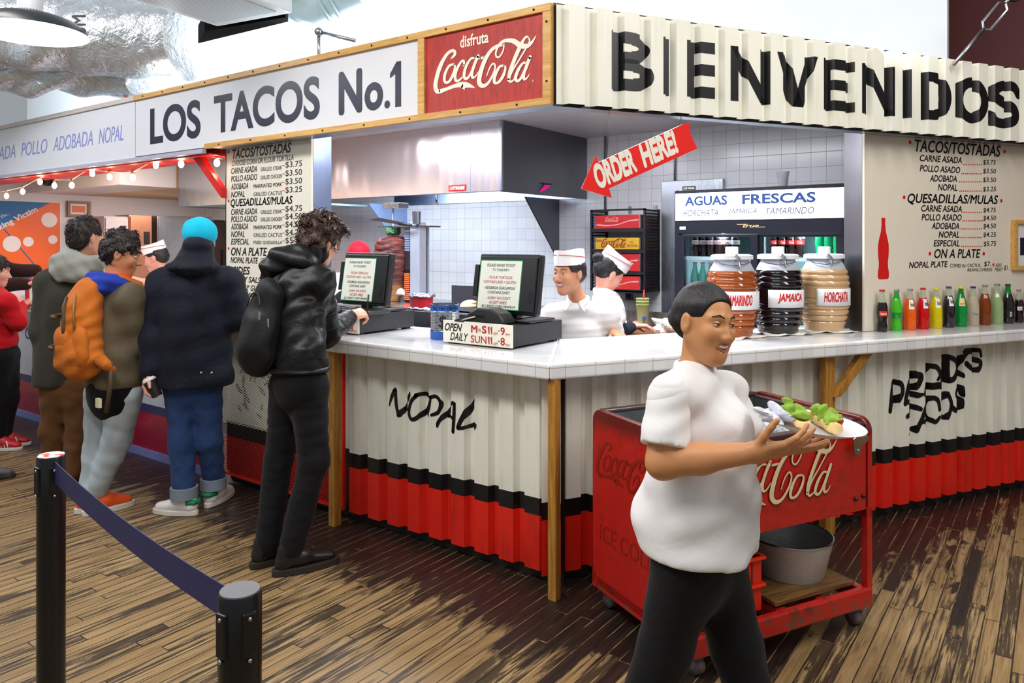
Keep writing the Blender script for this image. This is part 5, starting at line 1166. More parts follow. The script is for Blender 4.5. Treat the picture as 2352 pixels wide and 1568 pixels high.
for i, (a_, b_, c_, d_, lab) in enumerate(((153, 461, 206, 499, 'small brown frame with orange picture high on the left kitchen wall'), (158, 503, 198, 590, 'second wooden frame below the orange picture, behind the grey coat'))):
    (y0_, z1_), (y1_, z0_) = px_(a_, b_), px_(c_, d_); t = thing('picture_frame', lab, 'frame', (XW, (y0_ + y1_) / 2, z0_)); w_, h_ = (y1_ - y0_) / 2, z1_ - z0_
    obj('frame', MB().box(0, .03, -w_, w_, 0, .03).box(0, .03, -w_, w_, h_ - .03, h_).box(0, .03, -w_, -w_ + .03, .03, h_ - .03).box(0, .03, w_ - .03, w_, .03, h_ - .03), mat('frame_brown', '#7a4a22', .4) if i == 0 else WOODP, t)
    obj('mount', MB().box(0, .008, -w_ + .03, w_ - .03, .03, h_ - .03), PWH, t); obj('picture', MB().box(.008, .01, -w_ + .055, w_ - .055, .055, h_ - .055), mat('picture_orange', '#e5744a', .5, var=.15, vs=20), t)
def cabinet(lab, a_, b_, ytop, X0, m, handle=None, door=True):
    (y0_, z1_), (y1_, _) = px_(a_, ytop, X0), px_(b_, ytop, X0); t = thing('kitchen_cabinet', lab, 'cabinet', (X0, y0_, 0)); W_ = y1_ - y0_
    obj('body', MB().box(-.35, -.012, 0, W_, 0, z1_), m, t, bevel=.004); d = obj('door', MB().box(-.012, .006, .012, W_ - .012, .12, z1_ - .02), m, t, bevel=.003)
    obj('handle', MB().box(.006, .03, W_ - .06, W_ - .04, 1.25, 1.5) if not handle else MB().box(.006, .02, W_ * .62, W_ * .85, z1_ - .35, z1_ - .2), BLACK, d)
cabinet('pinkish white kitchen cabinet behind the man with the orange backpack', 240, 296, 496, -7.15, mat('cabinet_pale', '#cfc4c2', .4))
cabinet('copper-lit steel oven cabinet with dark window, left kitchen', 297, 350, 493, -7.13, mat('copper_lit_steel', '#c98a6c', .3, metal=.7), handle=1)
cabinet('grey steel upright cabinet beside the copper-lit oven', 362, 488, 495, -7.15, STEEL)
cabinet('dark shelf cabinet at the edge of the tall menu board', 492, 518, 505, -7.1, mat('cabinet_dark', '#2c1712', .4))
o = obj('security_camera', MB().ball((0, 0, 0), .07, 16, 10), BLACK, loc=(-6.95, .79, 2.27)); tag(o, 'black dome camera on the bulkhead behind the string lights', 'camera')
for i, (px, c_, h_, lab) in enumerate(((70, '#b81f1a', .2, 'red squeeze bottle of salsa on the left end of the counter'), (82, '#d8d0c6', .13, 'white jar beside the red squeeze bottle'), (96, '#c23a22', .12, 'small red tub at the left end of the counter'))):
    d = ray(px, 700); tt_ = (.28 - CAM[1]) / d[1]; p = CAM + tt_ * d
    o = obj(('squeeze_bottle', 'jar', 'tub')[i], MB().lathe([(0, 0), (.045, 0), (.047, h_ * .7), (.03, h_ * .82), (.012, h_ * .88), (.006, h_), (0, h_)] if i == 0 else [(0, 0), (.05, 0), (.052, h_), (0, h_)], n=24), mat('condiment%d' % i, c_, .35), loc=(p[0], p[1], 1.0605)); tag(o, lab, ('bottle', 'jar', 'tub')[i])
# ------------------------------------------------------------------ people: smooth bodies grown from limbs as implicit surfaces
Zv = np.array([0, 0, 1.0])
def nrm(v): v = np.array(v, float); return v / (np.linalg.norm(v) + 1e-12)
class Flesh:
    "smooth union of tapered limbs and ellipsoids, meshed with surface nets"
    def __init__(s, vox=.009): s.v = vox; s.p = []; s.w = []
    def cone(s, a, b, ra, rb, k=.025, fl=None, op=0): s.p.append(('c', np.array(a, float), np.array(b, float), ra, rb, k, fl, op)); return s
    def chain(s, pts, rs, k=.025, fl=None):
        for i in range(len(pts) - 1): s.cone(pts[i], pts[i + 1], rs[i], rs[i + 1], k, fl)
        return s
    def ell(s, c, r, B=None, k=.025, op=0): s.p.append(('e', np.array(c, float), np.array(r, float), np.eye(3) if B is None else np.array(B), k, op)); return s
    def cutp(s, c, n): s.p.append(('h', np.array(c, float), nrm(n))); return s
    def folds(s, amp, f, seed=0, n=5): s.w.append((amp, f, seed, n)); return s
    def mesh(s):
        lo, hi = [], []
        for q in s.p:
            if q[0] == 'c' and q[7] == 0: r = max(q[3], q[4]) + .02; lo.append(np.minimum(q[1], q[2]) - r); hi.append(np.maximum(q[1], q[2]) + r)
            if q[0] == 'e' and q[5] == 0: r = q[2].max() + .02; lo.append(q[1] - r); hi.append(q[1] + r)
        lo = np.min(lo, 0); hi = np.max(hi, 0); N = np.ceil((hi - lo) / s.v).astype(int) + 1
        F = np.full(N, .2, np.float32); ax = [lo[i] + s.v * np.arange(N[i]) for i in range(3)]
        def region(a, b):
            i0 = np.maximum(((a - lo) / s.v).astype(int), 0); i1 = np.minimum(((b - lo) / s.v).astype(int) + 2, N)
            if (i1 <= i0).any(): return None
            return tuple(slice(x, y) for x, y in zip(i0, i1)), [ax[0][i0[0]:i1[0], None, None], ax[1][None, i0[1]:i1[1], None], ax[2][None, None, i0[2]:i1[2]]]
        for q in s.p:
            if q[0] == 'h':
                d = (ax[0][:, None, None] - q[1][0]) * q[2][0] + (ax[1][None, :, None] - q[1][1]) * q[2][1] + (ax[2][None, None, :] - q[1][2]) * q[2][2]
                F = np.maximum(F, d.astype(np.float32)); continue
            if q[0] == 'c':
                _, a, b, ra, rb, k, fl, op = q; m = max(ra, rb) + k + 3 * s.v
                g = region(np.minimum(a, b) - m, np.maximum(a, b) + m)
                if g is None: continue
                sl, (X, Y, Z) = g; X = X - a[0]; Y = Y - a[1]; Z = Z - a[2]; ab = b - a; sc = 1
                if fl is not None:
                    n_, sc = fl; n_ = nrm(n_); t = (X * n_[0] + Y * n_[1] + Z * n_[2]) * (1 / sc - 1); X = X + n_[0] * t; Y = Y + n_[1] * t; Z = Z + n_[2] * t
                    ab = ab + n_ * (ab @ n_) * (1 / sc - 1)
                L2 = ab @ ab + 1e-9; t = np.clip((X * ab[0] + Y * ab[1] + Z * ab[2]) / L2, 0, 1)
                d = (np.sqrt((X - ab[0] * t) ** 2 + (Y - ab[1] * t) ** 2 + (Z - ab[2] * t) ** 2) - (ra + (rb - ra) * t)) * (sc if sc < 1 else 1)
            else:
                _, c, r, B, k, op = q; m = r.max() + k + 3 * s.v; g = region(c - m, c + m)
                if g is None: continue
                sl, (X, Y, Z) = g; X = X - c[0]; Y = Y - c[1]; Z = Z - c[2]
                qs = [(X * B[i][0] + Y * B[i][1] + Z * B[i][2]) / r[i] for i in range(3)]
                l = np.sqrt(qs[0] ** 2 + qs[1] ** 2 + qs[2] ** 2); d = (l - 1) * r.min()
            f = F[sl]; d = d.astype(np.float32)
            if op == 0: h = np.clip(.5 + .5 * (f - d) / k, 0, 1); F[sl] = f + (d - f) * h - k * h * (1 - h)
            else: h = np.clip(.5 - .5 * (f + d) / k, 0, 1); F[sl] = f + (-d - f) * h + k * h * (1 - h)
        if s.w:
            I = np.nonzero(np.abs(F) < .05); P = np.stack([ax[i][I[i]] for i in range(3)], 1); D = np.zeros(len(P))
            for amp, fr, seed, n in s.w:
                rs = np.random.default_rng(seed)
                for i in range(n):
                    kv = rs.normal(size=3) * np.array(fr); k2 = rs.normal(size=3) * 9; D += amp / n ** .5 * np.sin(P @ kv + 1.6 * np.sin(P @ k2 + rs.uniform(0, 6)) + rs.uniform(0, 6))
            F[I] += D.astype(np.float32)
        F[0] = F[-1] = .1; F[:, 0] = F[:, -1] = .1; F[:, :, 0] = F[:, :, -1] = .1
        return nets(F, lo, s.v)
def nets(F, lo, vox):
    S_ = F < 0; nc = np.array(F.shape) - 1; tot = int(np.prod(nc)); acc = np.zeros((tot, 3)); cnt = np.zeros(tot, np.int32); quads = []
    st = np.array([nc[1] * nc[2], nc[2], 1])
    for d in range(3):
        a = [slice(None)] * 3; b = [slice(None)] * 3; a[d] = slice(0, -1); b[d] = slice(1, None); a, b = tuple(a), tuple(b)
        I = np.argwhere(S_[a] != S_[b])
        if not len(I): continue
        J = I.copy(); J[:, d] += 1; f0 = F[tuple(I.T)]; f1 = F[tuple(J.T)]; P = I.astype(float); P[:, d] += f0 / (f0 - f1)
        e, g = [x for x in range(3) if x != d]; cells = []
        for de, dg in ((0, 0), (-1, 0), (-1, -1), (0, -1)):
            K = I.copy(); K[:, e] += de; K[:, g] += dg; cells.append(K @ st); np.add.at(acc, cells[-1], P); np.add.at(cnt, cells[-1], 1)
        q = np.stack(cells, 1); fl = (f0 < 0) ^ (d == 1); q[~fl] = q[~fl][:, ::-1]; quads.append(q)
    Q = np.concatenate(quads); u, inv = np.unique(Q, return_inverse=True)
    return acc[u] / cnt[u][:, None] * vox + lo, inv.reshape(-1, 4)
def flesh_obj(name, parts, m, parent, base, smooth=2, mi=None):
    V_, Q_, n, M_ = [], [], 0, []
    for i, fl in enumerate(parts if isinstance(parts, list) else [parts]):
        v, q = fl.mesh()
        for _ in range(smooth):                                  # light relaxation
            a = np.zeros_like(v); c = np.zeros(len(v))
            for j in range(4): np.add.at(a, q[:, j], v[q[:, (j + 1) % 4]]); np.add.at(c, q[:, j], 1)
            v = v * .5 + .5 * a / np.maximum(c, 1)[:, None]
        V_.append(v - base); Q_.append(q + n); n += len(v); M_.append(np.full(len(q), i if mi is None else mi[i]))
    V_ = np.concatenate(V_); Q_ = np.concatenate(Q_); me = bpy.data.meshes.new(name)
    me.vertices.add(len(V_)); me.vertices.foreach_set('co', V_.astype(np.float32).ravel()); me.loops.add(Q_.size); me.loops.foreach_set('vertex_index', Q_.astype(np.int32).ravel())
    me.polygons.add(len(Q_)); me.polygons.foreach_set('loop_start', np.arange(0, Q_.size, 4, dtype=np.int32)); me.update(calc_edges=True); me.validate()
    me.polygons.foreach_set('use_smooth', [True] * len(me.polygons))
    ms = m if isinstance(m, (list, tuple)) else [m]
    for x in ms: me.materials.append(x)
    if len(ms) > 1: me.polygons.foreach_set('material_index', np.concatenate(M_).astype(np.int32))
    o = bpy.data.objects.new(name, me); C.objects.link(o); o.parent = parent; return o
class Head:
    "local frame of a head: right, forward, up"
    def __init__(s, c, f, up=(0, 0, 1), sc=1.0):
        s.c = np.array(c, float); s.f = nrm(f); u = np.array(up, float); s.u = nrm(u - s.f * (u @ s.f)); s.r = np.cross(s.f, s.u); s.sc = sc; s.B = np.stack([s.r, s.f, s.u])
    def L(s, x, y, z): return s.c + s.sc * (x * s.r + y * s.f + z * s.u)
    def face(s, F, ears=True, jaw=1.0, smile=0, fem=0):
        s.fem = fem; jaw = jaw * (1 - .12 * fem)
        L, k = s.L, s.sc; R3 = lambda a, b, c: np.array((a, b, c)) * k
        F.ell(L(0, -.014, .028), R3(.074, .094, .090), s.B); F.ell(L(0, .028, -.03), R3(.060, .066, .085), s.B)
        F.cone(L(0, .03, -.075), L(0, .060, -.100), .036 * k * jaw, .022 * k, .03); F.cone(L(-.05, .0, -.05), L(0, .055, -.095), .022 * k * jaw, .02 * k, .03); F.cone(L(.05, .0, -.05), L(0, .055, -.095), .022 * k * jaw, .02 * k, .03)
        F.cone(L(0, .084, .004), L(0, .108 - .006 * fem, -.034), .008 * k, (.0125 - .002 * fem) * k, .012)
        for q in (-1, 1):
            F.ell(L(q * .012, .097, -.038), R3(.009, .010, .008), s.B, .008); F.ell(L(q * .036, .062 + .003 * smile, -.03 + .004 * smile), R3(.024, .024, .026), s.B, .02)
            F.cone(L(q * .015, .083 - .004 * fem, .024), L(q * .045, .068 - .003 * fem, .022), .009 * k, .008 * k, .014); F.ell(L(q * .031, .094, .004), R3(.017, .011, .010), s.B, .012, 1)
            if ears: F.ell(L(q * .079, -.006, -.006), R3(.010, .020, .033), s.B, .008); F.ell(L(q * .089, .0, -.003), R3(.006, .011, .018), s.B, .005, 1)
        F.ell(L(0, .088 - smile * .004, -.0615), R3(.024 + smile * .006, .010, .0065), s.B, .008); F.ell(L(0, .085 - smile * .004, -.0745), R3(.020 + smile * .005, .010, .007), s.B, .008); F.ell(L(0, .1, -.068), R3(.02 + smile * .013, .0145 + .005 * smile, .0016 + smile * .0085), s.B, .004, 1)
        return F
    def neck(s, F, base, r=.052): return F.cone(s.L(0, -.02, -.05), base, r * s.sc, r * 1.08 * s.sc, .03)
    def details(s, root, base, brow, smile=0, eyes=True, sk=None, squint=0):
        def put(mb): return mb.xf(lambda p: s.L(p[0], p[1], p[2]) - base)
        fem = getattr(s, 'fem', 0); sk = sk or root.children[0].data.materials[0]
        def lid(q, e0, e1):
            n, m = 14, 5; vs = []; R_ = .0136
            for i in range(m + 1):
                e = math.radians(e0 + (e1 - e0) * i / m)
                for j in range(n + 1): a = PI * j / n; vs.append((q * .031 + R_ * math.cos(a) * math.cos(e), .0745 + R_ * math.sin(a) * math.cos(e), .004 + R_ * math.sin(e)))
            return MB().add(vs, [(i * (n + 1) + j, i * (n + 1) + j + 1, (i + 1) * (n + 1) + j + 1, (i + 1) * (n + 1) + j) for i in range(m) for j in range(n)], True)
        if eyes:
            up, lo_ = (14, -12) if squint else (24, -22)
            for q in (-1, 1):
                e = obj('eye', put(MB().ball((q * .031, .0745, .004), .0125, 16, 12)), EYEW, root); obj('iris', put(MB().ball((q * .031, .0812, .003), .0068, 14, 10)), IRIS, e)
                obj('eyelid', put(lid(q, up, 90)).merge(MB()), sk, e); obj('eyelid', put(lid(q, -90, lo_)), sk, e)
                if fem: obj('lashes', put(MB().tube([(q * .031 + .0142 * math.cos(a), .0745 + .0142 * math.sin(a) * .95, .0045 + .0142 * math.sin(math.radians(up))) for a in np.linspace(.3, PI - .3, 9)], .0011, 5)), BLACK, e)
        for q in (-1, 1): obj('eyebrow', put(MB().tube([(q * .013, .0945 - .004 * fem, .025), (q * .03, .0905 - .004 * fem, .031 + .002 * fem), (q * .05, .074, .026)], [.0022, .003 - .0008 * fem, .0012], 8)), brow, root)
        if smile:
            obj('teeth', put(MB().tube([(-.028, .0775, -.0555), (-.015, .0845, -.0610), (0, .0872, -.0630), (.015, .0845, -.0610), (.028, .0775, -.0555)], [.003, .0062, .007, .0062, .003], 10)), TEETH, root)
            obj('lips', put(MB().tube([(-.037, .0765, -.046), (-.021, .0885, -.0540), (0, .0935, -.0565), (.021, .0885, -.0540), (.037, .0765, -.046), (.026, .0845, -.0670), (0, .0910, -.0780), (-.026, .0845, -.0670)], [.0014, .003, .0034, .003, .0014, .0034, .0044, .0034], 8, closed=True)), LIPS, root)
        else: obj('lips', put(MB().tube([(-.022, .082, -.066), (-.008, .0925, -.063), (0, .0935, -.0645), (.008, .0925, -.063), (.022, .082, -.066)], [.0016, .0036, .0032, .0036, .0016], 8)), LIPS, root)
    def hair(s, top=.012, back=.02, front=.0, low=-.05, vox=.006, amp=.004, fr=(40, 40, 40), seed=1, sides=.006, hl=0):
        H = Flesh(vox); R3 = lambda a, b, c: np.array((a, b, c)) * s.sc
        H.ell(s.L(0, -.018 - back * .3, .034), R3(.079 + sides, .097 + back * .6, .092 + top), s.B, .01); H.ell(s.L(0, -.05 - back * .3, low + .02), R3(.068 + sides, .055 + back * .5, .055), s.B, .03)
        H.ell(s.L(0, .098 - front, -.055 + hl), R3(.075 + hl * .2, .075, .098), s.B, .01, 1); H.ell(s.L(.075, .04, -.045), R3(.04, .055, .06), s.B, .01, 1); H.ell(s.L(-.075, .04, -.045), R3(.04, .055, .06), s.B, .01, 1)
        return H.folds(amp, fr, seed, 6)
def hand(F, wr, f, n, th, curl=(.5, .55, .6, .65), sc=1.0, tcurl=.4, spread=.0):
    "wrist, finger direction f, palm-facing normal n, thumb side th"
    f = nrm(f); n = nrm(np.array(n) - f * (np.array(n) @ f)); t = np.array(th, float); t = nrm(t - f * (t @ f) - n * (t @ n)); W = np.array(wr, float)
    kn = []
    for i in range(4):
        o = .030 - .0205 * i; L_ = (.088, .092, .087, .078)[i]; K = W + sc * (t * o + f * L_); kn.append(K); F.cone(W + sc * (t * o * .6 + f * .012), K, .0165 * sc, .0115 * sc, .014)
    for i in range(4):
        p = kn[i]; a = 0; ln = ((.040, .026, .021), (.045, .029, .023), (.041, .027, .022), (.032, .021, .019))[i]; d0 = nrm(f + t * spread * (1.5 - i) * .25)
        for j in range(3):
            a += curl[i] * (1, 1.1, .8)[j]; d = d0 * math.cos(a) + n * math.sin(a); q = p + sc * ln[j] * d; F.cone(p, q, (.0098, .0088, .008)[j] * sc, (.009, .008, .0068)[j] * sc, .003); p = q
    p = W + sc * (t * .022 + f * .022 + n * .006); d = nrm(t * .75 + f * .55 + n * .35)
    for j, l in enumerate((.042, .032, .026)):
        q = p + sc * l * d; F.cone(p, q, (.0145, .0108, .0095)[j] * sc, (.0115, .0098, .008)[j] * sc, .006); p = q; d = nrm(d * math.cos(tcurl) + nrm(f + n * .5) * math.sin(tcurl))
    return F
def skin(name, col, dark=.85):
    k = Mat(name); c = lin(col); n = k.noise(None, 9, 3, .6); n2 = k.noise(None, 90, 2, .6)
    k.col(k.mix(n, tuple(x * (dark if i else .95) for i, x in enumerate(c)), c)); k.set(Roughness=n2 * .15 + .42)
    k.b.inputs['Subsurface Weight'].default_value = .12; k.b.inputs['Subsurface Radius'].default_value = (.012, .005, .003); k.bump(n2, .08, .002); return k.m
def cloth(name, col, rough=.85, var=.15, vs=6, weave=500, wst=.12, fold=.35, fs=9, sheen=.2, **kw):
    sheen = sheen * .25; k = Mat(name); c = lin(col); n = k.noise(None, vs, 4, .65); f1 = k.noise(None, fs, 3, .55, .8); w = k.noise(None, weave, 1, .5)
    k.col(k.mix(n, tuple(x * (1 - var) for x in c), tuple(min(1, x * (1 + var)) for x in c))); k.set(Roughness=rough); k.bump(f1 * fold + w * wst * .15, .8, .012); k.b.inputs['Sheen Weight'].default_value = sheen; k.b.inputs['Specular IOR Level'].default_value = .22
    for a, b in kw.items(): k.b.inputs[a.replace('_', ' ')].default_value = b
    return k.m
def hairmat(name, col):
    k = Mat(name); x, y, z = k.xyz(); n = k.noise(k.vec(x * 60, y * 60, z * 14), 2, 3, .6); c = lin(col)
    k.col(k.mix(n, tuple(q * .45 for q in c), tuple(min(1, q * 1.6) for q in c))); k.set(Roughness=n * .25 + .35); k.bump(n, .7, .006); return k.m
EYEW = mat('eye_white', '#e8e2dc', .2, var=.03); IRIS = mat('iris_brown', '#1d110b', .1); TEETH = mat('teeth_white', '#f0ece4', .25, var=.02); LIPS = mat('lip_pink', '#a85a50', .4)
def person(lab, base, group=None): return thing('person', lab, 'person', tuple(base), 0, group)
def shoe(root, base, heel, toe, m, sole, w=.046, h=.075, st=.022, boot=0, tongue=None):
    heel = np.array([heel[0], heel[1], 0.]); toe = np.array([toe[0], toe[1], 0.]); d = nrm(toe - heel); L_ = np.linalg.norm(toe - heel); s = np.cross(d, Zv)
    F = Flesh(.0055); q = lambda a, z, o=0: heel + d * a * L_ + Zv * z + s * o
    F.cone(q(.15, st + .028), q(.42, st + .036), .036, .04, .02); F.cone(q(.42, st + .034), q(.86, st + .014), .044, .032, .02, (Zv, .8)); F.cone(q(.16, st + .03), q(.19, st + h), .036, .037, .02); F.cone(q(.2, st + h * .9), q(.48, st + .045), .034, .036, .02)
    if boot: F.cone(q(.27, st + .05), q(.27, st + h + boot), .042, .042, .02)
    F.cutp(q(0, st * .6), -Zv); o = flesh_obj('shoe', F, m, root, base)
    P = []
    for i in range(40):
        a = 2 * PI * i / 40; x = .5 - .5 * math.cos(a); wd = w * (.82 + .22 * math.sin(min(1, x * 1.15) * PI * .75)); P.append((x * (L_ + .012) - .004, math.copysign(abs(math.sin(a)) ** .7, math.sin(a)) * wd))
    mb = MB(); mb.prism(P, lambda x, y, z: heel + d * x + s * y + Zv * z - base, .001, st + .004); obj('sole', mb, sole, o, bevel=.004); return o
def trousers(hips, knees, ankles, r=(.092, .068, .058), pel=None, pr=.14, fd=None, vox=.009, seed=3, amp=.003, cuff=0):
    F = Flesh(vox)
    for h, k, a in zip(hips, knees, ankles): F.chain([h, k, a], r, .03)
    if pel is not None: F.cone(pel, (np.array(hips[0]) + hips[1]) / 2, pr, pr * .95, .05, (fd, .72))
    return F.folds(amp * .55, (16, 16, 26), seed, 6).folds(amp * .35, (40, 40, 55), seed + 1, 5)
def jacket(chest, hem, fd, shl, shr, rch=.185, rhem=.19, sq=.66, neck=None, vox=.009, rsh=.078, trap=.062):
    F = Flesh(vox); F.cone(chest, hem, rch, rhem, .05, (fd, sq)); F.cone(shl, shr, rsh, rsh, .05)
    if neck is not None:
        for s_ in (shl, shr): F.cone(neck, s_, trap, trap + .004, .05)
    return F
def coarse_body(head, neck, chest, pel, shl, shr, arms, hips, knees, ankles, fd):
    B = Flesh(.012); B.cone(head.L(0, -.02, -.04), neck, .045, .05, .03); B.cone(neck, chest, .048, .045, .03); B.cone(chest - Zv * .02, pel, .105, .11, .03, (fd, .6)); B.cone(shl, shr, .05, .05, .04)
    for a in arms: B.chain(a, (.045, .036, .027)[:len(a)], .03)
    for h, k, a in zip(hips, knees, ankles): B.chain([pel, h, k, a], (.1, .075, .052, .036), .03)
    return B
A3 = np.array
def collar(neck, r_, fb, vox):
    F = Flesh(vox); pts = [neck + r_ * .060 * math.cos(a) + fb * (.056 * math.sin(a)) + Zv * (.012 - .030 * max(0, math.sin(a))) for a in np.linspace(PI * .5 + .5, PI * 2.5 - .5, 22)]
    for p, q in zip(pts, pts[1:]): F.cone(p, q, .010, .010, .008, (Zv, 1.9))
    for e, s_ in ((pts[0], -1), (pts[-1], 1)): F.cone(e, e + fb * .016 - Zv * .040 + r_ * s_ * .030, .012, .007, .01)
    return F
def strands(o, m, n=500, L=.03, seed=0, fall=(0, 0, -1), lift=.35, r=.0022, zmin=None):
    "short locks lying over a hair mass, one mesh"
    me = o.data; rs = np.random.default_rng(seed); N = len(me.vertices); co = np.zeros(N * 3); me.vertices.foreach_get('co', co); no = np.zeros(N * 3); me.vertices.foreach_get('normal', no); co = co.reshape(-1, 3); no = no.reshape(-1, 3)
    mb = MB(); f = A3(fall, float)
    for i in rs.integers(0, N, n):
        p, q = co[i], no[i]; d = f + rs.normal(size=3) * .45; d = nrm(d - q * (d @ q)); l = L * rs.uniform(.6, 1.3); w = nrm(np.cross(d, q)) * rs.normal() * .25
        mb.tube([p - q * .002, p + d * l * .4 + q * l * lift * .35, p + (d + w) * l * .8 + q * l * lift * .3, p + (d + w * 1.6) * l * 1.15 + q * l * lift * .1], [r, r * 1.1, r * .8, r * .15], 4, caps=False)
    return obj('hair_locks', mb, m, o)
def backpack(lab, c, fd, up, w, h, dp, m, m2, group=None): pass
SK1 = skin('skin_light', '#d9a183'); SK2 = skin('skin_tan', '#c98a63'); SK3 = skin('skin_brown', '#cb9160'); SK4 = skin('skin_rosy', '#dda08c')
HB = hairmat('hair_dark_brown', '#1f140f'); HBL = hairmat('hair_black', '#100c0d'); HBR = hairmat('hair_brown', '#3a2216')
BLKJ = cloth('black_jeans', '#0f0f12', .8, fold=.4); NAVC = cloth('navy_coat', '#121624', .75, fold=1.3, fs=7); WPOLO = cloth('white_polo', '#eceaea', .8, var=.03, fold=.45, fs=7, sheen=.1)
def g0(px, py): d = ray(px, py); t = -CAM[2] / d[2]; return CAM + t * d
# ---- waitress walking past with a plate
D0 = 2.2
base = A3([*at(1610, 1700, D0)[:2], 0]); t = person('smiling woman in white polo shirt and black trousers carrying a plate past the cooler', base)
fb = nrm(RT * .85 - FW * .5); rb_ = np.cross(fb, Zv); fh = nrm(RT * .50 - FW * .86 - Zv * .06)
hd = Head(at(1620, 740, D0 - .02), fh, Zv + RT * .12, .91); neck = at(1600, 858, D0); ch = at(1600, 975, D0); pel = at(1598, 1235, D0)
shr = at(1538, 905, D0 - .13); shl = at(1672, 898, D0 + .14); elr = at(1522, 1062, D0 - .17); wrr = at(1722, 1040, D0 - .24); ell_ = at(1705, 1055, D0 + .10); wrl = at(1765, 1030, D0 + .0)
hips = [at(1575, 1290, D0 - .055), at(1640, 1290, D0 + .075)]; kn = [at(1530, 1480, D0 - .02), at(1692, 1485, D0 + .05)]; an = [A3([*at(1435, 1735, D0 + .02)[:2], .10]), A3([*at(1765, 1735, D0 + .0)[:2], .09])]
FH = Flesh(.004); hd.face(FH, smile=1, fem=1); hd.neck(FH, neck - Zv * .02, .042); FH.cone(neck, neck + fb * .058 - Zv * .05, .045, .02, .02)
FA = Flesh(.0055); FA.chain([shr * .35 + elr * .65, elr, elr * .55 + wrr * .45, wrr], (.047, .043, .040, .027), .02); FA.chain([ell_, wrl], (.042, .027), .02)
fr_ = nrm(wrr - elr); FHD = Flesh(.0034); hand(FHD, wrr, fr_ + RT * .4 + Zv * .05, Zv * .75 + FW * .6, Zv * .35 - FW * .8 , (.28, .25, .22, .2), .95, .2, .6); FHD.cone(wrr - fr_ * .04, wrr + fr_ * .02, .027, .025, .02)
FHL = Flesh(.0036); hand(FHL, wrl, RT + FW * .1, Zv, -FW, (.18, .15, .15, .2), .95, .2, .6)
flesh_obj('body', [FH, FA, FHD, FHL, coarse_body(hd, neck, ch, pel, shl, shr, [[shr, elr], [shl, ell_]], hips, kn, an, fb)], SK3, t, base)
hd.details(t, base, HBL, smile=1, squint=1); flesh_obj('hair', hd.hair(.001, .008, .004, -.03, .0045, .0016, (14, 70, 70), seed=4, hl=.036), HBL, t, base, 1)
FB_ = Flesh(.006); FB_.ell(hd.L(0, -.125, .0), A3((.035, .03, .035)), hd.B).folds(.002, (60, 60, 60), 2); flesh_obj('hair_bun', FB_, HBL, t, base)
T_ = Flesh(.0075); T_.cone(ch, at(1604, 1240, D0), .148, .19, .06, (fb, .84)); T_.cone(shl, shr, .05, .05, .05); T_.ell(at(1652, 1120, D0 - .02), A3((.105, .10, .15)), None, .08); T_.ell(at(1548, 1180, D0 + .02), A3((.11, .11, .10)), None, .08); T_.ell(at(1668, 985, D0 - .05), A3((.075, .075, .07)), None, .06); T_.ell(at(1700, 985, D0 + .1), A3((.07, .07, .07)), None, .06)
for s_ in (shl, shr): T_.cone(neck - Zv * .01, s_, .045, .048, .05)
T_.cutp(at(1600, 1254, D0), -Zv)
T_.folds(.005, (9, 9, 36), 8).folds(.003, (14, 14, 70), 18, 4)
flesh_obj('polo_shirt', T_, WPOLO, t, base)
FC = collar(neck + Zv * .004, rb_, fb, .005)
flesh_obj('collar', FC, WPOLO, t, base)
P_ = trousers(hips, kn, an, (.098, .076, .06), pel, .140, fb, .009, 5); flesh_obj('trousers', P_, BLKJ, t, base)
for a, d in ((an[0], nrm(RT - FW * .2)), (an[1], nrm(RT - FW * .2))): shoe(t, base, (a - d * .07)[:2], (a + d * .19)[:2], mat('black_shoe', '#141416', .4), BLACK, .042)
for s0, s1 in ((shr, elr), (shl, ell_)):
    F = Flesh(.0065); F.cone(s0 - Zv * .004, s0 * .1 + s1 * .9, .059, .070, .02); F.cutp(s0 * .22 + s1 * .78, s1 - s0 + Zv * .06); F.folds(.004, (16, 16, 40), 6); flesh_obj('sleeve', F, WPOLO, t, base)
# plate with tacos
pn = nrm(Zv + RT * .10 - FW * .05); t = thing('plate', 'white paper plate of tacos carried by the walking woman', 'plate', at(1866, 985, D0 - .12)); t.rotation_euler = Vector(pn).to_track_quat('Z', 'Y').to_euler()
obj('plate', MB().lathe([(0, 0), (.085, .0), (.10, .006), (.135, .02), (.137, .022), (.10, .010), (.085, .004), (0, .004)], n=48), mat('paper_plate', '#ecebf2', .5, var=.03), t)
base2 = A3((0, 0, 0.))
def on_plate(o): o.parent = None
pl_o = at(1866, 985, D0 - .12)
for i, (a, b_, lab) in enumerate(((-.045, .01, 'folded taco nearer the woman on the paper plate'), (.035, -.005, 'folded taco with lettuce at the outer side of the plate'))):
    tk = thing('taco', lab, 'taco', pl_o + RT * a + FW * b_ + Zv * (.012 - a * .1)); sh = Flesh(.004); sh.cone(-FW * .055 + Zv * .01, FW * .055 + Zv * .01, .028, .028, .01, (RT, .8)); sh.cone(-FW * .06 + Zv * .036, FW * .06 + Zv * .036, .018, .018, .01, None, 1); sh.cutp((0, 0, .0), -Zv).folds(.003, (50, 50, 50), i)
    flesh_obj('shell', sh, TORT, tk, base2); fl = Flesh(.0045); fl.cone(-FW * .05 + Zv * .03, FW * .05 + Zv * .03, .017, .017, .01).folds(.009, (120, 120, 120), 3 + i); flesh_obj('lettuce', fl, mat('lettuce_green', '#8fb53a', .6, var=.5, vs=40), tk, base2, 0)
    f2 = Flesh(.0045); f2.cone(-FW * .045 + Zv * .026 + RT * .016, FW * .03 + Zv * .026 + RT * .016, .012, .012, .01).folds(.007, (120, 120, 120), 9 + i); flesh_obj('filling', f2, mat('red_filling', '#b8402a', .6, var=.4, vs=40), tk, base2, 0)
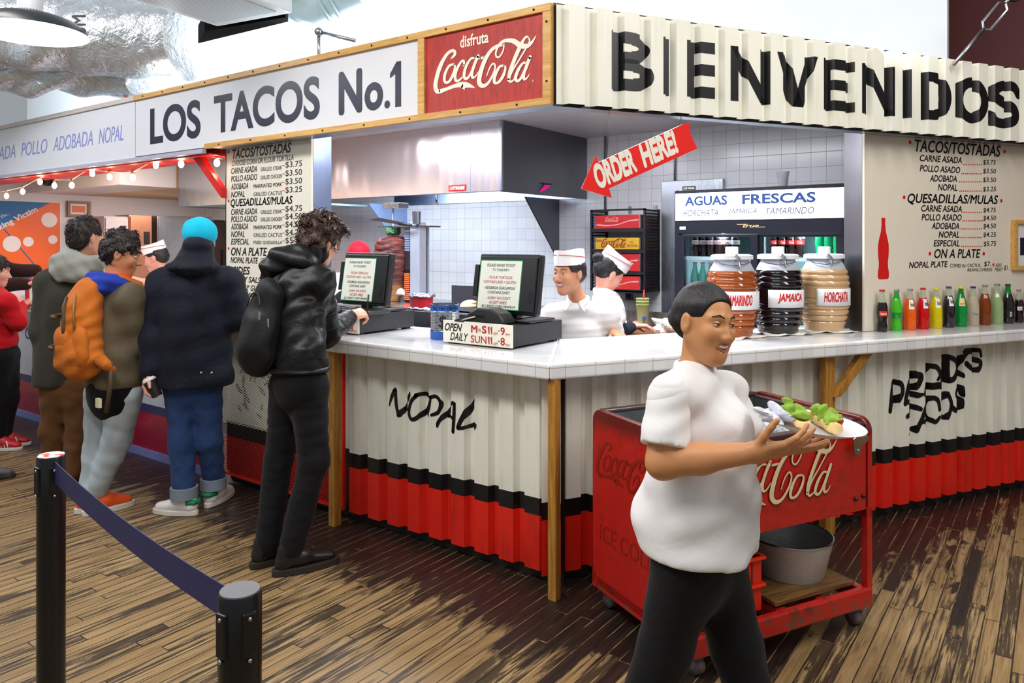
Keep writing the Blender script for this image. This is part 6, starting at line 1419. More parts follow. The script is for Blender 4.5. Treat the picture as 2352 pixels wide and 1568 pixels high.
crumple('paper_wrap', 'crumpled bluish white paper on the inner edge of the plate', pl_o - RT * .10 + Zv * .018, .04, mat('bluish_paper', '#dfe2f0', .6), 9, 'paper', .6)

# ---- man in black leather jacket at the till
D1 = 3.85
base = A3([-1.24, -.43, 0]); t = person('man in black leather jacket and black jeans signing at the left till', base)
fb = nrm((.12, .99, 0)); fh = nrm((-.05, .9, -.35)); hd = Head(at(737, 552, 3.98), fh, Zv + A3((.0, .35, 0)), .98)
neck = at(708, 600, 3.90); ch = at(678, 690, 3.86); hem = at(682, 838, 3.74); pel = at(688, 875, 3.72); shr = at(733, 648, 3.80); shl = at(640, 640, 4.02); elr = at(748, 768, 3.98); wrr = at(806, 727, 4.27); ell_ = at(690, 725, 4.25); wrl = at(770, 718, 4.40)
hips = [at(664, 890, 3.80), at(708, 890, 3.70)]; kn = [at(640, 1055, 3.80), at(722, 1058, 3.68)]; an = [A3([-1.345, -.49, .12]), A3([-1.185, -.475, .12])]
FH = Flesh(.0045); hd.face(FH); hd.neck(FH, neck, .054); fr_ = nrm(wrr - elr); FHD = Flesh(.0036); hand(FHD, wrr + fr_ * .02, fr_ * .8 + RT * .35 - Zv * .05, -Zv * .75 - RT * .5, -RT * .7 + Zv * .6, (.75, .8, .85, .9), 1.0, .5); FHD.cone(wrr - fr_ * .03, wrr + fr_ * .03, .029, .027, .02)
FHL = Flesh(.004); hand(FHL, wrl, RT * .5 + FW * .7 - Zv * .3, -Zv, -RT, (.4, .4, .4, .4), 1.0)
flesh_obj('body', [FH, FHD, FHL, coarse_body(hd, neck, ch, pel, shl, shr, [[shr, elr, wrr], [shl, ell_, wrl]], hips, kn, an, fb)], SK1, t, base)
hd.details(t, base, HBR); H_ = hd.hair(.024, .02, .004, -.05, .006, .012, (55, 55, 55), 11, .014); H_.ell(hd.L(0, .06, .09), A3((.07, .05, .035)), hd.B, .03); strands(flesh_obj('hair', H_, HBR, t, base, 0), HBR, 600, .035, 1, tuple(-fh*.3+Zv*-.5), .6)
cl = MB(); rs = np.random.default_rng(2)
for i in range(70):
    a, b_ = rs.uniform(0, 2 * PI), rs.uniform(-.1, 1.35); p = hd.L(.095 * math.cos(a) * math.cos(b_), -.02 + .112 * math.sin(a) * math.cos(b_), .035 + .112 * math.sin(b_)) - base; o1 = nrm(p + base - hd.c); w_ = nrm(np.cross(o1, rs.normal(size=3)))
    if math.sin(a) * math.cos(b_) > .5 and b_ < .6: continue
    cl.tube([p, p + o1 * .012 + w_ * .01, p + o1 * .017 + w_ * .028, p + o1 * .006 + w_ * .042], [.006, .0055, .004, .001], 6)
obj('curls', cl, HBR, t)
LEA = cloth('black_leather', '#0d0e0f', .42, var=.25, vs=10, weave=160, wst=.5, fold=.9, fs=9, sheen=0, Coat_Weight=.12, Coat_Roughness=.35)
J = jacket(ch, hem, fb, shl, shr, .185, .178, .72, neck - Zv * .02, .008, .08); J.chain([shr, elr, wrr - fr_ * .02], (.078, .068, .046), .03); J.chain([shl, ell_, wrl], (.078, .064, .045), .03); J.cutp(at(682, 852, 3.74), -Zv); J.folds(.006, (18, 18, 34), 21).folds(.003, (50, 50, 50), 4)
o = flesh_obj('leather_jacket', J, LEA, t, base)
hm = MB().tube([(A3(hem) + np.cross(fb, Zv) * .185 * math.cos(a) + fb * .135 * math.sin(a) - Zv * .012 - base) for a in np.linspace(0, 2 * PI, 33)[:-1]], .012, 8, closed=True); obj('hem_band', hm, LEA, o)
for k in range(6):
    f = .42 + k * .07; c = shr * (1 - f) + elr * f; ax_ = nrm(elr - shr); u1 = nrm(np.cross(ax_, Zv + .01)); u2 = np.cross(ax_, u1); r_ = .0765 - .008 * f
    obj('sleeve_rib', MB().tube([c + r_ * (u1 * math.cos(a) + u2 * math.sin(a)) - base for a in np.linspace(0, 2 * PI, 25)[:-1]], .0065, 6, closed=True), LEA, o)
HD = Flesh(.007); HD.cone(at(628, 615, 3.86), at(692, 585, 3.86), .07, .075, .04, (Zv, .85)); HD.cone(at(640, 590, 3.84), at(705, 600, 3.80), .05, .05, .04); HD.folds(.007, (30, 30, 40), 31); flesh_obj('hood', HD, LEA, o, base)
SC = Flesh(.006)
for a in np.linspace(0, 2 * PI, 15)[:-1]: SC.ell(neck + np.cross(fb, Zv) * .062 * math.cos(a) + fb * .06 * math.sin(a) + Zv * (.03 + .012 * math.sin(a * 3)), (.036, .036, .042))
SC.folds(.006, (90, 90, 90), 12, 7); flesh_obj('knit_scarf', SC, cloth('black_wool', '#09090b', .95, weave=160, wst=1, fold=.5), t, base)
SH = Flesh(.009); SH.cone(at(684, 850, 3.72), at(686, 882, 3.71), .158, .155, .03, (fb, .72)); flesh_obj('shirt_tail', SH, cloth('black_tee', '#0c0c0e', .9), t, base)
flesh_obj('trousers', trousers(hips, kn, an, (.096, .07, .062), pel, .15, fb, .008, 6, .005), BLKJ, t, base)
BT = mat('boot_black', '#131214', .35, var=.2, bump=.25, bs=60); SO = mat('boot_sole', '#2a2420', .5)
b1 = shoe(t, base, (-1.215, -.56), (-1.095, -.262), BT, SO, .05, .085, .03, .05); shoe(t, base, (-1.37, -.575), (-1.325, -.27), BT, SO, .05, .085, .03, .05)
t = thing('pen', 'dark pen in the hand of the man in leather', 'pen', at(842, 702, 4.38)); obj('barrel', MB().tube([(0, 0, -.05), RT * .012 + Zv * .065], [.003, .006], 8), BLACK, t)
BPB = cloth('black_nylon', '#0e0e11', .55, fold=.6, fs=7); c = at(606, 748, 3.72); t = thing('backpack', 'black backpack on the back of the man in leather jacket', 'backpack', c)
F = Flesh(.008); bd = -fb; up_ = nrm(Zv + fb * .18); F.cone(-up_ * .13 + bd * .01, up_ * .14, .125, .10, .05, (fb, .6)); F.cone(-up_ * .12 + bd * .07, up_ * .0 + bd * .06, .075, .07, .04, (fb, .6)); F.folds(.005, (25, 25, 25), 4); flesh_obj('bag', F, BPB, t, A3((0, 0, 0)))
ZP = mat('zip_silver', '#b9b9bb', .3, metal=.9); r_ = np.cross(fb, Zv)
obj('zip', MB().tube([bd * .075 + r_ * .06 * math.cos(a) + up_ * (.10 + .07 * math.sin(a)) for a in np.linspace(0, PI, 12)], .004, 6), mat('zip_black', '#29292c', .5), t)
obj('zip_pull', MB().box(-.004, .004, -.003, .003, -.02, .02).xf(lambda p: A3(p) + r_ * .075 + bd * .075 + up_ * .06), ZP, t); obj('zip_pull', MB().box(-.005, .005, -.003, .003, -.025, .025).xf(lambda p: A3(p) + r_ * .105 + bd * .04 + up_ * .02), ZP, t)
for s_ in (-1, 1): obj('shoulder_strap', MB().tube([up_ * .15 + r_ * s_ * .06 + fb * .05, up_ * .21 + r_ * s_ * .1 + fb * .10, up_ * .16 + r_ * s_ * .15 + fb * .2], .016, 8), BPB, t)

# ---- man in navy coat and turquoise cap
D2 = 4.45
base = A3([-2.30, -.30, 0]); t = person('man in long navy coat and turquoise knit cap holding a paper cup', base)
fb = nrm(FW * .97 - RT * .2); fh = nrm(FW * .8 - RT * .6); hd = Head(at(458, 556, D2), fh, Zv, 1.0); r_ = np.cross(fb, Zv)
neck = at(452, 622, D2); ch = at(450, 690, D2); hem = at(444, 870, D2); pel = at(447, 830, D2); shl = at(374, 652, D2); shr = at(524, 646, D2 + .02); ell_ = at(350, 765, D2 - .03); wrl = at(344, 848, D2 - .1); elr = at(552, 728, D2 + .05); wrr = at(512, 742, D2 + .3)
hips = [at(415, 885, D2 - .0), at(474, 885, D2 + .03)]; kn = [at(418, 1010, D2), at(482, 1010, D2 + .05)]; an = [A3([-2.338, -.354, .165]), A3([-2.352, -.155, .165])]
FH = Flesh(.005); hd.face(FH); hd.neck(FH, neck); FHD = Flesh(.0038); fd_ = nrm(-Zv * .9 - RT * .15 - FW * .2); hand(FHD, wrl + fd_ * .01, fd_, RT * .9 + FW * .2, -FW * .9 + RT * .2, (.55, .6, .65, .7), 1.0, .35); FHD.cone(wrl - fd_ * .03, wrl + fd_ * .03, .03, .026, .02)
flesh_obj('body', [FH, FHD, coarse_body(hd, neck, ch, pel, shl, shr, [[shr, elr, wrr], [shl, ell_, wrl]], hips, kn, an, fb)], SK4, t, base); hd.details(t, base, HB)
BE = Flesh(.006); BE.ell(hd.L(0, -.012, .054), A3((.096, .112, .098)), hd.B, .01); BE.cutp(hd.L(0, 0, -.02), -hd.u + hd.f * .25); BE.folds(.003, (30, 30, 30), 3); flesh_obj('knit_cap', BE, cloth('turquoise_knit', '#17b6d8', .9, weave=220, wst=1.2, fold=.2), t, base)
J = jacket(ch, hem, fb, shl, shr, .20, .222, .70, neck, .009, .085); J.chain([shl, ell_, wrl], (.085, .078, .062), .04); J.chain([shr, elr, wrr], (.085, .078, .06), .04); J.cutp(at(444, 884, D2), -Zv); J.folds(.007, (14, 14, 26), 41); o = flesh_obj('coat', J, NAVC, t, base)
HD = Flesh(.008); HD.cone(at(456, 572, D2 - .02), at(452, 600, D2 - .04), .100, .116, .04, (fb, .95)); HD.ell(at(450, 614, D2 - .03), A3((.145, .125, .045)), np.stack([r_, fb, Zv]), .025); HD.ell(at(455, 560, D2 - .10), A3((.07, .05, .04)), np.stack([r_, fb, Zv]), .03); HD.ell(hd.L(0, .08, -.0), A3((.08, .11, .12)), hd.B, .02, 1); HD.folds(.008, (22, 22, 30), 44); flesh_obj('hood', HD, NAVC, o, base)
for px in (462, 486): obj('snap', MB().ball(at(px, 856, D2 - .155) - base, .008, 10, 6), STEEL, o)
DEN = cloth('blue_denim', '#2a4270', .85, var=.4, vs=3.5, fold=.9); flesh_obj('jeans', trousers(hips, kn, an, (.090, .072, .068), pel, .15, fb, .009, 7, .005), DEN, t, base)
for a in an: obj('turned_cuff', MB().lathe([(.055, -.015), (.076, -.015), (.078, .05), (.066, .052)], c=tuple(a - base - Zv * .052), n=28), cloth('denim_reverse', '#7d8796', .85, fold=.3), t)
WS = mat('sneaker_white', '#e9e7e3', .45, var=.04); GRN = mat('sneaker_green', '#0d7a4a', .45); WSO = mat('sole_white', '#d8d2c8', .5)
for hl, to in (((-2.262, -.315), (-2.505, -.44)), ((-2.318, -.225), (-2.44, .03))):
    sh = shoe(t, base, hl, to, WS, WSO, .046, .07, .026); d = nrm(A3([to[0] - hl[0], to[1] - hl[1], 0])); h0 = A3([*hl, 0]) - base; s_ = np.cross(d, Zv)
    obj('heel_tab', MB().tube([h0 + d * .05 + s_ * .040 + Zv * .082, h0 + d * .006 + s_ * .022 + Zv * .08, h0 - d * .002 + Zv * .08, h0 + d * .006 - s_ * .022 + Zv * .08, h0 + d * .05 - s_ * .040 + Zv * .082], .015, 8), GRN, sh)
    obj('sock', MB().lathe([(.04, 0), (.042, .06)], c=tuple(h0 + d * .055 + Zv * .085), n=20), mat('sock_navy', '#22406e', .8), sh)
cc_ = at(352, 890, D2 - .14); t = thing('paper_cup', 'black paper coffee cup with white lid held by the man in navy coat', 'cup', cc_); t.rotation_euler = Vector(nrm(Zv * .86 - RT * .45)).to_track_quat('Z', 'Y').to_euler()
obj('cup', MB().lathe([(0, -.055), (.028, -.055), (.037, .045), (0, .045)], n=28), mat('cup_black', '#1a1a1c', .5), t); obj('lid', MB().lathe([(.039, .042), (.04, .052), (.035, .056), (.033, .062), (0, .062)], n=28), WPL, t); obj('mark', MB().ball((0, 0, 0), (.012, .003, .008), 10, 6).xf(lambda p: (p[0] + .0, p[1] - .0335, p[2] + .01)), CREAMP, t)

# ---- man with the orange backpack
D3 = 4.45
base = A3([-2.80, -.60, 0]); t = person('bearded man in olive jacket and pale jeans wearing the orange backpack', base)
fb = nrm((.10, .99, 0)); r_ = np.cross(fb, Zv); fh = nrm(RT * .93 + FW * .25 - Zv * .28); hd = Head(at(281, 582, D3 + .02), fh, Zv + RT * .12, 1.02)
neck = at(266, 650, D3); ch = at(262, 725, D3); hem = at(262, 868, D3 - .02); pel = at(262, 845, D3 - .02); shr = at(300, 690, D3 - .10); shl = at(226, 680, D3 + .14); elr = at(312, 790, D3 - .05); wrr = at(318, 800, D3 + .22); ell_ = at(262, 785, D3 + .3); wrl = at(310, 800, D3 + .4)
hips = [at(232, 905, D3 + .05), at(288, 905, D3 - .06)]; kn = [at(226, 1010, D3 + .07), at(268, 1012, D3 - .02)]; an = [A3([-2.842, -.655, .14]), A3([-2.765, -.648, .14])]
FH = Flesh(.005); hd.face(FH, jaw=1.05); hd.neck(FH, neck, .055); FHD = Flesh(.004); hand(FHD, wrr, FW, -Zv, -RT, (.4,) * 4)
flesh_obj('body', [FH, FHD, coarse_body(hd, neck, ch, pel, shl, shr, [[shr, elr, wrr], [shl, ell_, wrl]], hips, kn, an, fb)], SK2, t, base); hd.details(t, base, HB); strands(flesh_obj('hair', hd.hair(.02, .014, .004, -.05, .006, .006, (60, 60, 60), 5), HB, t, base, 1), HB, 650, .024, 2, tuple(fh*.3+Zv*-.4), .18)
BR_ = Flesh(.005); BR_.cone(hd.L(-.054, .022, -.058), hd.L(0, .056, -.098), .014, .0225, .02); BR_.cone(hd.L(.054, .022, -.058), hd.L(0, .056, -.098), .014, .0225, .02); BR_.cone(hd.L(0, .05, -.09), hd.L(0, .064, -.102), .03, .024, .02); flesh_obj('beard', BR_, hairmat('beard_stubble', '#4a2f22'), t, base)
OLV = cloth('olive_jacket', '#5b5140', .7, fold=.6, fs=8); J = jacket(ch, hem, fb, shl, shr, .18, .195, .78, neck, .009, .08); J.chain([shr, elr, wrr], (.08, .07, .05), .035); J.chain([shl, ell_, wrl], (.08, .07, .05), .035); J.cutp(at(262, 884, D3), -Zv); J.folds(.006, (16, 16, 28), 51); o = flesh_obj('jacket', J, OLV, t, base)
SH = Flesh(.009); SH.cone(at(262, 880, D3 - .02), at(262, 900, D3 - .02), .185, .18, .03, (fb, .78)); flesh_obj('shirt_tail', SH, MC.get('x') or cloth('black_hem', '#0b0b0d', .9), t, base)
HD = Flesh(.007)
for a in np.linspace(0, 2 * PI, 17)[:-1]: HD.ell(neck + r_ * .10 * math.cos(a) + fb * .085 * math.sin(a) + Zv * (-.005 - .03 * math.sin(a)) - fb * .02, (.052, .052, .046))
HD.ell(neck - fb * .115 - Zv * .02, A3((.12, .06, .065)), np.stack([r_, fb, Zv]), .04); HD.cone(neck - fb * .1 - Zv * .02, neck - fb * .13 - r_ * .06 - Zv * .04, .06, .05, .03); HD.folds(.006, (30, 30, 40), 52); flesh_obj('hood', HD, cloth('royal_blue_fleece', '#243a9e', .9, fold=.4), t, base)
HL = Flesh(.006)
for a in np.linspace(0, 2 * PI, 15)[:-1]: HL.ell(neck + r_ * .073 * math.cos(a) + fb * .065 * math.sin(a) + Zv * .036 - fb * .01, (.026, .026, .02))
flesh_obj('hood_lining', HL, cloth('orange_lining', '#d8451c', .85, fold=.3), t, base)
flesh_obj('jeans', trousers(hips, kn, an, (.095, .078, .06), pel, .15, fb, .009, 9, .006), cloth('pale_denim', '#aab6bd', .85, var=.12, fold=.55), t, base)
OS = mat('sneaker_orange', '#ef5a1c', .45, var=.1)
shoe(t, base, (-2.775, -.725), (-2.735, -.45), OS, WSO, .046, .065, .03); shoe(t, base, (-2.855, -.735), (-2.795, -.455), OS, WSO, .046, .065, .03)
c = at(196, 752, D3 - .16); up_ = nrm(Zv + fb * .16 - RT * .10); t = thing('backpack', 'orange backpack with brown straps on the back of the bearded man', 'backpack', c); ORB = cloth('orange_canvas', '#b9641a', .75, var=.1, fold=.7, fs=9); BRS = mat('strap_brown', '#4a3524', .6); bd = -fb; ro = np.cross(fb, Zv)
F = Flesh(.008); F.cone(-up_ * .15, up_ * .17, .15, .115, .05, (fb, .68)); F.cone(-up_ * .15 + bd * .08, up_ * .10 + bd * .07, .105, .085, .05, (fb, .6)); F.folds(.006, (20, 20, 30), 6); flesh_obj('bag', F, ORB, t, A3((0, 0, 0)))
F = Flesh(.007); F.cone(-up_ * .15 + bd * .05 + ro * .10, -up_ * .02 + bd * .06 + ro * .10, .062, .05, .03, (fb, .75)); F.folds(.004, (30, 30, 30), 2); flesh_obj('side_pocket', F, ORB, t, A3((0, 0, 0)))
F = Flesh(.007); F.cone(-up_ * .17 + bd * .09, -up_ * .05 + bd * .115, .085, .07, .03, (fb, .6)); F.folds(.004, (30, 30, 30), 5); flesh_obj('front_pocket', F, ORB, t, A3((0, 0, 0)))
obj('zip', MB().tube([bd * .115 + ro * .02 + up_ * .18, bd * .135 + ro * .05 + up_ * .12, bd * .135 + ro * .06 + up_ * .02, bd * .125 + ro * .055 - up_ * .05], .008, 6), BRS, t); obj('zip', MB().tube([bd * .09 + ro * .075 + up_ * .2, bd * .10 + ro * .095 + up_ * .1, bd * .09 + ro * .10 + up_ * .0], .006, 6), mat('zip_taupe', '#8a6a48', .6), t)
for z in (.07, -.10):
    obj('compression_strap', MB().tube([bd * .168 * math.sin(a) - ro * .138 * math.cos(a) + up_ * z for a in np.linspace(.1, PI * .55, 8)], .012, 8), BRS, t); obj('buckle', MB().box(-.012, .012, -.01, .01, -.022, .022).xf(lambda p: A3(p) - ro * .142 + bd * .03 + up_ * z), mat('buckle_ivory', '#cfc8a0', .4), t)
obj('shoulder_strap', MB().tube([up_ * .2 + ro * .06 + fb * .05, up_ * .285 + ro * .09 + fb * .14, up_ * .24 + ro * .10 + fb * .24, up_ * .1 + ro * .13 + fb * .29], .022, 8), ORB, t); obj('shoulder_strap', MB().tube([up_ * .2 - ro * .06 + fb * .05, up_ * .27 - ro * .1 + fb * .14, up_ * .2 - ro * .12 + fb * .26], .022, 8), ORB, t)
obj('hip_fin', MB().tube([-up_ * .17 + ro * .14 + fb * .04, -up_ * .20 + ro * .19 + fb * .06, -up_ * .235 + ro * .20 + fb * .1], [.035, .03, .016], 10), ORB, t); obj('hanging_strap', MB().tube([-up_ * .18 + ro * .20 + fb * .08, -up_ * .30 + ro * .205 + fb * .08, -up_ * .46 + ro * .20 + fb * .07], .013, 8), BRS, t); obj('buckle', MB().box(-.02, .02, -.008, .008, -.025, .025).xf(lambda p: A3(p) + ro * .19 + fb * .03 - up_ * .40), MC['buckle_ivory'], t)

# ---- man in grey wool coat
D4 = 5.0
base = A3([-3.42, -.42, 0]); t = person('man in charcoal wool coat with pale grey hood and brown trousers', base)
fb = nrm(FW * .95 - RT * .1); r_ = np.cross(fb, Zv); fh = nrm(FW * .82 + RT * .55 - Zv * .05); hd = Head(at(200, 545, D4), fh, Zv, 1.03)
neck = at(180, 606, D4); ch = at(163, 690, D4); hem = at(140, 868, D4); pel = at(150, 825, D4); shl = at(112, 650, D4); shr = at(214, 648, D4 + .02); ell_ = at(99, 760, D4 - .02); wrl = at(104, 840, D4 + .05); elr = at(215, 750, D4 + .1); wrr = at(245, 745, D4 + .3)
hips = [at(128, 890, D4), at(178, 890, D4)]; kn = [at(122, 995, D4 + .02), at(184, 995, D4)]; an = [A3([*at(128, 1080, 5.05)[:2], .1]), A3([*at(165, 1090, 4.95)[:2], .1])]
FH = Flesh(.0055); hd.face(FH); hd.neck(FH, neck); FHD = Flesh(.0042); hand(FHD, wrl, -Zv, r_, fb, (.4,) * 4)
flesh_obj('body', [FH, FHD, coarse_body(hd, neck, ch, pel, shl, shr, [[shr, elr, wrr], [shl, ell_, wrl]], hips, kn, an, fb)], SK1, t, base); hd.details(t, base, HB); strands(flesh_obj('hair', hd.hair(.014, .01, .004, -.05, .006, .003, (60, 60, 60), 15), HB, t, base, 1), HB, 700, .026, 3, (0,0,-1), .25)
J = jacket(ch, hem, fb, shl, shr, .185, .18, .72, neck, .010, .082); J.chain([shl, ell_, wrl], (.08, .07, .06), .04); J.chain([shr, elr, wrr], (.08, .07, .055), .04); J.cutp(at(140, 885, D4), -Zv); J.folds(.006, (20, 20, 8), 61); flesh_obj('wool_coat', J, cloth('charcoal_wool', '#38362f', .95, var=.2, weave=200, wst=.8, fold=.5), t, base)
HD = Flesh(.008)
for a in np.linspace(0, 2 * PI, 17)[:-1]: HD.ell(neck + r_ * .11 * math.cos(a) + fb * .085 * math.sin(a) + Zv * (.0 - .03 * math.sin(a)) - fb * .02, (.056, .056, .05))
HD.ell(neck - fb * .12 - Zv * .035, A3((.115, .06, .085)), np.stack([r_, fb, Zv]), .04); HD.cone(neck - fb * .08 + Zv * .02, neck - fb * .06 + Zv * .055 - r_ * .02, .075, .06, .03); HD.folds(.006, (26, 26, 40), 62); flesh_obj('hood', HD, cloth('pale_grey_fleece', '#9a9c94', .95, fold=.5), t, base)
flesh_obj('trousers', trousers(hips, kn, an, (.092, .082, .072), pel, .15, fb, .010, 19, .007), cloth('brown_corduroy', '#5e3d22', .85, fold=.6), t, base)
for a, d in ((an[0], nrm(FW)), (an[1], nrm(FW + RT * .4))): shoe(t, base, (a - d * .07)[:2], (a + d * .2)[:2], mat('dark_brown_shoe', '#231712', .5), BLACK)

# ---- woman in red sweater, mostly outside the view
D5 = 5.8
base = A3([-4.86, -.42, 0]); t = person('woman in bright red sweater and black trousers at the left edge', base)
fb = nrm(RT * .8 + FW * .5); r_ = np.cross(fb, Zv); hd = Head(at(-10, 622, D5), nrm(RT * .9 + FW * .3 - Zv * .15), Zv, .96); neck = at(-14, 674, D5); ch = at(-4, 720, D5); hem = at(0, 790, D5); pel = at(0, 800, D5); shr = at(14, 694, D5 - .12); shl = at(-20, 690, D5 + .16); elr = at(40, 742, D5 - .08); wrr = at(50, 705, D5 + .14); ell_ = at(20, 745, D5 + .2); wrl = at(56, 700, D5 + .25)
hips = [at(-4, 815, D5 - .05), at(14, 815, D5 + .06)]; kn = [at(0, 915, D5), at(20, 915, D5 + .05)]; an = [A3([*at(-6, 1015, 5.8)[:2], .09]), A3([*at(8, 1010, 5.9)[:2], .09])]
FH = Flesh(.0055); hd.face(FH); hd.neck(FH, neck, .046); FHD = Flesh(.0042); hand(FHD, wrr, RT * .3 + FW * .5 + Zv * .5, -Zv, -RT, (.6,) * 4, .92); hand(FHD, wrl, RT * .3 + FW * .5, -Zv, -RT, (.5,) * 4, .92)
flesh_obj('body', [FH, FHD, coarse_body(hd, neck, ch, pel, shl, shr, [[shr, elr, wrr], [shl, ell_, wrl]], hips, kn, an, fb)], SK4, t, base); hd.details(t, base, HB); strands(flesh_obj('hair', hd.hair(.008, .02, .006, -.04, .006, .003, (60, 60, 60), 25), HB, t, base, 1), HB, 500, .03, 4, (0,0,-1), .2)
J = jacket(ch, hem, fb, shl, shr, .155, .155, .8, neck, .009, .066); J.chain([shr, elr, wrr], (.066, .062, .042), .03); J.chain([shl, ell_, wrl], (.066, .058, .04), .03); J.cutp(at(0, 797, D5), -Zv); J.folds(.004, (14, 14, 70), 71); flesh_obj('sweater', J, cloth('red_knit', '#b80f1a', .9, weave=260, wst=1, fold=.3), t, base)
flesh_obj('trousers', trousers(hips, kn, an, (.092, .07, .055), pel, .14, fb, .010, 29), BLKJ, t, base)
for a, d in ((an[0], nrm(RT)), (an[1], nrm(RT + FW * .3))):
    sh = shoe(t, base, (a - d * .06)[:2], (a + d * .185)[:2], mat('sneaker_red', '#b51220', .5), WSO, .042, .06)
    for k in range(3): q = a - base + d * (.06 + k * .025); s_ = np.cross(d, Zv); q[2] = .03; obj('stripe', MB().tube([q + s_ * .043, q + s_ * .03 + Zv * .045 - d * .02], .004, 6), WS, sh)
# ---- customer reaching over from outside the view
D6 = 6.1
base = A3([*at(-75, 1000, D6)[:2], 0]); t = person('person reaching dark brown sleeves to the sauces behind the red sweater', base)
fb = nrm(RT * .7 + FW * .7); hd = Head(at(-70, 545, D6), fb, Zv, 1.0); neck = at(-72, 605, D6); ch = at(-72, 660, D6); hem = at(-75, 800, D6); pel = at(-75, 790, D6); shr = at(-50, 632, D6 - .12); shl = at(-85, 628, D6 + .16); elr = at(5, 655, D6 - .0); wrr = at(58, 652, D6 + .12); ell_ = at(10, 618, D6 + .2); wrl = at(84, 622, D6 + .3)
hips = [at(-85, 820, D6), at(-65, 820, D6)]; kn = [at(-85, 915, D6), at(-65, 915, D6)]; an = [A3([*at(-85, 1000, D6)[:2], .09]), A3([*at(-65, 1000, D6)[:2], .09])]
FH = Flesh(.007); hd.face(FH); hd.neck(FH, neck); FHD = Flesh(.0042); hand(FHD, wrl, RT * .7 + FW * .3 - Zv * .5, -Zv * .6 - RT * .4, -FW, (.45, .5, .55, .6)); hand(FHD, wrr, RT * .8 + FW * .4 + Zv * .1, -Zv, FW, (.5,) * 4)
flesh_obj('body', [FH, FHD, coarse_body(hd, neck, ch, pel, shl, shr, [[shr, elr, wrr], [shl, ell_, wrl]], hips, kn, an, fb)], SK4, t, base); flesh_obj('hair', hd.hair(.012, .01, .004, -.05, .008, .003, (60, 60, 60), 35), HB, t, base, 1)
J = jacket(ch, hem, fb, shl, shr, .175, .175, .75, neck, .011, .075); J.chain([shr, elr, wrr], (.075, .064, .05), .03); J.chain([shl, ell_, wrl], (.075, .064, .05), .03); J.folds(.006, (40, 40, 20), 81); flesh_obj('coat', J, cloth('dark_brown_coat', '#2a1614', .9, fold=.5), t, base); flesh_obj('trousers', trousers(hips, kn, an, pel=pel, fd=fb, vox=.012), BLKJ, t, base)
for a in an: shoe(t, base, (a - RT * .07)[:2], (a + RT * .18)[:2], BT, SO)
# ---- person outside the view whose shoe shows
def simple(lab, base, D, xc, headz, fb, cm, tm, an, hairm, sk, shoe_m, sd):
    "a plainly dressed standing figure around column xc at depth D"
    t = person(lab, base); q = lambda dx, y, dz=0: at(xc + dx, y, D + dz); r_ = np.cross(fb, Zv)
    hc = q(0, headz); hd = Head(hc, fb, Zv); neck = hc - Zv * .17 - fb * .02; ch = hc - Zv * .38 - fb * .04; pel = hc - Zv * .72 - fb * .03; shr, shl = neck - Zv * .09 + r_ * .18, neck - Zv * .09 - r_ * .18
    elr, ell_ = shr - Zv * .28 + r_ * .04, shl - Zv * .28 - r_ * .04; wrr, wrl = elr - Zv * .2 + fb * .12, ell_ - Zv * .2 + fb * .12
    hips = [pel - Zv * .06 + r_ * .09, pel - Zv * .06 - r_ * .09]; kn = [(h * .52 + a * .48) + fb * .02 for h, a in zip(hips, an)]
    FH = Flesh(.007); hd.face(FH); hd.neck(FH, neck); FHD = Flesh(.0045)
    for w_, s_ in ((wrr, 1), (wrl, -1)): hand(FHD, w_, -Zv + fb * .4, -r_ * s_, fb, (.4,) * 4)
    flesh_obj('body', [FH, FHD, coarse_body(hd, neck, ch, pel, shl, shr, [[shr, elr, wrr], [shl, ell_, wrl]], hips, kn, an, fb)], sk, t, base); flesh_obj('hair', hd.hair(.012, .01, .004, -.05, .008, .003, (60, 60, 60), sd), hairm, t, base, 1)
    J = jacket(ch, pel - Zv * .06, fb, shl, shr, .175, .175, .72, neck, .012, .07); J.chain([shr, elr, wrr], (.072, .062, .05), .03); J.chain([shl, ell_, wrl], (.072, .062, .05), .03); J.folds(.005, (20, 20, 30), sd); flesh_obj('jacket', J, cm, t, base)
    flesh_obj('trousers', trousers(hips, kn, an, pel=pel, fd=fb, vox=.012), tm, t, base)
    for a in an: shoe(t, base, (a - fb * .07)[:2], (a + fb * .2)[:2], shoe_m, SO)
    return t
fb = nrm(RT * .9 + FW * .2); a0 = A3([-3.93, -.652, 0]) - fb * .2; an = [A3([a0[0], a0[1], .1]), A3([a0[0], a0[1], .1]) - RT * .32 - FW * .1]
m_ = (an[0] + an[1]) / 2; mz = (m_ - CAM) @ FW; mx = CX + FPX * ((m_ - CAM) @ RT) / mz
simple('person just outside the left edge whose grey sneaker toe shows', A3([m_[0], m_[1], 0]), mz, mx - 45, 560, fb, NAVC, BLKJ, an, HB, SK1, mat('sneaker_grey', '#55565a', .6, var=.2), 95)

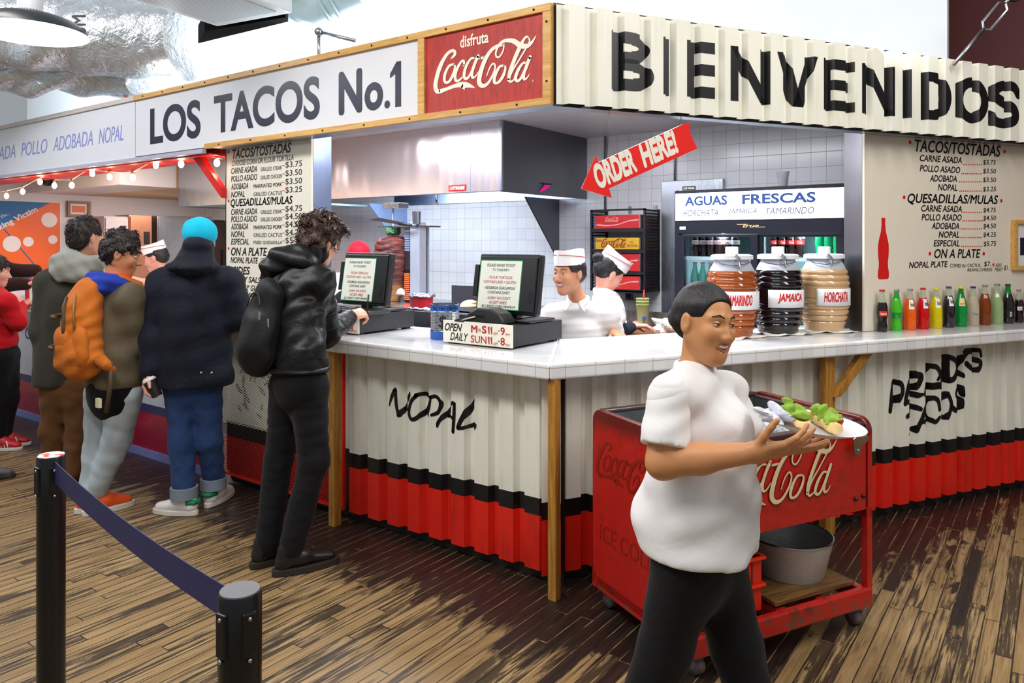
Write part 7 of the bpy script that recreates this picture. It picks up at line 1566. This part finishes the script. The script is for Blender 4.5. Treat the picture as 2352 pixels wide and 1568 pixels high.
# ---- staff behind the counter
HATW = cloth('paper_hat', '#efeeee', .7, var=.03, fold=.15, fs=5, sheen=0); HATR = mat('hat_stripe', '#c22a4a', .5)
def paper_hat(hd, root, base, z=.052, tilt=0.0):
    B = []; n = 40
    for zz, rx, ry, cr in ((0, .083, .106, 0), (.035, .083, .108, 0), (.078, .078, .106, 1), (.060, .012, .085, 2)):
        B.append([(rx * math.cos(2 * PI * j / n), -.012 + ry * math.sin(2 * PI * j / n), zz + z + (.014 * abs(math.sin(2 * PI * j / n)) ** 3 if cr == 1 else 0) + tilt * ry * math.sin(2 * PI * j / n)) for j in range(n)])
    vs = [p for r in B for p in r]; mb = MB().add(vs, [(i * n + j, i * n + (j + 1) % n, (i + 1) * n + (j + 1) % n, (i + 1) * n + j) for i in range(3) for j in range(n)], True); mb.add(B[3], [tuple(range(n))])
    o = obj('paper_hat', mb.xf(lambda p: hd.L(*p) - base), HATW, root, sharp=35)
    st = MB()
    for sx in (-1, 1): st.tube([hd.L(sx * .084 * math.sin(a), -.012 + .109 * math.cos(a), z + .05 + .014 * math.cos(a * 1.0)) - base for a in np.linspace(.12, PI * .9, 16)], .0022, 6); obj('stripe', st, HATR, o); st = MB()
    return o
def staff(lab, D, hp, fh, fb, neck, ch, hem, shs, arms, hats, hairm, sk, smile=0, hands=(), vox=.0045, shirt=None, sc=1.0, bun=None, up=(0, 0, 1), rch=.165, seed=1, sl=.5, fem=1, under=None):
    base = A3([*ch[:2], 0.]); t = person(lab, base); hd = Head(hp, fh, up, sc); r_ = np.cross(fb, Zv); shl, shr = shs; pel = hem - Zv * .05
    hips = [pel + r_ * .09 - Zv * .05, pel - r_ * .09 - Zv * .05]; an = [A3([h[0], h[1], .1]) for h in hips]; kn = [(h + a) / 2 for h, a in zip(hips, an)]
    FH = Flesh(vox); hd.face(FH, smile=smile, fem=fem); hd.neck(FH, neck, .043); parts = [FH]
    for ar in arms:
        FA = Flesh(.006); FA.chain([ar[0] * .4 + ar[1] * .6, ar[1], ar[2]], (.042, .036, .026), .02); parts.append(FA)
    for h in hands: FHD = Flesh(.0038); hand(FHD, *h); parts.append(FHD)
    flesh_obj('body', parts + [coarse_body(hd, neck, ch, pel, shl, shr, [a[:2] for a in arms], hips, kn, an, fb)], sk, t, base); hd.details(t, base, hairm, smile, squint=smile)
    flesh_obj('hair', hd.hair(.003, .01, .006, -.035, .006, .002, (60, 60, 60), seed, hl=.03), hairm, t, base, 1)
    if bun is not None: FB_ = Flesh(.006); FB_.ell(hd.L(*bun), A3((.042, .038, .042))).folds(.004, (60, 60, 60), seed); flesh_obj('hair_bun', FB_, hairm, t, base, 1)
    J = jacket(ch, hem, fb, shl, shr, rch, rch, .74, neck - Zv * .025, .009, .064, .044)
    for ar in arms: e = ar[0] * (1 - sl) + ar[1] * sl; J.cone(ar[0], e, .07, .066, .03)
    J.folds(.004, (16, 16, 30), seed).folds(.003, (10, 10, 50), seed + 3, 4); o = flesh_obj('polo_shirt', J, shirt or WPOLO, t, base)
    if under:
        for ar in arms: flesh_obj('long_sleeve', Flesh(.007).chain([ar[0] * .5 + ar[1] * .5, ar[1], ar[1] * .2 + ar[2] * .8], (.05, .046, .036)).folds(.003, (30, 30, 50), seed), under, t, base)
    FC = collar(neck, r_, fb, .006)
    flesh_obj('collar', FC, shirt or WPOLO, o, base); flesh_obj('trousers', trousers(hips, kn, an, pel=pel, fd=fb, vox=.014), BLKJ, t, base)
    for a in an: shoe(t, base, (a - fb * .07)[:2], (a + fb * .18)[:2], MC['black_shoe'], BLACK, .042)
    if hats: paper_hat(hd, t, base, *hats)
    return t, hd, base
Dc = 4.5; fb = nrm(-FW * .85 - RT * .35); wr = at(1408, 762, Dc + .06)
t, hd, base = staff('smiling cashier in white paper hat leaning on the counter beside the till', Dc, at(1306, 627, Dc), -RT * .70 - FW * .72 - Zv * .05, fb, at(1328, 691, Dc + .06), at(1335, 768, Dc + .14), at(1335, 900, Dc + .25),
    (at(1398, 722, Dc + .10), at(1268, 724, Dc + .12)), [(at(1398, 728, Dc + .10), at(1418, 812, Dc + .22), wr), (at(1268, 730, Dc + .12), at(1228, 790, Dc + .12), at(1215, 735, Dc + .0))], (.05,), HB, skin('skin_warm', '#c68d6c'), 1,
    [(wr, RT * .35 - FW * .7 - Zv * .15, -Zv, -RT * .9 - FW * .3, (1.25, 1.4, 1.4, 1.3), .95, .7), (at(1215, 735, Dc + .0), -RT * .4 - FW * .3, -Zv, FW, (.5,) * 4, .95)], .004, bun=(.02, -.125, -.01), seed=3, sl=.78)
obj('earring', MB().ball(hd.L(.086, .0, -.045) - base, .005, 10, 8), mat('gold', '#d9b45a', .2, metal=1), t)
D10 = 4.95; fb = nrm(RT * .85 + FW * .35); wr = at(1455, 748, D10 - .1)
staff('worker in white paper hat turned away beside the crate rack', D10, at(1400, 626, D10), RT * .75 + FW * .25 - Zv * .55, fb, at(1385, 672, D10), at(1392, 730, D10), at(1392, 830, D10), (at(1400, 692, D10 + .16), at(1398, 700, D10 - .17)), [(at(1398, 700, D10 - .17), at(1425, 762, D10 - .2), wr), (at(1400, 692, D10 + .16), at(1430, 760, D10 + .2), at(1460, 745, D10 + .1))], (.05,), HBL, SK4, 0,
    [(wr, RT, -Zv, FW, (.5,) * 4, .95)], .0055, bun=(.0, -.12, .035), seed=5, sl=.55, up=(RT[0] * .5, RT[1] * .5, 1), under=NAVC)
D7 = 7.0; fb = nrm(-RT * .9 - FW * .3); wr = at(300, 640, D7 - .3)
staff('worker in white paper hat leaning left over the counter between the queueing men', D7, at(357, 592, D7), -RT * .92 - FW * .15 - Zv * .3, fb, at(378, 625, D7), at(385, 668, D7), at(385, 760, D7), (at(385, 645, D7 + .15), at(380, 645, D7 - .17)), [(at(380, 645, D7 - .17), at(335, 650, D7 - .25), wr), (at(385, 645, D7 + .15), at(340, 650, D7 + .2), at(305, 650, D7))], (.05,), HB, SK4, 0, [(wr, -RT, -Zv, FW, (.5,) * 4)], .0065, seed=7)
D8 = 6.35; fb = nrm(-FW * .6 + RT * .6); wr = at(918, 668, D8 - .25)
t, hd, base = staff('worker in bright red cap and black apron carving at the meat cone', D8, at(824, 592, D8), -FW * .75 + RT * .45 - Zv * .45, fb, at(808, 628, D8 + .05), at(800, 690, D8 + .08), at(800, 790, D8 + .08), (at(765, 648, D8 + .1), at(842, 645, D8 - .02)), [(at(842, 645, D8 - .02), at(880, 680, D8 - .12), wr), (at(765, 648, D8 + .1), at(760, 720, D8), at(800, 730, D8 - .2))], None, HBL, SK3, 0, [], .006, seed=9, fem=0)
CAPM = cloth('red_cap', '#d4112c', .7, fold=.15); F = Flesh(.006); F.ell(hd.L(0, -.012, .045), A3((.092, .112, .098)), hd.B, .01); F.cutp(hd.L(0, 0, .03), -hd.u); F.ell(hd.L(0, .12, .036), A3((.062, .07, .008)), hd.B, .01); flesh_obj('cap', F, CAPM, t, base)
F = Flesh(.0045); hand(F, wr, RT * .8 - Zv * .3 - FW * .2, -Zv, FW, (.6, .7, .7, .7), 1.05); F.cone(wr - RT * .05, wr, .032, .03, .02); flesh_obj('glove', F, mat('glove_white', '#e6e4e2', .6), t, base)
F = Flesh(.009); F.cone(at(800, 705, D8 - .01), at(800, 800, D8 - .01), .155, .16, .04, (fb, .8)); flesh_obj('apron', F, BLKJ, t, base)
